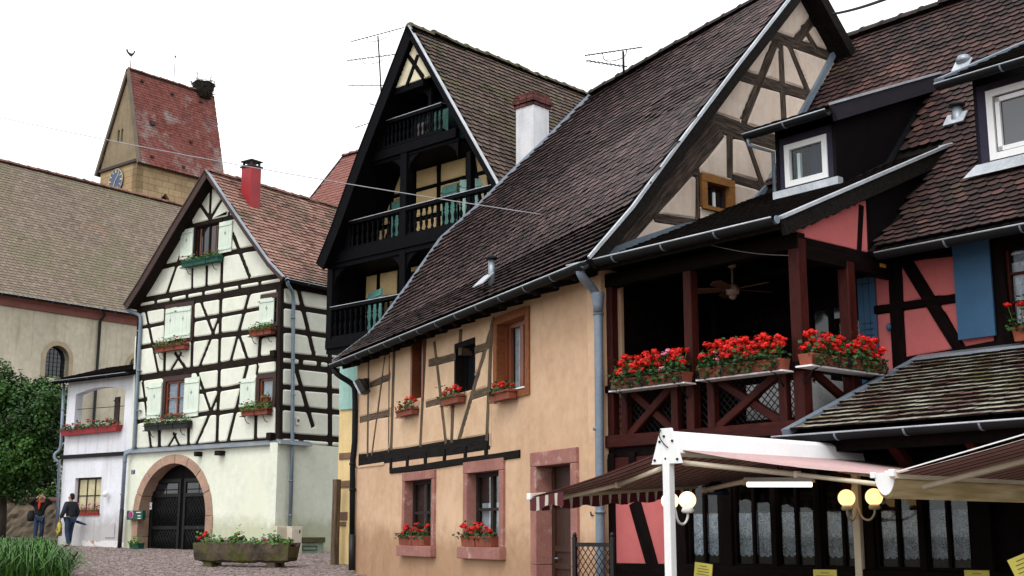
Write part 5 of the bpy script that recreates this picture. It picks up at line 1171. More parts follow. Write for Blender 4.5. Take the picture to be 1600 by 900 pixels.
# ================================================================== ochre house with the big dark roof
O = Fr(945, 17.5, 155); G = Fr(945, 17.5, 51)
def grow(r, e): return (r[0] - e, r[1] - e, r[2] + e, r[3] + e)
def ochre_house():
    t = thing('ochre_house', 'ochre plastered house with steep dark roof and timbered gable', 'house', O.W(-5, gz(21), -2))
    SL = -10.98
    # plan core behind the facade: left corner, right corner, gable foot, rear
    gl = G.W(6.2, 0); cl = O.W(SL + .1, 0, -.3); cr = O.W(-.08, 0, -.3)
    dl = D.W(5.0, 0, .1)
    MB().prism([Vector((q.x, q.y, .2)) for q in (cl, cr, G.W(5.9, 0, -.3), D.W(5.2, 0, .15))], UP * 5.0).obj('inner_backing', M['darkroom'], t)
    # --- facade plaster: everything but the timbered field at upper left
    tb = [O.p(556, 731), O.p(612, 731), O.p(770, 712), O.p(768, 480)]
    sx = O.p(768, 560)[0]; zT = 5.35; zS = 3.02
    def r8(a, b): return rect(O, Z8(*a), Z8(*b))
    U3 = r8((775, 205), (908, 500)); U3 = (U3[0], 3.86, U3[2], 5.02)
    G1 = rect(O, Y1(420, 262), Y1(568, 632)); G2 = rect(O, Y1(775, 215), Y1(955, 632)); DR = rect(O, Y1(1168, 180), Y1(1368, 790)); DR = (DR[0], .1, DR[2], DR[3])
    G1 = (G1[0], 1.4, G1[2], 2.6); G2 = (G2[0], 1.4, G2[2], 2.62)
    slab(O, t, 'plaster_wall', [(SL, .1), (0, .1), (0, zT), (sx, zT), (sx, zS), (SL, zS)], [rp(grow(U3, .07)), rp(grow(G1, .07)), rp(grow(G2, .07)), rp((DR[0] - .1, .12, DR[2] + .1, DR[3] + .08))], M['oplaster'], thick=.32)
    # return of the wall towards the porch
    MB().fbox(G, -.02, .1, .42, 5.3, -.28, .01).obj('side_wall', M['oplaster'], t)
    # --- timbered field
    bl = []
    def b8(x0, y0, x1, y1, w_, m_=None):
        q = (*O.p(*Z8(x0, y0)), *O.p(*Z8(x1, y1)), w_); bl.append(q + ((m_,) if m_ else ()))
    b8(170, 360, 164, 820, .13); b8(247, 345, 184, 815, .08); b8(267, 345, 263, 800, .08); b8(290, 320, 275, 800, .19)
    b8(436, 270, 412, 775, .15); b8(478, 280, 532, 760, .13); b8(602, 225, 596, 345, .16); b8(566, 545, 558, 755, .15); b8(760, 170, 590, 750, .14); b8(746, 200, 724, 745, .14)
    b8(176, 486, 272, 442, .13); b8(128, 650, 272, 612, .15); b8(452, 382, 578, 350, .15); b8(668, 322, 748, 293, .14); b8(438, 578, 545, 552, .13); b8(652, 538, 742, 508, .15); b8(300, 598, 372, 578, .08)
    b8(122, 838, 738, 752, .26, M['oblack'])
    U1 = r8((372, 300), (428, 576)); U2 = r8((572, 345), (668, 525))
    U1 = (U1[0], 4.15, U1[2], 5.3); U2 = (U2[0], 4.05, U2[2], 4.95)
    timber(O, t, [(SL, zS), (sx, zS), (sx, zT), (SL, zT)], bl, [rp(U1), rp(U2)], M['obeam'], M['opanel'], bulge=.012, back=.26, proud=.004, d=.01, rnd=.03, inset=.03)
    # lower black sill beam with short blocks
    A = O.P(*Z8(272, 880), .0); B = O.P(*Z8(880, 808), .0); A.z = 2.84; B.z = 2.84
    beam(t, A, B, .12, .12, O.n, M['oblack'], 'beam', .12, d0=-.03)
    for x in (275, 352, 437, 526, 624, 722):
        q = O.p(*Z8(x, 850))[0]; beam(t, O.W(q, 2.86, 0), O.W(q, 3.1, 0), .11, .1, O.n, M['oblack'], 'beam', .12, d0=-.02)
    # --- windows
    k = MB(); s0, z0, s1, z1 = U1
    for a in (s0, s1 - .09): k.fbox(O, a, z0 - .05, a + .09, z1, -.25, .03)
    k.obj('window_surround', M['chestnut'], t); window(O, t, (s0 + .09, z0, s1 - .09, z1), -.14, fw=.05, mf=M['brownframe'], nx=1, ny=2, mg=M['darkglass'])
    k = MB(); s0, z0, s1, z1 = U2
    k.fbox(O, s0, z1 - .1, s1, z1, -.25, .012); k.fbox(O, s0, z0, s0 + .08, z1, -.25, .01); k.obj('window_surround', M['oblack'], t); window(O, t, (s0 + .08, z0, s1, z1 - .1), -.16, fw=.05, mf=M['oblack'], nx=2, ny=1, mg=M['darkglass'])
    s0, z0, s1, z1 = U3; k = MB(); fw = .14
    k.fbox(O, s0 - fw, z0 - .12, s0, z1 + .12, -.2, .03); k.fbox(O, s1, z0 - .12, s1 + fw, z1 + .12, -.2, .03); k.fbox(O, s0, z1, s1, z1 + .13, -.2, .035); k.fbox(O, s0, z0 - .12, s1, z0, -.2, .035); MB().fbox(O, s0 - .1, z0 - .1, s1 + .1, z1 + .1, -.31, -.25).obj('inner_backing', M['darkroom'], t)  # the black sheet behind the sash has the unlit room's darkness as its colour
    k.obj('window_surround', M['rust'], t)
    MB().fbox(O, s0, z0, s0 + .1, z1, -.24, -.12).obj('shutter', M['chestnut'], t)
    window(O, t, (s0 + .12, z0, s1, z1), -.14, fw=.08, mf=M['chestnut'], nx=2, ny=1, curtain=M['curtain'], bar=.07)
    MB().fbox(O, s0 + .4, z0, s1, z0 + .025, -.2, .05).obj('sill', M['white'], t)
    def stonewin(r, fw, nm):
        s0, z0, s1, z1 = r; e = .004
        MB().fbox(O, s0 - fw, z1 + e, s1 + fw, z1 + fw * 1.15, -.3, .05).obj('lintel', M['sandstone_red'], t, .01)
        for a, b in ((s0 - fw, s0), (s1, s1 + fw)):
            MB().fbox(O, a, z0, b, z1, -.19, .045).obj('jamb', M['sandstone_red'], t, .01)
        MB().fbox(O, s0 - fw - .08, z0 - .2, s1 + fw + .03, z0 - e, -.3, .12).obj('sill', M['sandstone_red'], t, .015)
    stonewin(G1, .14, 'g1'); stonewin(G2, .17, 'g2')
    for r, cu in ((G1, None), (G2, M['curtain'])):
        MB().fbox(O, r[0] - .1, r[1] - .1, r[2] + .1, r[3] + .1, -.31, -.235).obj('inner_backing', M['darkroom'], t)  # black sheet just behind the panes, room darkness put into its colour
        window(O, t, r, -.13, fw=.07, mf=mat('near_black_frame', (.02, .013, .011), None, bump=.05), nx=2, ny=2, curtain=cu, bar=.05, cfrac=(0, .6))
    # doorway
    s0, z0, s1, z1 = DR; fw = .2
    MB().fbox(O, s0 - fw, z1 + .004, s1 + fw, z1 + .22, -.3, .05).obj('lintel', M['sandstone_red'], t, .012)
    for a, b in ((s0 - fw, s0), (s1, s1 + fw)):
        for zz0, zz1 in ((.1, 1.15), (1.155, z1)): MB().fbox(O, a, zz0, b, zz1, -.3, .045).obj('jamb', M['sandstone_red'], t, .012)
    dk = MB().fbox(O, s0, .1, s1, z1, -.3, -.24).obj('door', M['doorwood'], t)
    k = MB()
    for z in (.5, 1.1, 1.35, 2.0): k.fbox(O, s0 + .12, z, s1 - .05, z + .08, -.24, -.215)
    for s in (s0 + .02, s1 - .12): k.fbox(O, s, .15, s + .1, z1 - .05, -.24, -.213)
    k.obj('door_rail', M['doorwood'], dk); MB().tube([O.W(s0 + .14, 1.25, -.2), O.W(s0 + .22, 1.25, -.17), O.W(s0 + .3, 1.25, -.17)], .012, 6).obj('handle', M['zinc'], dk)
    MB().fbox(O, s0 - .1, .0, s1 + .1, gz(18.7) + .12, -.3, .35).obj('doorstep', M['sandstone_red'], t, .015)
    q = O.P(870 - 0, 808, .03)
    q = O.P(*Y7(412, 545), .04); MB().tube([q, q + O.n * .06, q + O.n * .07 + UP * .05], .012, 5).obj('shutter_hook', M['iron'], t)
    # --- the big roof, left edge against the galleried house
    EL = O.P(520, 572, .5)
    pl = [D.P(u, v, .35) for u, v in ((578, 523), (600, 500), (637, 450), (690, 375), (747, 325), (800, 272), (860, 215), (925, 150))]
    L = [EL + UP * .02] + pl
    pr = [G.P(u, v, .32) for u, v in ((918, 405), (986, 327), (1061, 224), (1152, 103), (1227, 7), (1265, -42))]
    L[0].z = pr[0].z = 5.3
    ro = roof(t, L, pr, TM['o'], TM['oi'], wt=.18, ex=.16, nind=300, base=M['oblack'], thick=.1, th=.021, jit=1.5)
    apex = pr[-1]
    # rear slope
    rk = G.P(1324, 66, .32); gb = apex + (rk - apex) * ((apex.z - 5.3) / (apex.z - rk.z)); roof(t, [gb, apex], [L[-1] + (gb - apex) * .99 + Vector((0, 0, 0)), L[-1]], TM['o'], wt=.3, ex=.3, base=M['oblack'], name='rear_roof')
    ridge(ro, L[-1] + UP * .05, apex + UP * .05, TM['ridgeo'], .12, .38)
    # flashings and verge boards
    k = MB()
    for a, b in zip(L[1:], L[2:]):
        d = (b - a).normalized(); up = d.cross(D.n); up = up if up.z > 0 else -up
        k.sweep([a, b], [(-.06, .0), (.03, .0), (.03, .075), (-.06, .085)], D.n, up)
    k.obj('flashing', M['zincpipe'], ro)
    a, b = L[0], L[1]; MB().sweep([a, b], [(-.03, -.02), (.03, -.02), (.03, .06), (-.03, .06)], D.n, UP).obj('verge_flashing', M['lead'], ro)
    for a, b in zip(pr, pr[1:]):
        d = (b - a).normalized(); up = d.cross(G.n); up = up if up.z > 0 else -up
        MB().sweep([a, b], [(-.03, -.17), (.05, -.17), (.05, .0), (-.03, .0)], G.n, up).obj('verge_board', M['oblack'], t)
        MB().sweep([a, b], [(.03, .0), (.062, .0), (.062, .045), (.03, .05)], G.n, up).obj('verge_flashing', M['lead'], t)
        MB().sweep([a, b], [(-.34, -.15), (-.03, -.15), (-.03, -.11), (-.34, -.11)], G.n, up).obj('soffit_board', M['oblack'], t)
    b2 = gb; a = apex; d = (a - b2).normalized(); up = d.cross(G.n); up = up if up.z > 0 else -up
    MB().sweep([a, b2], [(-.03, -.17), (.06, -.17), (.06, .03), (-.03, .03)], G.n, up).obj('verge_board', M['oblack'], t)
    MB().sweep([a, b2], [(-.34, -.16), (-.03, -.16), (-.03, -.11), (-.34, -.11)], G.n, up).obj('soffit_board', M['oblack'], t)
    # eave soffit and gutter
    e0, e1 = O.W(-11.3, 5.22, .42), O.W(.2, 5.22, .42)
    MB().prism([O.W(-11.3, 5.2, .46), O.W(.15, 5.2, .46), O.W(.15, 5.3, -.2), O.W(-11.0, 5.3, -.2)], UP * .05).obj('soffit', M['oblack'], t)
    for i in range(18):
        s = -10.8 + i * .63; beam(t, O.W(s, 5.16, .4), O.W(s, 5.3, -.1), .1, .1, UP, M['oblack'], 'rafter_end', .05)
    gA = O.P(520, 573, .52); gB = O.P(912, 411, .52); gA.z = gB.z = 5.24
    gutter(t, gA, gB, M['zincdark'], .085)
    # drainpipes
    p = [O.P(905, 418, .5), O.P(908, 432, .48), O.P(928, 452, .2), O.P(935, 470, .14), O.P(936, 600, .14), O.P(938, 850, .14)]
    p.append(Vector((p[-1].x, p[-1].y, .4)))
    pipe(t, smooth(p[:5], 2) + p[5:], .062, M['zincpipe'], [O.P(935, y, .14) for y in (490, 670)] + [O.P(938, 800, .14)])
    q = O.P(934, 455, .16); MB().lathe(Vector((q.x, q.y, q.z - .2)), [(.065, -.1), (.075, 0), (.095, .14), (.095, .18)], 10).obj('rain_hopper', M['zincpipe'], t)
    p = [O.P(522, 577, .5), O.P(526, 585, .48), O.P(552, 600, .12), O.P(555, 612, .09), O.P(554, 690, .08), O.P(551, 720, .08), O.P(550, 840, .08)]
    pipe(t, smooth(p[:5], 2) + p[5:], .06, M['zincdark'], [O.P(551, y, .08) for y in (725, 765)], [O.P(550, 835, .08), O.P(549.5, 891, .08)])
    # chimney-like vent pipe on the roof
    q = plane_hit(768, 438, pr[1], pr[2], L[4]); v = MB(); v.lathe(q, [(.055, -.1), (.055, .34)], 10).obj('roof_vent_pipe', M['zinc'], ro)
    MB().lathe(q + UP * .34, [(.03, 0), (.1, .02), (.1, .05), (.02, .1)], 10).obj('vent_cowl', M['zincdark'], ro); MB().box(q + UP * .02 - O.e * .12 + O.n * .1, O.e, (O.n - UP * 1.0).normalized(), (O.n + UP).normalized(), .4, .3, .02).obj('vent_flashing', M['lead'], ro)
    # --- gable wall
    bl = []
    def b2_(x0, y0, x1, y1, w_): bl.append((*G.p(*Y2(x0, y0)), *G.p(*Y2(x1, y1)), w_))
    b2_(640, 112, 880, 200, .2); b2_(545, 250, 800, 328, .2); b2_(440, 392, 900, 560, .25); b2_(470, 430, 700, 500, .16)
    b2_(670, 135, 558, 410, .16); b2_(683, 148, 697, 420, .14); b2_(712, 152, 786, 330, .13); b2_(812, 40, 735, 140, .17); b2_(758, 85, 804, 165, .13)
    b2_(474, 425, 100, 850, .42); b2_(515, 455, 515, 602, .14); b2_(570, 465, 630, 640, .12); b2_(385, 575, 412, 580, .14); b2_(525, 598, 640, 632, .15); b2_(262, 728, 420, 752, .14); b2_(408, 575, 408, 760, .1)
    gw = rect(G, Y2(412, 580), Y2(526, 724)); ap = G.p(1262, -34); rb = G.p(1312, 66); out = [(-.2, 5.3), (rb[0] + (rb[0] - ap[0]) * (rb[1] - 5.3) / (ap[1] - rb[1]), 5.3), ap]
    timber(G, t, out, bl, [rp(gw)], M['gbeam'], M['gpanel'], bulge=.02, back=.12, proud=.0, d=.015, rnd=.05, inset=.04)
    MB().prism([G.W(-.1, 5.2, -.1), G.W(out[1][0] - .1, 5.2, -.1), G.W(ap[0], ap[1] - .25, -.1)], -G.n * .2).obj('inner_backing', M['oblack'], t)
    MB().fbox(G, .42, .1, 6.0, 5.25, -.28, 0).obj('lower_gable_wall', M['rdark'], t)
    s0, z0, s1, z1 = gw; k = MB(); f = .12
    k.fbox(G, s0, z0, s0 + f, z1, -.1, .06); k.fbox(G, s1 - f, z0, s1, z1, -.1, .06); k.fbox(G, s0, z1 - f, s1, z1, -.1, .065); k.fbox(G, s0, z0, s1, z0 + .06, -.1, .065); k.obj('window_surround', M['yellowwood'], t)
    window(G, t, (s0 + f, z0 + .06, s1 - f, z1 - f), -.04, fw=.05, mf=M['brownframe'], nx=2, ny=1, mg=M['darkglass'])
    MB().fbox(G, s0 + .32, z0 + .08, s0 + .36, z1 - .25, -.03, .0).obj('casement', M['white'], t)
def plane_hit(u, v, a, b, c):
    n = (b - a).cross(c - a).normalized(); d = ray(u, v); return CAM + d * ((a - CAM).dot(n) / d.dot(n))
ochre_house()
def obox(px0, px1, h, label, group, nh=7, w_=.15, off=.04, mb=None, fh=.2, hr=.05, nleaf=110, tray=None):
    A = O.P(*px0, off); B = O.P(*px1, off); A.z = B.z = (A.z + B.z) / 2
    t = planter('flower_box', label, 'flower box', group, A, B, O.n, w_, h, mb or M['terracotta'], nh=nh, hr=hr, fh=fh, nleaf=nleaf, ls=.055, tray=tray)
    k = MB()
    for z in (-.01, h * .7): k.tube([A + UP * z, A + O.n * (w_ + .015) + UP * z, B + O.n * (w_ + .015) + UP * z, B + UP * z], .006, 4)
    k.obj('bracket', M['iron'], t)
gp = 'small geranium boxes on the upper windows of the ochre house'
obox(Z8(328, 632), Z8(402, 628), .13, 'small geranium box below the leftmost narrow upper window of the ochre house', gp, 6)
obox(Z8(540, 580), Z8(622, 572), .15, 'geranium box with a drooping bloom below the dark middle upper window', gp, 6)
obox(Z8(770, 562), Z8(864, 555), .15, 'geranium box below the rust-framed upper window', gp, 6)
def sills():
    for (a, b), lab in (((418, 490), 'left terracotta geranium pot on the left ground-floor stone sill'), ((492, 566), 'right terracotta geranium pot on the left ground-floor stone sill'), ((778, 855), 'left terracotta geranium pot on the right ground-floor stone sill'), ((860, 952), 'right terracotta geranium pot on the right ground-floor stone sill')):
        A = O.P(*Y1(a, 634), -.06); B = O.P(*Y1(b, 634), -.06); A.z = B.z = 1.402
        planter('flower_pot', lab, 'flower pot', 'geranium pots on the stone sills', A, B, O.n, .17, .17, M['terracotta'], nh=7, hr=.047, fh=.22, nleaf=110, ls=.06, spread=.02)
sills()
def floodlight():
    q = O.P(562, 607, .3); t = thing('floodlight', 'small floodlight on the left corner of the ochre house', 'floodlight', q)
    n_ = (O.n * .6 - UP * .5 - O.e * .6).normalized(); x_ = n_.cross(UP).normalized(); y_ = x_.cross(n_)
    MB().box(q, x_, y_, n_, .26, .3, .04).obj('lens', mat('lamp_glass', (.45, .48, .5), None, bump=0, rough=.2), t)
    MB().box(q - n_ * .08, x_, y_, n_, .28, .32, .12).obj('housing', M['iron'], t, .02)
    k = O.P(575, 602, .02); MB().tube([q - n_ * .12, k], .025, 6).obj('arm', M['iron'], t); MB().box(k + O.n * .06, O.e, O.n, UP, .18, .12, .28).obj('box', M['iron'], t, .01)
floodlight()
# ================================================================== red restaurant house with the covered balcony
R = Fr(945, 17.6, 140); RS = Fr(0, 0, 50, o=R.W(3.44, 0)); 
R2O = -2.08
def rprof(s):      # main roof section at a position along the facade
    return [R.W(s, 5.2, R2O + .6), R.W(s, 5.62, R2O + .05), R.W(s, 6.98, -3.45), R.W(s, 10.3, -6.08)]
def porch_z(off): return 5.45 + (-off) * .436      # porch roof height
def main_z(off):
    P = [(R2O + .6, 5.2), (R2O + .05, 5.62), (-3.45, 6.98), (-6.08, 10.3)]
    for (a, za), (b, zb) in zip(P, P[1:]):
        if off >= b: return za + (zb - za) * (a - off) / (a - b)
    return 10.3
def right_house():
    t = thing('restaurant_house', 'dark red timbered restaurant house with covered balcony and dormers', 'house', R.W(3, gz(15), -3))
    SR = 9.5
    # --- main roof (nearest tiles single)
    def rej(P):
        s = (P - R.o).dot(R.e); o = (P - R.o).dot(R.n)
        if P.z < porch_z(o) + .06 and s < 3.5: return True               # under the porch roof
        if 1.45 < s < 2.72 and P.z < dz1(o) and o > -6: return o > -4.6
        if s > 4.28 and -5.2 < o < -2.55 and P.z > 6.2: return P.z < 7.75 + (-2.55 - o) * .45 and s > 4.3
        return False
    def dz1(o): return 7.45 + (-1.8 - o) * .42
    sL = -.2
    ro = roof(t, rprof(-.02), rprof(SR), TM['r'], TM['ri'], wt=.165, ex=.14, nind=300, reject=rej, base=M['oblack'], thick=.1, th=.018)
    ridge(ro, R.W(.1, 10.36, -6.08), R.W(SR, 10.36, -6.08), TM['ridgeo'], .13, .4)
    lo = [R.W(sL, 6.9, -3.42), R.W(sL, 10.3, -6.08)]; hi = [R.W(1.0, 6.9, -3.42), R.W(1.0, 10.3, -6.08)]
    roof(t, [R.W(SR, 5.2, -10.6), R.W(SR, 10.3, -6.08)], [R.W(-.2, 5.2, -10.6), R.W(-.2, 10.3, -6.08)], TM['r'], wt=.3, ex=.3, base=M['oblack'], name='rear_roof')
    # --- porch roof
    pl = [R.W(-.1, porch_z(.42), .42), R.W(-.1, porch_z(-3.4), -3.4)]; pr = [R.W(3.5, porch_z(.42), .42), R.W(3.5, porch_z(-3.5), -3.5)]
    def rejp(P):
        s = (P - R.o).dot(R.e); o = (P - R.o).dot(R.n); return 1.5 < s < 2.66 and o < -2.05
    ro2 = roof(t, pl, pr, TM['r'], wt=.165, ex=.14, reject=rejp, base=M['oblack'], thick=.08, name='porch_roof')
    A, B = pr[0], pr[1]; d = (B - A).normalized(); up = d.cross(R.e); up = up if up.z > 0 else -up
    MB().sweep([A, B], [(-.02, -.17), (.05, -.17), (.05, .03), (-.02, .03)], R.e, up).obj('verge_board', M['oblack'], t)
    MB().sweep([A, B], [(-.02, .03), (.07, .03), (.07, .07), (-.02, .07)], R.e, up).obj('verge_flashing', M['lead'], t)
    MB().box(B + UP * .03, R.e, R.n, UP, .22, .2, .02).obj('lead_patch', M['lead'], t)
    gutter(t, R.W(-.1, 5.3, .5), R.W(3.5, 5.3, .5), M['zincdark'], .085)
    MB().lathe(R.W(3.52, 5.28, .5), [(.05, 0), (.05, .012)], 10, R.e).obj('gutter_end', M['zincpipe'], t)
    gutter(t, R.W(3.62, 5.12, R2O + .68), R.W(SR, 5.12, R2O + .68), M['zincdark'], .085)
    # flashing where the roofs meet the ochre gable
    fl = [G.P(*Y2(x, y), .05) for x, y in ((95, 855), (200, 815), (340, 768), (450, 745), (545, 700), (600, 672), (640, 625), (665, 570))]
    MB().sweep(fl, [(-.02, -.05), (.05, -.05), (.05, .07), (-.02, .07)], G.n, UP).obj('valley_flashing', M['zincpipe'], t)
    fl = [G.P(*Y2(x, y), .05) for x, y in ((745, 400), (800, 300), (845, 215), (872, 160))]
    MB().sweep(fl, [(-.02, -.04), (.05, -.04), (.05, .06), (-.02, .06)], G.n, (UP - G.e * .6).normalized()).obj('valley_flashing', M['zincpipe'], t)
    # --- side cheek under the porch roof: pink triangle, boarding behind
    bo = Fr(0, 0, 50, o=R.W(3.4, 0))
    # bo.s runs backwards from the front of the porch
    zt = lambda s: porch_z(-s) - .22
    timber(bo, t, [(.02, 5.14), (1.58, 5.14), (1.58, zt(1.58)), (.02, zt(.02))], [(0, 5.12, 1.62, 5.12, .14), (1.3, 5.1, 1.42, 5.8, .1), (1.56, 5, 1.56, 5.9, .08)], [], M['rdark'], M['pink'], off=0, back=.05, bulge=.004, d=.02, rnd=.01, inset=.01)
    MB().prism([bo.W(1.58, 4.95, .0), bo.W(3.45, porch_z(-3.45) - .2, 0), bo.W(1.58, zt(1.58), 0)], -bo.n * .04).obj('boarding', M['blackboard'], t)
    MB().prism([bo.W(.0, 4.95, -.06), bo.W(1.7, 4.95, -.06), bo.W(3.45, porch_z(-3.45) - .2, -.06), bo.W(.0, zt(0), -.06)], -bo.n * .04).obj('inner_backing', M['blackboard'], t)
    # --- balcony structure
    zf = 2.75; zr = 3.58; zc = 4.95
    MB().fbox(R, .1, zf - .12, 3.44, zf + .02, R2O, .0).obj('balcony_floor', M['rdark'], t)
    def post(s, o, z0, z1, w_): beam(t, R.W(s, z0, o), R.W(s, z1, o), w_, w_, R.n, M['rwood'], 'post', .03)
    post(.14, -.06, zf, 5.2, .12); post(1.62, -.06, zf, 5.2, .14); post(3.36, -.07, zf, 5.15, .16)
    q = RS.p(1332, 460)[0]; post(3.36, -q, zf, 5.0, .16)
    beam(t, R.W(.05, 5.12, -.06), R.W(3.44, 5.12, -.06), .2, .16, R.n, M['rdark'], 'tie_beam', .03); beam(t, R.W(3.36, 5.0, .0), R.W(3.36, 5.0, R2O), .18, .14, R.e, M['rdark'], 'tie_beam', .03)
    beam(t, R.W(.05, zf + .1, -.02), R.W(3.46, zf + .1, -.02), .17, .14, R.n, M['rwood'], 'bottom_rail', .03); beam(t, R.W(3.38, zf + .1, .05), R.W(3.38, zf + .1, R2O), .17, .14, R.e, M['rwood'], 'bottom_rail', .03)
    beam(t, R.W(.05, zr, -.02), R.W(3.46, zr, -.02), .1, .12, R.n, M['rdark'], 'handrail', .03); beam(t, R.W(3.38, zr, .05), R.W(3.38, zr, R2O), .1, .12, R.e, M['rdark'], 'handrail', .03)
    beam(t, R.W(.05, zf - .22, -.03), R.W(3.5, zf - .22, -.03), .2, .1, R.n, M['rwood'], 'fascia', .03)
    for s in (.12, .52, 1.02, 1.54, 2.06, 2.58, 3.1): MB().fbox(R, s, zf - .34, s + .12, zf - .06, -.1, .045).obj('joist_end', M['rdark'], t, .01)
    # stiles, braces and lattice of the railing
    for s in (.42, 1.35, 1.98, 3.12): beam(t, R.W(s, zf + .15, -.03), R.W(s, zr, -.03), .12, .1, R.n, M['rwood'], 'stile', .03)
    for a, b in ((.48, 1.3), (2.04, 3.06)):
        beam(t, R.W(a, zf + .17, -.035), R.W(b, zr - .04, -.035), .11, .07, R.n, M['rwood'], 'brace', .03); beam(t, R.W(a, zr - .04, -.05), R.W(b, zf + .17, -.05), .11, .07, R.n, M['rwood'], 'brace', .03, d0=-.02)
    for a, b in ((.3, 1.6),): beam(t, R.W(3.385, zf + .17, -a), R.W(3.385, zr - .04, -b), .11, .06, R.e, M['rwood'], 'brace', .03); beam(t, R.W(3.375, zr - .04, -a), R.W(3.375, zf + .17, -b), .11, .06, R.e, M['rwood'], 'brace', .03, d0=-.02)
    for a, b in ((.2, 1.55), (1.72, 3.28)):
        k = MB(); n_ = int((b - a) / .1)
        for i in range(-7, n_ + 1):
            x0 = a + i * .1; h_ = zr - zf - .2
            for sg in (1, -1):
                p0 = [x0, zf + .18] if sg > 0 else [x0, zr - .02]; p1 = [x0 + h_, zr - .02] if sg > 0 else [x0 + h_, zf + .18]
                if x0 < a: f = (a - x0) / h_; p0 = [a, p0[1] + (p1[1] - p0[1]) * f]
                if x0 + h_ > b: f = (b - x0) / h_; p1 = [b, (zf + .18 if sg > 0 else zr - .02) + (p1[1] - (zf + .18 if sg > 0 else zr - .02)) * f]
                if p1[0] > p0[0] + .01: k.tube([R.W(*p0, -.13 - .006 * sg), R.W(*p1, -.13 - .006 * sg)], .007, 4)
        k.obj('lattice_panel', M['iron'], t)
    # --- first-floor wall of the house (pink fields, oak)
    F2 = R.at(0, R2O)
    z0w, z1w = 2.6, 5.45
    MB().fbox(F2, .0, .2, SR, 5.6, -5, -.12).obj('inner_backing', M['darkroom'], t)
    bl = []
    def b6(x0, y0, x1, y1, w_): bl.append((*F2.p(*Y6(x0, y0)), *F2.p(*Y6(x1, y1)), w_))
    b6(592, -60, 622, 540, .19); b6(635, 0, 940, 500, .16); b6(505, 256, 900, 196, .11); b6(640, 505, 1250, 398, .16); b6(440, 20, 1240, -80, .2)
    b6(1065, -40, 1110, 420, .22); b6(880, 10, 895, 195, .04)
    pw = F2.p(*Y6(515, 250))[0]
    timber(F2, t, [(pw, 3.4), (SR, 3.4), (SR, z1w), (pw, z1w)], bl, [rp((F2.p(*Y6(1110, 200))[0], 3.95, F2.p(*Y6(1110, 200))[0] + 1.1, 5.15))], M['rdark'], M['pink'], off=0, back=.1, bulge=.006, d=.04, rnd=.02, inset=.02)
    wx = F2.p(*Y6(1112, 200))[0]; window(F2, t, (wx, 3.95, wx + 1.05, 5.15), -.02, fw=.07, mf=M['rwood'], nx=3, ny=3, curtain=M['lace'])
    shutter(F2, t, (F2.p(*Y6(896, 200))[0], 3.98, F2.p(*Y6(1072, 200))[0], 5.22), .06, M['blue'], boards=1, holes=False, battens=False)
    sh = rect(F2, Y6(432, 30), Y6(520, 400)); shutter(F2, t, (sh[0] - .05, 2.9, sh[2], 5.0), .0, M['blue'], boards=3, holes=False, battens=False)
    k = MB()
    for z in (4.2, 4.28, 4.36, 4.9): k.fbox(F2, sh[0], z, sh[2] - .05, z + .012, .036, .042)
    k.obj('shutter_slat', M['iron'], t)
    q = F2.P(*Y6(501, 52), .3); lp = MB().box(q, F2.e, F2.n, UP, .26, .12, .05).obj('wall_lamp', mat('amber_lamp', (.6, .28, .05), None, bump=0), t); MB().tube([q - F2.n * .06, q - F2.n * .28], .012, 5).obj('lamp_arm', M['iron'], lp)
    k = F2.P(*Y6(566, 333), .05); MB().lathe(k, [(.01, -.05), (.035, -.02), (.035, .02), (.01, .05)], 8).obj('door_bell', M['blue'], t)
    # back wall inside the porch with door and window
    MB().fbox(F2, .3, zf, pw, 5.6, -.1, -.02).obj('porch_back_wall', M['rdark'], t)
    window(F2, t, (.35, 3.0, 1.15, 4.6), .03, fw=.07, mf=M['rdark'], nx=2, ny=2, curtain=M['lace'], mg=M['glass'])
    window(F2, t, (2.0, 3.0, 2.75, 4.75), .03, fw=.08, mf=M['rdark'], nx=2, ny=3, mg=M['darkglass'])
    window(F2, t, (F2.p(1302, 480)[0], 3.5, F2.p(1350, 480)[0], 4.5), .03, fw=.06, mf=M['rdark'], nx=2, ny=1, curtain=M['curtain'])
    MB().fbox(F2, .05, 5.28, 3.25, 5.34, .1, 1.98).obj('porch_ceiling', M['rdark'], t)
    # --- ground floor: restaurant front
    zg = .1; zt_ = 2.55
    wins = []
    for a, b in ((1075, 1119), (1147, 1201), (1214, 1268), (1285, 1344), (1369, 1431), (1446, 1511)):
        wins.append((R.p(a, 835)[0] - .03, R.p(b, 835)[0] + .03))
    holes = [(a, 1.22, b, 2.3) for a, b in wins]
    bl = [(0.05, 2.46, 9, 2.46, .16), (.05, 1.12, 9, 1.12, .2), (.12, .1, .12, 2.5, .16), (*R.p(*Y7(640, 470)), *R.p(*Y7(750, 850)), .2), (.05, .35, 9, .35, .2)]
    edges = [wins[0][0] - .13] + [(wins[i][1] + wins[i + 1][0]) / 2 for i in range(5)] + [wins[-1][1] + .12]
    for i, e in enumerate(edges): bl.append((e, .2, e, 2.5, .24 if i == 0 else max(.1, (wins[i][0] - wins[i - 1][1] - .01)) if 0 < i < 6 else .24))
    wp = wins[0][0] - .1
    timber(R, t, [(.0, .3), (wp, .3), (wp, 2.5), (.0, 2.5)], bl[:5] + bl[5:6], [], M['rdark'], M['pink'], off=-.02, back=.1, bulge=.004, d=.03, rnd=.01, inset=.015)
    for b in bl[6:]: beam(t, R.W(b[0], b[1], -.06), R.W(b[2], b[3], -.06), b[4] * .9, .1, R.n, M['rdark'], 'beam', .02)
    for (a, b), e0, e1 in zip(wins, edges, edges[1:]):
        MB().fbox(R, e0, .4, e1, 1.06, -.1, -.04).obj('panel', M['rdark'], t)
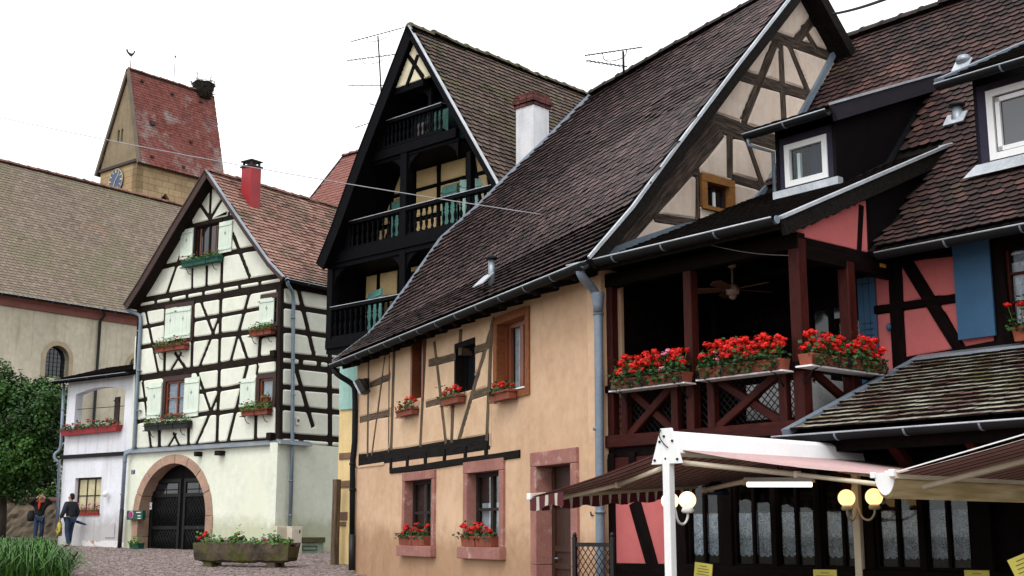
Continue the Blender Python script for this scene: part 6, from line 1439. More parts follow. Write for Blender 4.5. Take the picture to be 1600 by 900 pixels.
    slab(R, t, 'front_wall', [(0, .1), (SR, .1), (SR, zf - .3), (0, zf - .3)], [rp((a, z0, b, z1)) for a, z0, b, z1 in holes], M['rdark'], off=-.12, thick=.12)
    MB().fbox(R, .0, .1, SR, 2.4, -1.9, -1.8).obj('room_back_wall', M['darkroom'], t)
    for i, (a, z0, b, z1) in enumerate(holes):
        o = window(R, t, (a, z0, b, z1), -.04, fw=.03, mf=M['rdark'], nx=2, ny=1, bar=.02)
        m0 = (a + b) / 2; g0 = .025
        for c0, c1 in ((a + g0, m0 - .012), (m0 + .012, b - g0)):
            drape(R, o, c0, c1, 1.36, 1.86, -.125, M['lace2'], amp=.014, scallop=.03)
        MB().tube([R.W(a + .02, 1.87, -.125), R.W(b - .02, 1.87, -.125)], .008, 5).obj('curtain_rod', M['rwood'], o)
    # --- lean-to roof over the front on the right
    la, lb = R.W(3.62, 2.72, .62), R.W(SR, 2.72, .62); ua, ub = R.W(3.72, 3.78, R2O + .05), R.W(SR, 3.78, R2O + .05)
    ro3 = roof(t, [la, ua], [lb, ub], TM['l'], TM['li'], wt=.175, ex=.165, nind=300, base=M['rdark'], thick=.08, name='lean_to_roof', th=.022, point=.02, jit=1.3)
    d = (ua - la).normalized(); up = d.cross(R.e); up = up if up.z > 0 else -up
    MB().sweep([la, ua], [(-.05, -.1), (.06, -.1), (.06, .06), (-.05, .06)], R.e, up).obj('verge_flashing', M['zincpipe'], t)
    MB().sweep([ua, ub], [(0, -.02), (.14, -.05), (.14, .03), (0, .08)], R.n, UP).obj('top_flashing', M['zinc'], t)
    gutter(t, la - UP * .03 + R.n * .06 - R.e * .1, lb - UP * .03 + R.n * .06, M['zincdark'], .08)
    MB().fbox(R, 3.7, 2.5, SR, 2.62, .0, .5).obj('eave_soffit', M['rdark'], t)
    for s in (4.0, 4.9, 5.8): beam(t, R.W(s, 2.15, -.02), R.W(s, 2.55, .45), .12, .1, R.e, M['rwood'], 'bracket', .03)
    # --- dormer 1 (shed dormer with white casement)
    o1 = -2.1; DF = R.at(0, o1); s0, s1 = 1.58, 2.56; zb = porch_z(o1) + .02; zt1 = 7.28
    MB().fbox(DF, s0, zb - .2, s1, zt1, -2.6, -.4).obj('inner_backing', M['darkroom'], t)
    wz = (s0 + .12, zb + .14, s1 - .12, zt1 - .12)
    slab(DF, t, 'dormer_front', [(s0 - .02, zb - .15), (s1 + .02, zb - .15), (s1 + .02, zt1), (s0 - .02, zt1)], [rp(wz)], mat('slate_blue_boards', (.03, .026, .05), None, bump=.1, fine=.15), thick=.08)
    window(DF, t, wz, .02, fw=.085, fd=.07, mf=M['white'], nx=1, ny=1, mg=M['glass'])
    MB().fbox(DF, wz[0] + .16, wz[1] + .1, wz[0] + .21, wz[3] - .14, -.12, -.07).obj('open_casement', M['white'], t)
    drape(DF, t, wz[0] + .3, wz[0] + .55, wz[1] + .05, wz[3] - .05, -.2, mat('blue_curtain', (.01, .012, .05), None, bump=0), amp=.01)
    MB().fbox(DF, s0 - .05, zb - .02, s1 + .1, zb + .09, -.02, .1).obj('dormer_sill', M['lead'], t)
    def slope(o): return 7.40 + (-1.78 - o) * .40
    oe = -1.78; ob = -4.9
    ch = Fr(0, 0, 50, o=R.W(s1 + .02, 0))
    pts = [(2.1 - .02, zb)] + [(-o, min(main_z(o), 9)) for o in np.linspace(o1 - .6, -4.2, 5)] 
    cheek = [R.W(s1 + .03, porch_z(o1) - .05, o1 + .02), R.W(s1 + .03, porch_z(-3.3), -3.3), R.W(s1 + .03, main_z(-4.45) - .05, -4.45), R.W(s1 + .03, slope(-4.4) - .1, -4.4), R.W(s1 + .03, slope(o1) - .1, o1 + .02)]
    MB().prism(cheek, -R.e * .05).obj('dormer_cheek', M['blackboard'], t)
    MB().prism([q - R.e * (s1 - s0 + .06) for q in cheek], R.e * .05).obj('dormer_cheek', M['blackboard'], t)
    for a, b in zip(cheek[:3], cheek[1:3]): MB().sweep([a + R.e * .02, b + R.e * .02], [(-.02, -.03), (.05, -.03), (.05, .05), (-.02, .05)], R.e, UP).obj('cheek_flashing', M['zincdark'], t)
    dl_, dr_ = s0 - .28, s1 + .2
    ro4 = roof(t, [R.W(dl_, slope(oe), oe), R.W(dl_, slope(ob), ob)], [R.W(dr_, slope(oe), oe), R.W(dr_, slope(ob), ob)], TM['r'], wt=.165, ex=.14, base=M['oblack'], thick=.1, name='dormer_roof')
    A, B = R.W(dr_, slope(oe), oe), R.W(dr_, slope(-4.6), -4.6); d = (B - A).normalized(); up = d.cross(R.e); up = up if up.z > 0 else -up
    MB().sweep([A, B], [(-.02, -.2), (.05, -.2), (.05, .03), (-.02, .03)], R.e, up).obj('verge_board', mat('violet_black_board', (.016, .012, .022), None, bump=.05), t); MB().sweep([A, B], [(-.02, .03), (.07, .03), (.07, .065), (-.02, .065)], R.e, up).obj('verge_flashing', M['lead'], t)
    gutter(t, R.W(dl_, slope(oe) - .06, oe + .07), R.W(dr_, slope(oe) - .06, oe + .07), M['zincdark'], .075)
    MB().tube([R.W(dl_ + .05, slope(oe) - .1, oe + .07), R.W(dl_ + .05, slope(oe) - .22, oe + .07), R.W(s0 - .06, slope(oe) - .3, o1 + .04), R.W(s0 - .06, zb, o1 + .04)], .028, 8).obj('drainpipe', M['zincpipe'], t)
    # --- dormer 2
    o2 = -2.65; DF = R.at(0, o2); s0, s1 = 4.42, 6.6; zb = main_z(o2) + .0; zt1 = 7.42
    MB().fbox(DF, s0, zb - .2, s1, zt1, -2.4, -.08).obj('inner_backing', M['darkroom'], t)
    wz = (s0 + .15, zb + .16, s1 - .2, zt1 - .1)
    slab(DF, t, 'dormer_front', [(s0 - .02, zb - .15), (s1 + .02, zb - .15), (s1 + .02, zt1), (s0 - .02, zt1)], [rp(wz)], mat('slate_blue_boards_b', (.03, .026, .05), None, bump=.1, fine=.15), thick=.08)
    window(DF, t, wz, .02, fw=.09, fd=.07, mf=M['white'], nx=3, ny=1, mg=mat('sky_pane', (.05, .055, .06), None, bump=0, fine=0, rough=.05, spec=.9), bar=.08)
    w3 = (wz[2] - wz[0] - .18) / 3; k = MB(); a = wz[0] + .12
    for x0, x1, z0, z1 in ((a, a + .06, wz[1] + .1, wz[3] - .12), (a + w3 - .12, a + w3 - .06, wz[1] + .1, wz[3] - .12), (a, a + w3 - .06, wz[1] + .1, wz[1] + .16), (a, a + w3 - .06, wz[3] - .18, wz[3] - .12)): k.fbox(DF, x0, z0, x1, z1, -.03, .012)
    k.obj('open_casement', M['white'], t)
    MB().prism([DF.W(s0 - .15, zb - .05, .2), DF.W(s1, zb - .05, .2), DF.W(s1, zb + .14, .03), DF.W(s0 - .05, zb + .14, .03)], -DF.n * .03).obj('dormer_sill', M['lead'], t)
    sl2 = lambda o: 7.5 + (-2.3 - o) * .42; oe = -2.3
    for sd in (s0 - .03, s1 + .03):
        MB().prism([R.W(sd, zb, o2), R.W(sd, main_z(-4.4), -4.4), R.W(sd, sl2(-4.4) - .1, -4.4), R.W(sd, sl2(o2) - .1, o2)], R.e * .05).obj('dormer_cheek', M['blackboard'], t)
    dl_, dr_ = s0 - .3, s1 + .3
    lp = [R.W(dl_, sl2(oe), oe), R.W(dl_ + .75, sl2(oe) + .85, oe - 1.6)]
    roof(t, lp, [R.W(dr_, sl2(oe), oe), R.W(dr_, sl2(oe) + .85, oe - 1.6)], TM['r'], wt=.165, ex=.14, base=M['oblack'], thick=.1, name='dormer_roof')
    A, B = lp; d = (B - A).normalized(); up = d.cross(R.e); up = up if up.z > 0 else -up
    MB().sweep([A, B], [(-.07, .0), (.05, .0), (.05, .06), (-.07, .06)], R.e, up).obj('hip_flashing', M['zincpipe'], t); MB().prism([A, B, B - UP * .12 - R.n * .05, A - UP * .12], R.e * .04).obj('verge_board', M['oblack'], t)
    gutter(t, R.W(dl_, sl2(oe) - .06, oe + .07), R.W(dr_, sl2(oe) - .06, oe + .07), M['zincdark'], .075)
    # --- roof vents
    def on_main(u, v):
        d = ray(u, v); a, b, c = R.W(0, 6.98, -3.45), R.W(3, 6.98, -3.45), R.W(0, 10.3, -6.08); n_ = (b - a).cross(c - a).normalized(); return CAM + d * ((a - CAM).dot(n_) / d.dot(n_))
    q = on_main(1507, 108); MB().tube([q - UP * .1, q + UP * .1], .05, 8).obj('vent_pipe', M['zinc'], ro); MB().lathe(q + UP * .1, [(.04, -.02), (.11, .0), (.125, .05), (.09, .11), (.02, .14)], 12).obj('vent_cap', M['zinc'], ro)
    nn = Vector((R.n.x * .78, R.n.y * .78, .62)).normalized(); uu = nn.cross(R.e)
    MB().box(q + nn * .085, R.e, uu, nn, .28, .24, .02).obj('vent_flashing', M['lead'], ro)
    q = on_main(1497, 192); MB().tube([q - UP * .1, q + UP * .05, q + UP * .24], [.11, .1, .065], 10).obj('vent_pipe', M['zinc'], ro); MB().lathe(q + UP * .25, [(.05, 0), (.11, .0), (.12, .03), (.03, .06)], 12).obj('vent_cap', M['iron'], ro)
    MB().box(q + nn * .085, R.e, uu, nn, .32, .24, .02).obj('vent_flashing', M['lead'], ro)
    for u, v in ((1548, 303), (1330, 290)):
        q = on_main(u, v) if u > 1500 else R.P(u, v, -1.5)
        if u > 1500: MB().lathe(q + nn * .03, [(.02, .05), (.09, .04), (.13, -.02)], 8, nn).obj('ventilation_tile', M['terracotta'], ro); MB().tube(smooth([q + nn * .06 - uu * .06, q + nn * .12 - uu * .16 - R.e * .02, q + nn * .05 - uu * .32 - R.e * .1], 2), .006, 5).obj('straw', M['yellowwood'], ro)
right_house()
def fan():
    c = R.P(*Y5(632, 205), -1.0); t = thing('ceiling_fan', 'ceiling fan with wooden blades under the balcony roof', 'fan', c)
    m = mat('fan_metal', (.35, .26, .2), None, bump=0, rough=.4)
    k = MB(); k.tube([c + UP * .02, Vector((c.x, c.y, 5.3))], .016, 6); k.lathe(Vector((c.x, c.y, 5.2)), [(.02, 0), (.06, .03), (.06, .09)], 10); k.obj('rod', m, t)
    MB().lathe(c, [(.03, -.09), (.09, -.06), (.1, .0), (.08, .06), (.03, .08)], 14).obj('motor', m, t)
    MB().lathe(c - UP * .09, [(.02, -.05), (.05, -.02), (.06, 0)], 10).obj('lamp_cap', m, t)
    for i in range(5):
        a = i * 2 * math.pi / 5 + .35; d = Vector((math.cos(a), math.sin(a), 0)); p = Vector((-d.y, d.x, .22)).normalized()
        pts = [c + d * .1 - p * .02, c + d * .22 - p * .07, c + d * .55 - p * .085, c + d * .64, c + d * .55 + p * .085, c + d * .22 + p * .07, c + d * .1 + p * .02]
        MB().prism(pts, UP * .012).obj('blade', mat('fan_blade_wood', (.16, .07, .045), None, bump=.05), t)
fan()
def balcony_boxes():
    gp = 'geranium boxes on the balcony rail'
    def scroll(t, A, B, n, h):
        k = MB(); x = (B - A).normalized(); L = (B - A).length
        for f in (.32, .47, .97): 
            P = A + x * L * f + n * .245 + UP * .0; k.tube([P + x * .05 * math.cos(a) * (1 - a / 14) + UP * (.05 + .05 * math.sin(a) * (1 - a / 14)) for a in np.linspace(0, 9, 18)], .007, 4)
            k.tube([P - UP * .01, P + UP * .16], .007, 4)
        k.tube([A + n * .24 + UP * .16 + x * L * .3, B + n * .24 + UP * .16], .006, 4); k.tube([A + n * .24 - UP * .0, B + n * .24], .008, 4)
        for f in (.1, .9): P = A + x * L * f; k.tube([P - n * .03 - UP * .2, P + n * .1 - UP * .05, P + n * .24], .01, 5)
        k.obj('iron_bracket', M['iron'], t)
    for (p0, p1, lab, nh, rs) in ((Y5(98, 645), Y5(418, 612), 'long geranium box with one pink bloom, left on the balcony front', 30, .22), (Y5(482, 600), Y5(846, 553), 'longest geranium box in full red bloom, centre of the balcony front', 40, -.24)):
        s0, z0 = R.p(*p0, .22); s1, z1 = R.p(*p1, .22); z = (z0 + z1) / 2
        A, B = R.W(s0, z, .03), R.W(s1, z, .03)
        t = planter('flower_box', lab, 'flower box', gp, A, B, R.n, .2, .14, M['terracotta'], nh=int(nh * 1.8), hr=.052, fh=.30, nleaf=800, ls=.06, rosy=rs, boxes=2, tray=M['white'], spread=-.04, trail=.12); scroll(t, A, B, R.n, .17)
    n = RS.n; s0, z0 = RS.p(*Y6(195, 518), .2); s1, z1 = RS.p(*Y6(540, 545), .2); A, B = RS.W(s0, 3.56, .03), RS.W(s1, 3.56, .03)
    t = planter('flower_box', 'geranium box on the side of the balcony facing the lean-to roof', 'flower box', gp, A, B, n, .2, .14, M['terracotta'], nh=60, hr=.05, fh=.28, nleaf=750, ls=.06, boxes=2, tray=M['white'], spread=-.04, trail=.12); scroll(t, A, B, n, .17)
    F2 = R.at(0, R2O); s0, z0 = F2.p(*Y6(1155, 395), .2); 
    planter('flower_box', 'geranium box at the window right of the blue shutter', 'flower box', gp, F2.W(s0, z0 - .02, .05), F2.W(s0 + .8, z0 - .02, .05), F2.n, .2, .17, M['terracotta'], nh=14, hr=.05, fh=.36, nleaf=220, ls=.06, spread=.1)
balcony_boxes()
# ================================================================== awnings over the terrace
C = Fr(1049, 12.5, 50)
def stripes(name, direction, period, bands, rough=.8):
    m = bpy.data.materials.new(name); m.use_nodes = True; N = m.node_tree.nodes; L = m.node_tree.links; b = N['Principled BSDF']; b.inputs['Roughness'].default_value = rough
    g = N.new('ShaderNodeNewGeometry'); d = N.new('ShaderNodeVectorMath'); d.operation = 'DOT_PRODUCT'; L.new(g.outputs['Position'], d.inputs[0]); d.inputs[1].default_value = direction
    k = N.new('ShaderNodeMath'); k.operation = 'DIVIDE'; L.new(d.outputs['Value'], k.inputs[0]); k.inputs[1].default_value = period
    f = N.new('ShaderNodeMath'); f.operation = 'FRACT'; L.new(k.outputs[0], f.inputs[0])
    r = N.new('ShaderNodeValToRGB'); r.color_ramp.interpolation = 'CONSTANT'; el = r.color_ramp.elements
    for i, (p, c) in enumerate(bands):
        e = el[i] if i < 2 else el.new(p); e.position = p; e.color = (*c, 1)
    L.new(f.outputs[0], r.inputs['Fac'])
    q = N.new('ShaderNodeTexNoise'); q.inputs['Scale'].default_value = 5; q.inputs['Detail'].default_value = 5; rr = N.new('ShaderNodeValToRGB'); rr.color_ramp.elements[0].color = (.75, .75, .75, 1); L.new(q.outputs['Fac'], rr.inputs['Fac'])
    x = N.new('ShaderNodeMix'); x.data_type = 'RGBA'; x.blend_type = 'MULTIPLY'; x.inputs['Factor'].default_value = 1; L.new(r.outputs[0], x.inputs['A']); L.new(rr.outputs[0], x.inputs['B']); L.new(x.outputs['Result'], b.inputs['Base Color'])
    tr = N.new('ShaderNodeBsdfTranslucent'); L.new(x.outputs['Result'], tr.inputs['Color']); ms = N.new('ShaderNodeMixShader'); ms.inputs[0].default_value = .15
    o = N['Material Output']; L.new(b.outputs[0], ms.inputs[1]); L.new(tr.outputs[0], ms.inputs[2]); L.new(ms.outputs[0], o.inputs['Surface'])
    return m
mar, crm = (.16, .018, .03), (.72, .66, .58)
MST = stripes('maroon_cream_stripe', C.e, .15, [(0, mar), (.34, (.30, .06, .07)), (.40, crm), (.47, mar), (.62, crm), (.68, mar), (.80, (.55, .30, .28)), (.9, crm), (.95, mar)])
MST2 = stripes('rose_cream_stripe', C.e, .15, [(0, (.50, .26, .27)), (.30, (.72, .60, .56)), (.40, (.50, .26, .27)), (.55, (.74, .64, .60)), (.68, (.40, .16, .18)), (.78, (.70, .56, .52)), (.9, (.50, .26, .27))])
MVA = stripes('valance_stripe', C.e, .155, [(0, (.10, .012, .02)), (.62, (.62, .56, .46)), (.72, (.30, .22, .16)), (.78, (.62, .56, .46)), (.93, (.10, .012, .02))])
BEI = mat('cream_aluminium', (.70, .60, .46), None, scale=2, bump=0, fine=.06, rough=.4)
TAN = bpy.data.materials.new('tan_canvas'); TAN.use_nodes = True
def _tan():
    N = TAN.node_tree.nodes; L = TAN.node_tree.links; b = N['Principled BSDF']; b.inputs['Roughness'].default_value = .8
    q = N.new('ShaderNodeTexNoise'); q.inputs['Scale'].default_value = 4; q.inputs['Detail'].default_value = 6; r = N.new('ShaderNodeValToRGB'); r.color_ramp.elements[0].position = .35; r.color_ramp.elements[0].color = (.30, .22, .11, 1); r.color_ramp.elements[1].position = .65; r.color_ramp.elements[1].color = (.50, .40, .24, 1)
    L.new(q.outputs['Fac'], r.inputs['Fac']); L.new(r.outputs[0], b.inputs['Base Color']); tr = N.new('ShaderNodeBsdfTranslucent'); L.new(r.outputs[0], tr.inputs['Color'])
    ms = N.new('ShaderNodeMixShader'); ms.inputs[0].default_value = .5; o = N['Material Output']; L.new(b.outputs[0], ms.inputs[1]); L.new(tr.outputs[0], ms.inputs[2]); L.new(ms.outputs[0], o.inputs['Surface'])
_tan()
def cloth(A0, A1, B0, B1, m, parent, name='awning_cloth', sag=.03, th=.004, n=8):
    mb = MB(); vs = []
    for i in range(n + 1):
        t = i / n; d = UP * (-sag * math.sin(math.pi * t)); vs += [A0.lerp(B0, t) + d, A1.lerp(B1, t) + d]
    k = len(vs); vs += [v - UP * th for v in vs]; fs = []
    for i in range(n): fs += [(2 * i, 2 * i + 1, 2 * i + 3, 2 * i + 2), (k + 2 * i, k + 2 * i + 2, k + 2 * i + 3, k + 2 * i + 1), (2 * i, 2 * i + 2, k + 2 * i + 2, k + 2 * i), (2 * i + 1, k + 2 * i + 1, k + 2 * i + 3, 2 * i + 3)]
    mb.add(vs, fs, True); return mb.obj(name, m, parent)
ZC = C.p(1045, 690)[1]; SE = C.p(1345, 712, 0)[0]
def awning():
    t = thing('double_awning', 'white framed double awning with maroon striped cloth over the terrace', 'awning', C.W(0, gz(12.5), 0))
    # ridge cassette
    prof = [(-.16, -.12), (-.11, .06), (-.05, .1), (.05, .1), (.11, .06), (.16, -.12), (.13, -.13), (-.13, -.13)]
    A, B = C.W(-.02, ZC, 0), C.W(SE, ZC, 0)
    MB().sweep([A, B, B + C.e * .12 - UP * .06], prof, C.n, UP).obj('cassette', M['white'], t, .006)
    # end plate with bolts
    pl = [(-.2, -.22), (.2, -.22), (.07, .13), (-.07, .13)]
    ep = MB().prism([A - C.e * .03 + C.n * x + UP * y for x, y in pl], C.e * .03).obj('end_plate', M['white'], t, .004)
    k = MB()
    for x, y in ((-.15, -.18), (0, -.17), (.15, -.18), (-.08, 0), (.09, .0), (-.02, .05)): k.lathe(A - C.e * .03 + C.n * x + UP * y, [(.014, 0), (.012, -.012)], 8, C.e)
    k.obj('bolt', M['zincdark'], ep)
    MB().tube(smooth([A - C.e * .04 + UP * .12 - C.n * .05, A - C.e * .06 + UP * .06 - C.n * .07, A - C.e * .045 - UP * .04, A - C.e * .045 - UP * .06 + C.n * .04], 2), .006, 5).obj('cord', M['iron'], ep)
    MB().box((A + UP * (gz(12.5) + ZC - .2) * 0) * 1.0 + Vector((0, 0, (gz(12.5) + ZC - .14) / 2 - A.z)), C.e, C.n, UP, .08, .09, ZC - .14 - gz(12.5)).obj('post', M['white'], t, .01)
    Bp = C.W(SE - .12, 0, 0); MB().box(Vector((Bp.x, Bp.y, (gz(14.4) + ZC - .14) / 2)), C.e, C.n, UP, .08, .09, ZC - .14 - gz(14.4)).obj('post', BEI, t, .01)
    # left wing, sloping away from the street
    lo = -2.13; L0 = C.P(830, 776, lo); L1 = C.P(1088, 759, lo)
    cloth(C.W(.03, ZC - .08, -.12), C.W(2.85, ZC - .08, -.12), L0, L1, MST, t)
    MB().sweep([L0 - C.e * .02, L1], [(-.03, -.035), (.03, -.035), (.03, .035), (-.03, .035)], C.n, UP).obj('front_bar', BEI, t, .004); MB().box(L0 - C.e * .03, C.e, C.n, UP, .03, .06, .07).obj('bar_end', M['white'], t, .008)
    # scalloped valance
    n = 60; mb = MB(); vs = []; Lx = (L1 - L0); 
    for i in range(n + 1):
        f = i / n; P = L0 + Lx * f; s = f * Lx.length; wv = .012 * math.sin(s / .155 * 2 * math.pi) * 1.4; dz = .13 + .035 * abs(math.sin(s / .42 * math.pi)); vs += [P - UP * .03 - C.n * .02, P - UP * dz - C.n * (.02 + wv)]
    mb.add(vs, [(2 * i, 2 * i + 1, 2 * i + 3, 2 * i + 2) for i in range(n)], True); mb.obj('valance', MVA, t)
    mb = MB(); vs = []
    for i in range(9): P = L0 - C.e * .02 + (C.W(0, L0.z, -.12) - L0) * (i / 8) * .28 + UP * .06 * (i / 8); vs += [P - UP * .02, P - UP * (.15 + .02 * math.sin(i)) - C.e * .01 * math.sin(i * 2)]
    mb.add(vs, [(2 * i, 2 * i + 1, 2 * i + 3, 2 * i + 2) for i in range(8)], True); mb.obj('side_valance', stripes('valance_side_stripe', C.n, .155, [(0, (.10, .012, .02)), (.62, (.62, .56, .46)), (.93, (.10, .012, .02))]), t)
    def arm(pts, r=.026):
        a = MB().tube(pts[:2], r, 8).obj('folding_arm', BEI, t); MB().tube(pts[1:], r * .8, 8).obj('folding_arm', BEI, t); MB().lathe(pts[1] - UP * .03, [(.035, 0), (.035, .06)], 10).obj('elbow', BEI, a)
    arm([C.P(*Y7(820, 262), -.12), C.P(*Y7(545, 368), -1.15), C.P(*Y7(165, 457), -2.08)])
    arm([C.P(*Y7(1290, 345), -.12), C.P(*Y7(1050, 396), -1.2), C.P(*Y7(1180, 402), -2.05)])
    # right wing, sloping towards the street
    ro = 2.5; R0 = C.P(1389, 742, ro); R1 = R0 + C.e * 3.2; R1.z = R0.z + .03
    cloth(C.W(.03, ZC - .08, .12), C.W(SE - .05, ZC - .08, .12), R0, R1, MST2, t)
    MB().sweep([R0 - C.e * .02, R1], [(-.03, -.035), (.03, -.035), (.03, .035), (-.03, .035)], C.n, UP).obj('front_bar', M['white'], t, .004)
    arm([C.P(*Y7(930, 236), .14), C.P(*Y8(172, 305), 1.35), C.P(*Y8(640, 362), 2.42)]); arm([C.W(2.6, ZC - .2, .12), C.W(1.9, ZC - .35, 1.3), C.W(2.6, ZC - .5, 2.42)])
    # hanging rain trough between the two awnings
    T0 = C.P(1383, 742, 2.58); pr = [(.09 * math.cos(a), -.02 + .17 * math.sin(a)) for a in np.linspace(math.pi, 2 * math.pi, 11)]
    MB().sweep([T0, T0 + C.e * 3.1], pr, C.n, UP, closed=False, smooth=True).obj('rain_trough', TAN, t)
    MB().prism([T0 - C.e * .012 + C.n * x * 1.05 + UP * (y * 1.08 + .04) for x, y in pr], C.e * .012).obj('trough_end', M['white'], t); MB().box(T0 - C.e * .02 - C.n * .1 + UP * .0, C.e, C.n, UP, .04, .04, .05).obj('hinge', M['white'], t, .008)
    return R0, T0
AR0, AT0 = awning()
def awning_right():
    t = thing('striped_awning', 'second awning with dark striped underside at the right edge', 'awning', C.W(0, gz(9), 5.3))
    a = 2.68; N0 = C.P(1397, 741, a); F0 = N0 + C.e * 3.2; b = 5.1; zt = N0.z + (b - a) * .215; U0 = C.W((N0 - C.o).dot(C.e) + .02, zt, b); U1 = U0 + C.e * 3.2
    cloth(U0, U1, N0, F0, MST, t, sag=.02)
    MB().sweep([N0 - C.e * .02, F0], [(-.03, -.035), (.03, -.035), (.03, .035), (-.03, .035)], C.n, UP).obj('front_bar', BEI, t, .004); MB().box(N0 - C.e * .03 + UP * .01, C.e, C.n, UP, .03, .05, .06).obj('bar_end', M['white'], t, .006)
    MB().sweep([N0 - C.e * .005 + UP * .012, U0 - C.e * .005 + UP * .012], [(-.006, -.005), (.006, -.005), (.006, .005), (-.006, .005)], C.e, UP).obj('cloth_hem', M['white'], t)
    prof = [(-.16, -.12), (-.11, .06), (-.05, .1), (.05, .1), (.11, .06), (.16, -.12)]
    MB().sweep([U0 + C.n * .1 - C.e * .05, U1 + C.n * .1], prof, C.n, UP).obj('cassette', M['white'], t)
    Q = U0 + C.n * .1; MB().box(Vector((Q.x, Q.y, (gz(8) + Q.z) / 2)), C.e, C.n, UP, .08, .09, Q.z - gz(8)).obj('post', M['white'], t)
    MB().tube([N0 + C.e * .25 + C.n * .1 - UP * .1, N0.lerp(U0, .5) + C.e * .55 - UP * .09, U0 + C.e * .4 - UP * .06], .026, 8).obj('folding_arm', BEI, t)
awning_right()
def globes(name_label, P, P2, rad, m, base, mp, label):
    t = thing('globe_lamp', label, 'lamp', base, 'twin globe lamps on the awning posts')
    for Q in (P, P2):
        vs, fs = ico(rad, 3); MB().add([Q + v for v in vs], fs, True).obj('globe', m, t)
        MB().lathe(Q - UP * (rad + .02), [(.05, -.02), (.065, 0), (.05, .035)], 12).obj('fitter', mp, t)
        a = Q - UP * (rad + .03); b = base; d = (Vector((b.x, b.y, a.z)) - a); MB().tube(smooth([a, a - UP * .06, a + d * .3 - UP * .13, a + d * .75 - UP * .1, a + d * .9 + UP * .02, Vector((b.x, b.y, a.z + .05)) - d * .02], 2), .013, 6).obj('arm', mp, t)
gr = 13.6 / F * 12.6
g1 = C.P(*Y7(850, 460), -.06); g2 = C.P(*Y7(953, 455), .0)
g1 = CAM + ray(*Y7(850, 460)) * (12.78 / ray(*Y7(850, 460)).y); g2 = CAM + ray(*Y7(953, 455)) * (12.72 / ray(*Y7(953, 455)).y)
globes('', g1, g2, gr, emat('white_globe_glow', (1, .76, .42), .9), C.W(.02, (g1.z + g2.z) / 2, .02), M['white'], 'twin globe lamp glowing cream on the near white awning post')
pz = C.W(SE - .12, 0, 0); k1, k2 = ray(*Y8(460, 443)), ray(*Y8(621, 437)); d_ = pz.y - .1
g1 = CAM + k1 * ((d_ - .25) / k1.y); g2 = CAM + k2 * ((d_ - .45) / k2.y)
globes('', g1, g2, 13.2 / F * (d_ - .3), emat('yellow_globe_glow', (1, .60, .24), 1.05), Vector((pz.x, pz.y, (g1.z + g2.z) / 2)), BEI, 'twin globe lamp glowing yellow on the far awning post')
def tube_light():
    a, b = ray(1168, 757), ray(1268, 757); A = CAM + a * (14.3 / a.y); B = CAM + b * (13.9 / b.y); t = thing('tube_light', 'lit fluorescent tube under the double awning', 'lamp', A.lerp(B, .5))
    MB().tube([A, B], .028, 10).obj('tube', emat('tube_glow', (1, .86, .5), 2.6), t); x = (B - A).normalized(); MB().box((A + B) / 2 + UP * .05, x, UP.cross(x).normalized(), UP, (B - A).length + .05, .09, .05).obj('housing', M['white'], t)
    MB().tube([(A + B) / 2 + UP * .07, (A + B) / 2 + UP * .3], .01, 5).obj('hanger', M['zincdark'], t)
tube_light()
def pendant():
    d = ray(*Y7(1120, 405)); P = CAM + d * (15.3 / d.y); t = thing('pendant_lamp', 'dark blue enamel pendant shade under the striped awning', 'lamp', P)
    MB().lathe(P, [(.17, -.04), (.16, .0), (.1, .08), (.04, .13), (.03, .18)], 16).obj('shade', mat('navy_enamel', (.012, .02, .05), None, bump=0, rough=.25), t); MB().tube([P + UP * .18, P + UP * .34], .008, 5).obj('cord', M['iron'], t)
pendant()
# ---------------------------------------------------------------- menu stands
def menus():
    my = mat('yellow_menu_card', (.52, .46, .10), (.44, .38, .08), scale=2, bump=0, fine=.05)
    for (u0, v0, w_, h_, dep, tilt, lab) in ((1100, 880, .2, .3, 12.9, .12, 'tilted yellow menu card on a stand right of the white awning post'), (1289, 890, .25, .32, 13.0, 0, 'yellow menu card on a stand under the yellow globe lamps'), (1526, 891, .24, .32, 12.6, 0, 'yellow menu card on a stand under the tan trough'), (1592, 868, .2, .34, 10.2, -.4, 'greenish menu card leaning at the right edge of the picture')):
        d = ray(u0, v0); P = CAM + d * (dep / d.y); x = (R.e * .9 + Vector((.3, 0, 0))).normalized(); n_ = Vector((x.y, -x.x, 0)); up = (UP * math.cos(tilt) + x * math.sin(tilt)); xx = (x * math.cos(tilt) - UP * math.sin(tilt)); c = P - up * h_ / 2
        t = thing('menu_stand', lab, 'menu', Vector((P.x, P.y, gz(dep))), 'menu cards on the terrace')
        MB().box(c, xx, n_, up, w_, .012, h_).obj('card', my, t); k = MB()
        for i in range(9): k.box(c + up * (h_ * (.4 - i * .09)) + n_ * .008, xx, n_, up, w_ * (.75 if i else .4) * random.uniform(.7, 1), .003, .006)
        k.obj('print', mat('menu_print', (.12, .1, .03), None, bump=0, fine=0), t)
        MB().box(c - n_ * .015, xx, n_, up, w_ + .02, .015, h_ + .02).obj('backing_board', M['rdark'], t)
        b = Vector((c.x, c.y, gz(dep))); MB().tube([b, c - n_ * .03], .016, 6).obj('pole', M['iron'], t); MB().lathe(b, [(.16, 0), (.16, .02), (.03, .04)], 14).obj('foot', M['iron'], t)
menus()
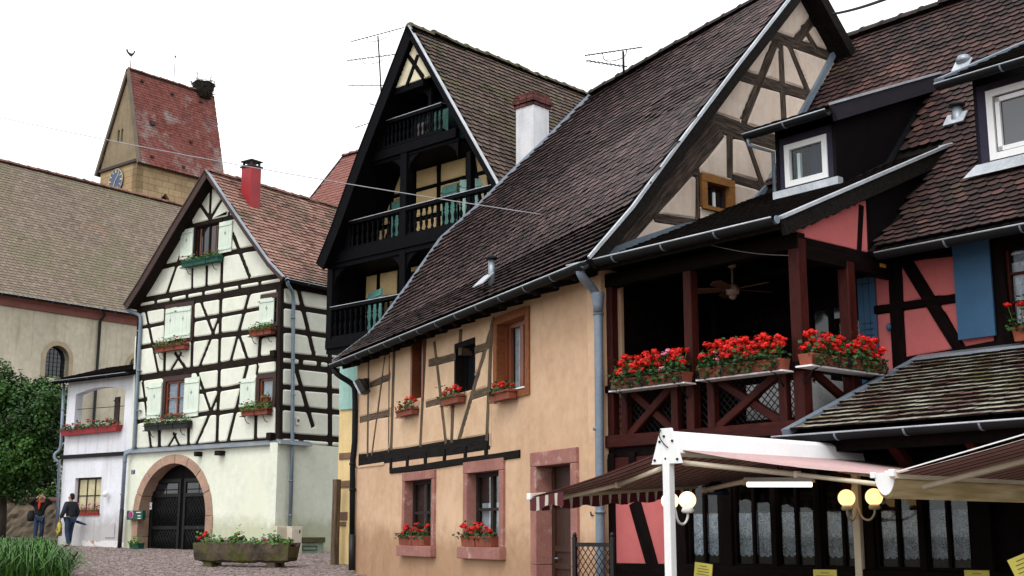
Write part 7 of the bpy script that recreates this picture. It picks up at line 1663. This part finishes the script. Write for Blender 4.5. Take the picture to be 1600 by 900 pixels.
def lattice_fence():
    a, b = ray(898, 850), ray(957, 850); A = CAM + a * (16.9 / a.y); B = CAM + b * (16.55 / b.y); A.z = B.z = 0; x = (B - A).normalized(); n_ = Vector((x.y, -x.x, 0)); L = (B - A).length; g = gz(16.7)
    t = thing('lattice_fence_panel', 'black diamond lattice fence panel before the brown door', 'fence', Vector((A.x, A.y, g))); zt = 1.47
    for P in (A, B): p = MB(); p.box(P + UP * (g + (zt + .1 - g) / 2), x, n_, UP, .05, .05, zt + .1 - g); p.lathe(P + UP * (zt + .1), [(.02, 0), (.03, .02), (.02, .05), (.004, .06)], 8); p.obj('post', M['iron'], t)
    MB().box(A.lerp(B, .5) + UP * zt, x, n_, UP, L - .05, .035, .05).obj('top_rail', M['iron'], t); MB().box(A.lerp(B, .5) + UP * (g + .1), x, n_, UP, L - .05, .035, .05).obj('bottom_rail', M['iron'], t)
    h_ = zt - g - .1
    for sg in (1, -1):
        i = -12
        while i * .085 < L:
            x0 = i * .085; lo = max(0, x0); hi = min(L, x0 + h_ * .75)
            if hi > lo + .02:
                f0, f1 = (lo - x0) / (h_ * .75), (hi - x0) / (h_ * .75); z0, z1 = (f0, f1) if sg > 0 else (1 - f0, 1 - f1)
                MB().tube([A + x * lo + UP * (g + .1 + h_ * z0) + n_ * .006 * sg, A + x * hi + UP * (g + .1 + h_ * z1) + n_ * .006 * sg], .0075, 4).obj('slat', M['iron'], t)
            i += 1
lattice_fence()
# ================================================================== stone trough, cabinets
def trough():
    a, b = ray(305, 870), ray(466, 872); A = CAM + a * (30.2 / a.y); B = CAM + b * (29.4 / b.y); A.z = B.z = 0; x = (B - A).normalized(); n_ = Vector((x.y, -x.x, 0)); L = (B - A).length * .93; c = (A + B) / 2; g = gz(29.7)
    t = thing('stone_trough', 'old mossy stone trough planted with flowers on the cobbles', 'planter', Vector((c.x, c.y, g)))
    bm = bmesh.new(); nx, ny = 26, 8; z0, z1 = g + .12, g + .57; w_ = .56
    mb = MB(); rings = []
    for i in range(nx + 1):
        f = i / nx * 2 - 1; e = 1 - max(0, abs(f) - .9) / .1 * .22; ring = []
        sec = [(-.5, 1), (-.5, .5), (-.44, .12), (-.3, 0), (.3, 0), (.44, .12), (.5, .5), (.5, 1), (.36, 1), (.34, .8), (-.34, .8), (-.36, 1)]
        for (p, q) in sec:
            zz = z0 + (z1 - z0) * (q if q > .05 else q + (1 - e) * 1.2); ring.append(c + x * (f * L / 2 * (1 - .05 * (1 - q))) + n_ * p * w_ * (.85 + .15 * e) + UP * zz + Vector((random.gauss(0, .008), random.gauss(0, .008), random.gauss(0, .009))))
        rings.append(ring)
    k = len(rings[0]); mb.add([p for r in rings for p in r], [(i * k + j, i * k + (j + 1) % k, (i + 1) * k + (j + 1) % k, (i + 1) * k + j) for i in range(nx) for j in range(k)] + [tuple(range(k)), tuple(nx * k + j for j in reversed(range(k)))])
    mb.obj('basin', M['stone_old'], t)
    MB().box(c + UP * (z1 - .06), x, n_, UP, L * .9, w_ * .66, .04).obj('soil', M['soil'], t)
    for f, o in ((-.36, .12), (-.36, -.2), (.3, .12), (.3, -.2)): MB().box(c + x * L * f + n_ * o + UP * (g + .055), x, n_, UP, .22, .16, .15).obj('foot_stone', M['stone_old'], t, .015)
    mb = MB()
    def pt():
        u = random.uniform(-.47, .47); hgt = abs(random.gauss(0, .5)) * (.25 if abs(u + .42) < .08 or abs(u + .1) < .07 or abs(u - .25) < .08 else .1); return c + x * u * L + n_ * random.gauss(0, .13) + UP * (z1 - .03 + hgt)
    leafcloud(mb, pt, 900, .09); mb.obj('foliage', M['leaf2'], t)
    for u, h_ in ((-.46, .1), (-.43, .24), (-.44, .17), (-.08, .2), (.24, .04)): head(t, c + x * u * L + n_ * random.uniform(0, .2) + UP * (z1 + h_), .05, M['red'])
    for i in range(16): head(t, c + x * random.uniform(-.45, .48) * L + n_ * random.uniform(-.1, .22) + UP * (z1 + random.uniform(.02, .14)), .03, VIO)
VIO = mat('violet_petals', (.30, .16, .36), None, bump=0, fine=.1)
trough()
def cabinets():
    bg_ = mat('beige_cabinet', (.62, .56, .45), (.55, .49, .39), scale=2, bump=.03, fine=.05, rough=.5)
    for (x0, y0, x1, y1, lab, o) in ((1012, 528, 1090, 684, 'beige meter cabinet left of the drainpipe at the pale house corner', .12), (1106, 530, 1166, 720, 'tall narrow beige meter cabinet right of the drainpipe', .35)):
        a, b = WS.p(*Z5(x0, y0), o), WS.p(*Z5(x1, y1), o); zb = gz(37); t = thing('meter_cabinet', lab, 'cabinet', WS.W((a[0] + b[0]) / 2, zb, o), 'meter cabinets')
        MB().fbox(WS, a[0], zb - .05, b[0], a[1], .03, o).obj('body', bg_, t, .015); zm = zb + (a[1] - zb) * .38
        for z0, z1 in ((zb + .06, zm - .01), (zm + .01, a[1] - .05)): d = MB().fbox(WS, a[0] + .04, z0, b[0] - .04, z1, o, o + .014).obj('door', bg_, t, .006)
        MB().fbox(WS, b[0] - .14, zm + .3, b[0] - .11, zm + .38, o + .014, o + .03).obj('lock', M['iron'], t)
    a, b = WS.p(*Z5(1170, 598), .35), WS.p(*Z5(1305, 718), .35); zb = gz(37.5); t = thing('low_cabinet', 'low green cellar hatch with stone lintel at the pale house foot', 'hatch', WS.W(a[0], zb, .2))
    gm = mat('grey_green_hatch', (.26, .34, .26), (.2, .27, .2), scale=2, bump=.05, fine=.1)
    MB().fbox(WS, a[0], zb - .05, b[0], a[1] - .16, .05, .32).obj('body', gm, t, .01); MB().fbox(WS, a[0] - .03, a[1] - .155, b[0] + .03, a[1], .05, .36).obj('lintel', M['stone_old'], t, .015)
    k = MB(); k.tube([WS.W(a[0] + .05, zb + .1, .33), WS.W(a[0] + .05, a[1] - .25, .33), WS.W(a[0] + .6, a[1] - .25, .33), WS.W(a[0] + .6, zb + .1, .33), WS.W(a[0] + .05, zb + .1, .33)], .012, 4); k.obj('grille', M['iron'], t)
    r = rect(W, Z5(680, 600), Z5(772, 652), .05); t = thing('cellar_vent', 'small stone-framed cellar opening in the pale wall', 'vent', W.W(r[0], r[1], .05)); k = MB(); e = .07
    k.fbox(W, r[0], r[3] - e, r[2], r[3], .03, .07); k.fbox(W, r[0], r[1], r[0] + e, r[3] - e, .03, .068); k.fbox(W, r[2] - e, r[1], r[2], r[3] - e, .03, .068); k.obj('frame', M['arch'], t); MB().fbox(W, r[0] + e, r[1], r[2] - e, r[3] - e, .031, .036).obj('cover', M['wplaster'], t)
    P = W.P(*Z5(155, 665), .15); P.z = gz(40)
    planter('flower_pot', 'green pot of leaves at the left foot of the gate', 'flower pot', None, P - W.e * .22, P + W.e * .22, W.n, .25, .2, M['greenbox'], nh=0, fh=.22, nleaf=120, ls=.07, mleaf=M['leaf2'])
cabinets()
# ================================================================== left edge: wall, tree, shrubs, ornamental grass, people
def low_wall():
    Wl = Fr(40, 52, 100); t = thing('garden_wall', 'rough stone garden wall with red coping behind the two people', 'wall', Wl.W(-3, gz(52), 0)); s0, s1 = -9, Wl.p(92, 800)[0]; zt = Wl.p(40, 783)[1]
    st = mat('rubble_wall', (.20, .15, .105), (.12, .095, .07), scale=1.4, bump=.8, bscale=5, fine=.25, moss=(.30, .24, .17), moss_t=(.58, .7), moss_s=1.2)
    vs = []; nx, nz = 60, 10
    for i in range(nx + 1):
        for j in range(nz + 1): vs.append(Wl.W(s0 + (s1 - s0) * i / nx, 1.2 + (zt - 1.2) * j / nz, random.gauss(0, .03)))
    mb = MB().add(vs, [(i * (nz + 1) + j, (i + 1) * (nz + 1) + j, (i + 1) * (nz + 1) + j + 1, i * (nz + 1) + j + 1) for i in range(nx) for j in range(nz)]); mb.fbox(Wl, s0, 1.0, s1, zt, -.4, -.1); mb.obj('masonry', st, t)
    n = 12
    for i in range(n): a = s0 + (s1 - s0) * i / n; MB().fbox(Wl, a + .006, zt, a + (s1 - s0) / n - .006, zt + .14 + random.uniform(0, .015), -.42, .1).obj('coping_stone', M['sandred'], t, .02)
low_wall()
def tree():
    c = CAM + ray(0, 835) * (46.5 / ray(0, 835).y); g = gz(46.5); b = Vector((c.x, c.y, g)); t = thing('leafy_tree', 'dense dark green tree at the left edge before the church', 'tree', b)
    tr = MB(); top = b + Vector((.1, 0, 2.6)); tr.tube([b - UP * .1, b + Vector((.03, 0, .9)), b + Vector((-.02, .05, 1.8)), top], [.22, .17, .14, .11], 9)
    cc = b + UP * 4.0; limbs = []
    for i in range(13):
        a = random.uniform(0, 6.28); el = random.uniform(-.1, 1.2); d = Vector((math.cos(a) * math.cos(el), math.sin(a) * math.cos(el), math.sin(el))); s = b + UP * random.uniform(1.6, 2.7); e = cc + Vector((d.x * 2.1, d.y * 2.1, d.z * 2.2 - .6)); m_ = s.lerp(e, .5) + UP * .2; tr.tube([s, m_, e], [.07, .045, .015], 6); limbs.append(e)
    tr.obj('trunk', M['bark'], t)
    clumps = []
    for i in range(230):
        d = Vector((random.gauss(0, 1), random.gauss(0, 1), random.gauss(0, 1))).normalized(); r = random.uniform(.3, 1.0) ** .6 * random.uniform(.8, 1.1); clumps.append((cc + Vector((d.x * 2.15 * r, d.y * 2.15 * r, d.z * 2.5 * r)), random.uniform(.32, .62)))
    vs = np.zeros((0, 3)); N_ = 64000; V = np.zeros((N_ * 4, 3)); q = 0
    for i in range(N_):
        p, r = clumps[random.randrange(len(clumps))]; d = Vector((random.gauss(0, 1), random.gauss(0, 1), random.gauss(0, .8))).normalized() * r * random.uniform(.55, 1.05); P = p + d
        nn = (d.normalized() + Vector((random.gauss(0, .6), random.gauss(0, .6), random.gauss(0, .6) + .5))).normalized(); a = nn.orthogonal().normalized(); bb = nn.cross(a); th = random.uniform(0, 6.28); a, bb = a * math.cos(th) + bb * math.sin(th), bb * math.cos(th) - a * math.sin(th); s = random.uniform(.08, .15)
        V[i * 4:i * 4 + 4] = (P, P + a * s * .55 + bb * s * .38, P + a * s * 1.15 - nn * s * .15, P + a * s * .55 - bb * s * .38)
    c0 = V.mean(0); me = bpy.data.meshes.new('crown'); me.from_pydata((V - c0).tolist(), [], [(4 * i, 4 * i + 1, 4 * i + 2, 4 * i + 3) for i in range(N_)]); link('crown', me, M['treeleaf'], t, Matrix.Translation(Vector(c0)))
tree()
def shrub():
    d = ray(70, 835); P = CAM + d * (53.5 / d.y); P.z = gz(53); t = thing('shrub', 'loose green shrub behind the garden wall beside the annex', 'shrub', P)
    st = MB(); mb = MB()
    for i in range(16):
        a = random.uniform(0, 6.28); e = P + Vector((math.cos(a) * random.uniform(.2, 1.1), math.sin(a) * .6, random.uniform(1.6, 3.0))); st.tube([P, P.lerp(e, .5) + UP * .3, e], [.03, .02, .008], 5)
        leafcloud(mb, lambda: P.lerp(e, random.uniform(.45, 1.02)) + Vector((random.gauss(0, .16), random.gauss(0, .16), random.gauss(0, .14) + .2)), 110, .16)
    st.obj('stem', M['bark'], t); mb.obj('foliage', M['leaf2'], t)
shrub()
def ornamental_grass():
    mb = MB()
    for i in range(3600):
        y = random.uniform(23.5, 28.5); u = random.uniform(-60, 126 - max(0, (y - 26)) * 14 - random.random() ** 2 * 22); x = (u - 800) / F * y; P = Vector((x, y, gz(y)))
        h = random.uniform(.4, .82) * (1 if u < 90 else .8); a = random.uniform(0, 6.28); d = Vector((math.cos(a), math.sin(a), 0)); sp = random.uniform(.25, .95); w_ = random.uniform(.008, .016); sd = Vector((-d.y, d.x, 0)) * w_
        c = [P, P + UP * h * .55 + d * sp * .15, P + UP * h * .95 + d * sp * .5, P + UP * h * random.uniform(.35, .85) + d * sp]
        mb.add([c[0] - sd, c[0] + sd, c[1] - sd, c[1] + sd, c[2] - sd * .8, c[2] + sd * .8, c[3]], [(0, 1, 3, 2), (2, 3, 5, 4), (4, 5, 6)], True)
    o = mb.obj('ornamental_grass', mat('grass_blade', (.06, .165, .018), (.02, .07, .008), scale=2.2, bump=0, fine=.1, rough=.5)); tag(o, 'bright green arching long-leaved planting at the lower left corner', 'plants', kind='stuff')
ornamental_grass()
def skin_mesh(name, V, E, R_, m, parent, sub=2):
    me = bpy.data.meshes.new(name); lo = Vector((0, 0, 0))
    me.from_pydata([tuple(v) for v in V], E, []); me.update(); o = link(name, me, m, parent, Matrix.Identity(4) if parent is None else wloc(parent))
    md = o.modifiers.new('skin', 'SKIN'); md.use_smooth_shade = True
    lay = me.skin_vertices[0] if me.skin_vertices else None
    if lay is None:
        bm = bmesh.new(); bm.from_mesh(me); bm.verts.layers.skin.verify(); bm.to_mesh(me); bm.free(); lay = me.skin_vertices[0]
    for i, r in enumerate(R_): lay.data[i].radius = (r, r) if not isinstance(r, tuple) else r; lay.data[i].use_root = (i == 0)
    s = o.modifiers.new('sub', 'SUBSURF'); s.levels = sub; s.render_levels = sub; return o
def person(P, face, label, pose, jacket, trousers, hairm, extras):
    """standing figure; local frame: x right of the body, y facing direction"""
    t = thing('person', label, 'person', P, None); t.rotation_euler = (0, 0, face)
    skin = mat('skin', (.45, .26, .18), None, bump=0, fine=.05, rough=.5)
    H = {'pel': (0, 0, .92), 'waist': (0, 0, 1.08), 'chest': (0, .01, 1.28), 'neck': (0, 0, 1.46), 'head': (0, .02, 1.60), 'crown': (0, .0, 1.70)}
    st = .10
    for s, sg in (('L', -1), ('R', 1)):
        H['hip' + s] = (sg * .09, 0, .88); H['kn' + s] = (sg * .10, .03 + sg * st * .3, .48); H['an' + s] = (sg * .10, -.02 + sg * st, .09); H['to' + s] = (sg * .11, .15 + sg * st, .04); H['sh' + s] = (sg * .19, 0, 1.39)
        e, wv, f = pose[s]; H['el' + s] = e; H['wr' + s] = wv; H['ha' + s] = f
    names = list(H); ix = {n: i for i, n in enumerate(names)}; V = [Vector(H[n]) for n in names]
    E = [('pel', 'waist'), ('waist', 'chest'), ('chest', 'neck'), ('neck', 'head'), ('head', 'crown')]
    for s in 'LR': E += [('pel', 'hip' + s), ('hip' + s, 'kn' + s), ('kn' + s, 'an' + s), ('an' + s, 'to' + s), ('chest', 'sh' + s), ('sh' + s, 'el' + s), ('el' + s, 'wr' + s), ('wr' + s, 'ha' + s)]
    rad = {'pel': (.13, .1), 'waist': (.12, .09), 'chest': (.15, .1), 'neck': .055, 'head': (.078, .092), 'crown': (.06, .07)}
    for s in 'LR': rad.update({'hip' + s: .085, 'kn' + s: .055, 'an' + s: .04, 'to' + s: .035, 'sh' + s: .06, 'el' + s: .042, 'wr' + s: .03, 'ha' + s: .036})
    skin_mesh('body', V, [(ix[a], ix[b]) for a, b in E], [rad[n] for n in names], skin, t)
    def sub(nm, keys, edges, grow, m):
        kx = {n: i for i, n in enumerate(keys)}; skin_mesh(nm, [Vector(H[n]) for n in keys], [(kx[a], kx[b]) for a, b in edges], [tuple(q + grow for q in rad[n]) if isinstance(rad[n], tuple) else rad[n] + grow for n in keys], m, t)
    sub('jacket', ['chest', 'waist', 'pel', 'shL', 'elL', 'wrL', 'shR', 'elR', 'wrR', 'neck'], [('chest', 'waist'), ('waist', 'pel'), ('chest', 'shL'), ('shL', 'elL'), ('elL', 'wrL'), ('chest', 'shR'), ('shR', 'elR'), ('elR', 'wrR'), ('chest', 'neck')], .035, jacket)
    sub('trousers', ['pel', 'hipL', 'knL', 'anL', 'hipR', 'knR', 'anR'], [('pel', 'hipL'), ('hipL', 'knL'), ('knL', 'anL'), ('pel', 'hipR'), ('hipR', 'knR'), ('knR', 'anR')], .022, trousers)
    for s in 'LR':
        skin_mesh('shoe', [Vector(H['an' + s]) - UP * .03, Vector(H['to' + s])], [(0, 1)], [.05, .045], M['iron'], t)
        a = Vector(H['ha' + s]); d = (a - Vector(H['wr' + s])).normalized(); o = d.orthogonal().normalized()
        for k in range(4): skin_mesh('finger', [a, a + d * .05 + o * (k - 1.5) * .018, a + d * (.085 - abs(k - 1.5) * .008) + o * (k - 1.5) * .019 + d.cross(o) * .02], [(0, 1), (1, 2)], [.012, .01, .008], skin, t, 1)
        skin_mesh('thumb', [a - d * .02, a + o * .045 + d * .02, a + o * .055 + d * .05], [(0, 1), (1, 2)], [.013, .011, .009], skin, t, 1)
    hp = [Vector((0, -.02, 1.66)), Vector((0, -.045, 1.6)), Vector((0, -.02, 1.72))]
    skin_mesh('hair', [Vector((0, .03, 1.70)), Vector((0, -.03, 1.70)), Vector((0, -.07, 1.60)), Vector((0, -.06, 1.52 if not extras.get('long') else 1.42))], [(0, 1), (1, 2), (2, 3)], [(.075, .05), (.09, .07), (.085, .06), .05], hairm, t)
    k = MB(); mw = wloc(t)
    def addl(nm, mb, m):
        o = link(nm, mb.mesh(nm, Vector((0, 0, 0))), m, t, mw); return o
    k.tube([Vector((0, .105, 1.60)), Vector((0, .135, 1.575))], [.012, .018], 6); addl('nose', k, skin)
    k = MB()
    for s in (-1, 1): k.tube([Vector((s * .033, .1, 1.615)), Vector((s * .033, .112, 1.615))], .011, 6)
    addl('eye', k, M['iron']); k = MB().tube([Vector((-.025, .102, 1.545)), Vector((0, .108, 1.542)), Vector((.025, .102, 1.545))], .007, 5); addl('mouth', k, mat('lips', (.3, .08, .07), None, bump=0, fine=0))
    k = MB()
    for s in (-1, 1): k.lathe(Vector((s * .085, .0, 1.605)), [(.004, -.03), (.018, -.01), (.02, .015), (.006, .032)], 7)
    addl('ear', k, skin)
    return t, addl
jean = mat('blue_denim', (.024, .045, .095), (.016, .03, .065), scale=6, bump=.1, fine=.15); blk = mat('black_jacket_cloth', (.012, .012, .014), None, bump=.1, fine=.2); hair = mat('dark_hair', (.012, .009, .008), None, bump=0, fine=.2)
def people():
    d = ray(60, 835); y = 44.5; P = Vector((d.x / d.y * y, y, gz(y)))
    t, add = person(P, math.radians(200), 'person in black coat and jeans raising both hands to the face, orange scarf', {'L': ((-.36, .12, 1.42), (-.13, .2, 1.58), (-.07, .19, 1.64)), 'R': ((.36, .12, 1.42), (.13, .2, 1.58), (.07, .19, 1.64))}, blk, jean, hair, {'long': 1})
    k = MB(); k.tube([Vector((.1 * math.cos(a), .03 + .1 * math.sin(a), 1.44 + .01 * math.sin(3 * a))) for a in np.linspace(0, 2 * math.pi, 15)], .04, 7); k.tube([Vector((.03, .13, 1.43)), Vector((.04, .16, 1.28)), Vector((.03, .15, 1.18))], [.04, .045, .03], 7); add('scarf', k, mat('orange_scarf', (.5, .06, .015), None, bump=.1, fine=.15))
    k = MB(); k.tube([Vector((.28, -.12, 1.15)), Vector((.27, -.14, .95)), Vector((.26, -.12, .8))], [.1, .15, .12], 8); add('shoulder_bag', k, blk)
    d = ray(108, 835); y = 42; P = Vector((d.x / d.y * y, y, gz(y)))
    t, add = person(P, math.radians(60), 'person in dark jacket and jeans holding a folded umbrella by the annex', {'L': ((-.28, .0, 1.13), (-.27, .14, .93), (-.26, .18, .87)), 'R': ((.28, -.03, 1.13), (.28, .1, .92), (.27, .14, .86))}, mat('charcoal_jacket', (.02, .025, .035), None, bump=.1, fine=.15), jean, hair, {})
    a, b = Vector((.27, .16, .86)), Vector((.33, -.42, .72))
    k = MB(); k.tube([a + Vector((0, .1, .03)), a, a.lerp(b, .3), a.lerp(b, .8), b], [.012, .014, .045, .035, .008], 8); add('folded_umbrella', k, mat('navy_umbrella', (.02, .03, .08), None, bump=.1))
    k = MB(); k.tube([Vector((-.25, .18, .86)), Vector((-.24, .2, .76)), Vector((-.24, .22, .55)), Vector((-.24, .2, .36))], [.01, .07, .1, .09], 8); add('yellow_bag', k, mat('yellow_bag_cloth', (.62, .5, .06), (.1, .09, .05), scale=9, bump=0, contrast=(.45, .55)))
people()
# ================================================================== aerials and cables
def aerial(label, mast, booms):
    t = thing('television_aerial', label, 'aerial', mast[0], 'television aerials'); MB().tube(mast, .022, 6).obj('mast', M['zincdark'], t)
    for A, B, n, el, loop in booms:
        b = MB().tube([A, B], .012, 5).obj('boom', M['zincdark'], t); x = (B - A).normalized(); y = UP.cross(x).normalized(); k = MB()
        for i in range(n): P = A + (B - A) * (i + .5) / n; k.tube([P - y * el, P + y * el], .006, 4)
        k.obj('element', M['zincdark'], b)
        if loop: m_ = A.lerp(B, .5); MB().tube(smooth([A.lerp(B, .3), A.lerp(B, .32) - UP * .16, m_ - UP * .2, A.lerp(B, .7) - UP * .14, A.lerp(B, .72)], 2), .009, 5).obj('stay', M['zincdark'], b)
def aerials():
    dd = 33.5; P = lambda f, x, y, k=dd: CAM + ray(*f(x, y)) * (k / ray(*f(x, y)).y)
    aerial('tall aerial with many crossbars left of the black gable', [P(Z6, 358, 520), P(Z6, 345, 250), P(Z6, 335, 88)], [(P(Z6, 195, 118, 33.0), P(Z6, 472, 42, 34), 14, .1, True), (P(Z6, 175, 216, 33), P(Z6, 435, 182, 34), 12, .12, True), (P(Z6, 180, 345), P(Z6, 376, 345), 4, .25, False), (P(Z6, 290, 440), P(Z6, 345, 455), 4, .1, False), (P(Z6, 216, 566), P(Z6, 352, 520), 4, .1, False)])
    dd2 = 22.6; aerial('small aerial on the ridge of the big dark roof', [P(Y2, 160, 250, dd2), P(Y2, 158, 172, dd2)], [(P(Y2, 30, 186, 22.2), P(Y2, 222, 158, 23), 14, .06, True), (P(Y2, 35, 203, 22.2), P(Y2, 170, 224, 22.8), 10, .08, False)])
    b = P(Y2, 218, 158, 23)
aerials()
def cables():
    def cab(label, A, B, sag, r, m, n=24):
        pts = [A.lerp(B, i / n) - UP * sag * 4 * (i / n) * (1 - i / n) for i in range(n + 1)]; o = MB().tube(pts, r, 5).obj('overhead_cable', m); tag(o, label, 'cable', 'overhead cables')
    Q = lambda u, v, k: CAM + ray(u, v) * (k / ray(u, v).y)
    cab('long thin grey cable crossing before the church and the black gable', Q(-60, 170, 29), Vector((.52, 21.7, 7.17)), .12, .009, mat('pale_cable', (.33, .33, .36), None, bump=0, fine=0))
    cab('thick black cable rising from the ochre gable top', Q(1300, 22, 20.2), Q(1450, -30, 12), .05, .022, M['cabledark'])
    cab('very thin wire rising behind the restaurant ridge', Q(1366, 60, 23), Q(1420, -70, 23), .0, .005, M['cable'], 4)
    cab('thin wire strung under the balcony gutter', R.P(1085, 375, .3), R.P(1232, 399, .02), .05, .005, M['cable'])
cables()
def balcony_table():
    c = R.W(2.55, 2.77, -1.0); t = thing('covered_table', 'table with white cloth standing on the balcony behind the railing', 'table', c)
    MB().box(c + UP * .72, R.e, R.n, UP, 1.1, .7, .03).obj('table_top', M['rwood'], t)
    for i in (-1, 1):
        for j in (-1, 1): MB().box(c + R.e * .48 * i + R.n * .28 * j + UP * .35, R.e, R.n, UP, .05, .05, .7).obj('leg', M['rwood'], t)
    mb = MB(); vs = []; n = 40
    for i in range(n):
        a = 2 * math.pi * i / n; ca, sa = math.cos(a), math.sin(a); q = max(abs(ca) / .57, abs(sa) / .37); x, y = ca / q, sa / q; f = 1.03 + .02 * math.sin(a * 9); vs += [c + R.e * x + R.n * y + UP * .742, c + R.e * x * f + R.n * y * f + UP * .28]
    mb.add(vs, [(2 * i, 2 * i + 1, (2 * i + 3) % (2 * n), (2 * i + 2) % (2 * n)) for i in range(n)] + [tuple(2 * i for i in range(n))], True); mb.obj('tablecloth', mat('grey_white_cloth', (.32, .32, .33), None, bump=.1), t)
balcony_table()

def alarm_box():
    r = rect(WS, Z4(874, 712), Z4(888, 752), .02); t = thing('bell_box', 'small white bell box beside the drainpipe on the pale house side', 'bell box', WS.W(r[0], r[1], .03))
    MB().fbox(WS, r[0], r[1], r[2], r[3], .015, .07).obj('case', M['white'], t, .008); MB().lathe(WS.W((r[0] + r[2]) / 2, r[1] + .12, .07), [(.05, 0), (.045, .012)], 12, WS.n).obj('buzzer', M['rust'], t)
alarm_box()
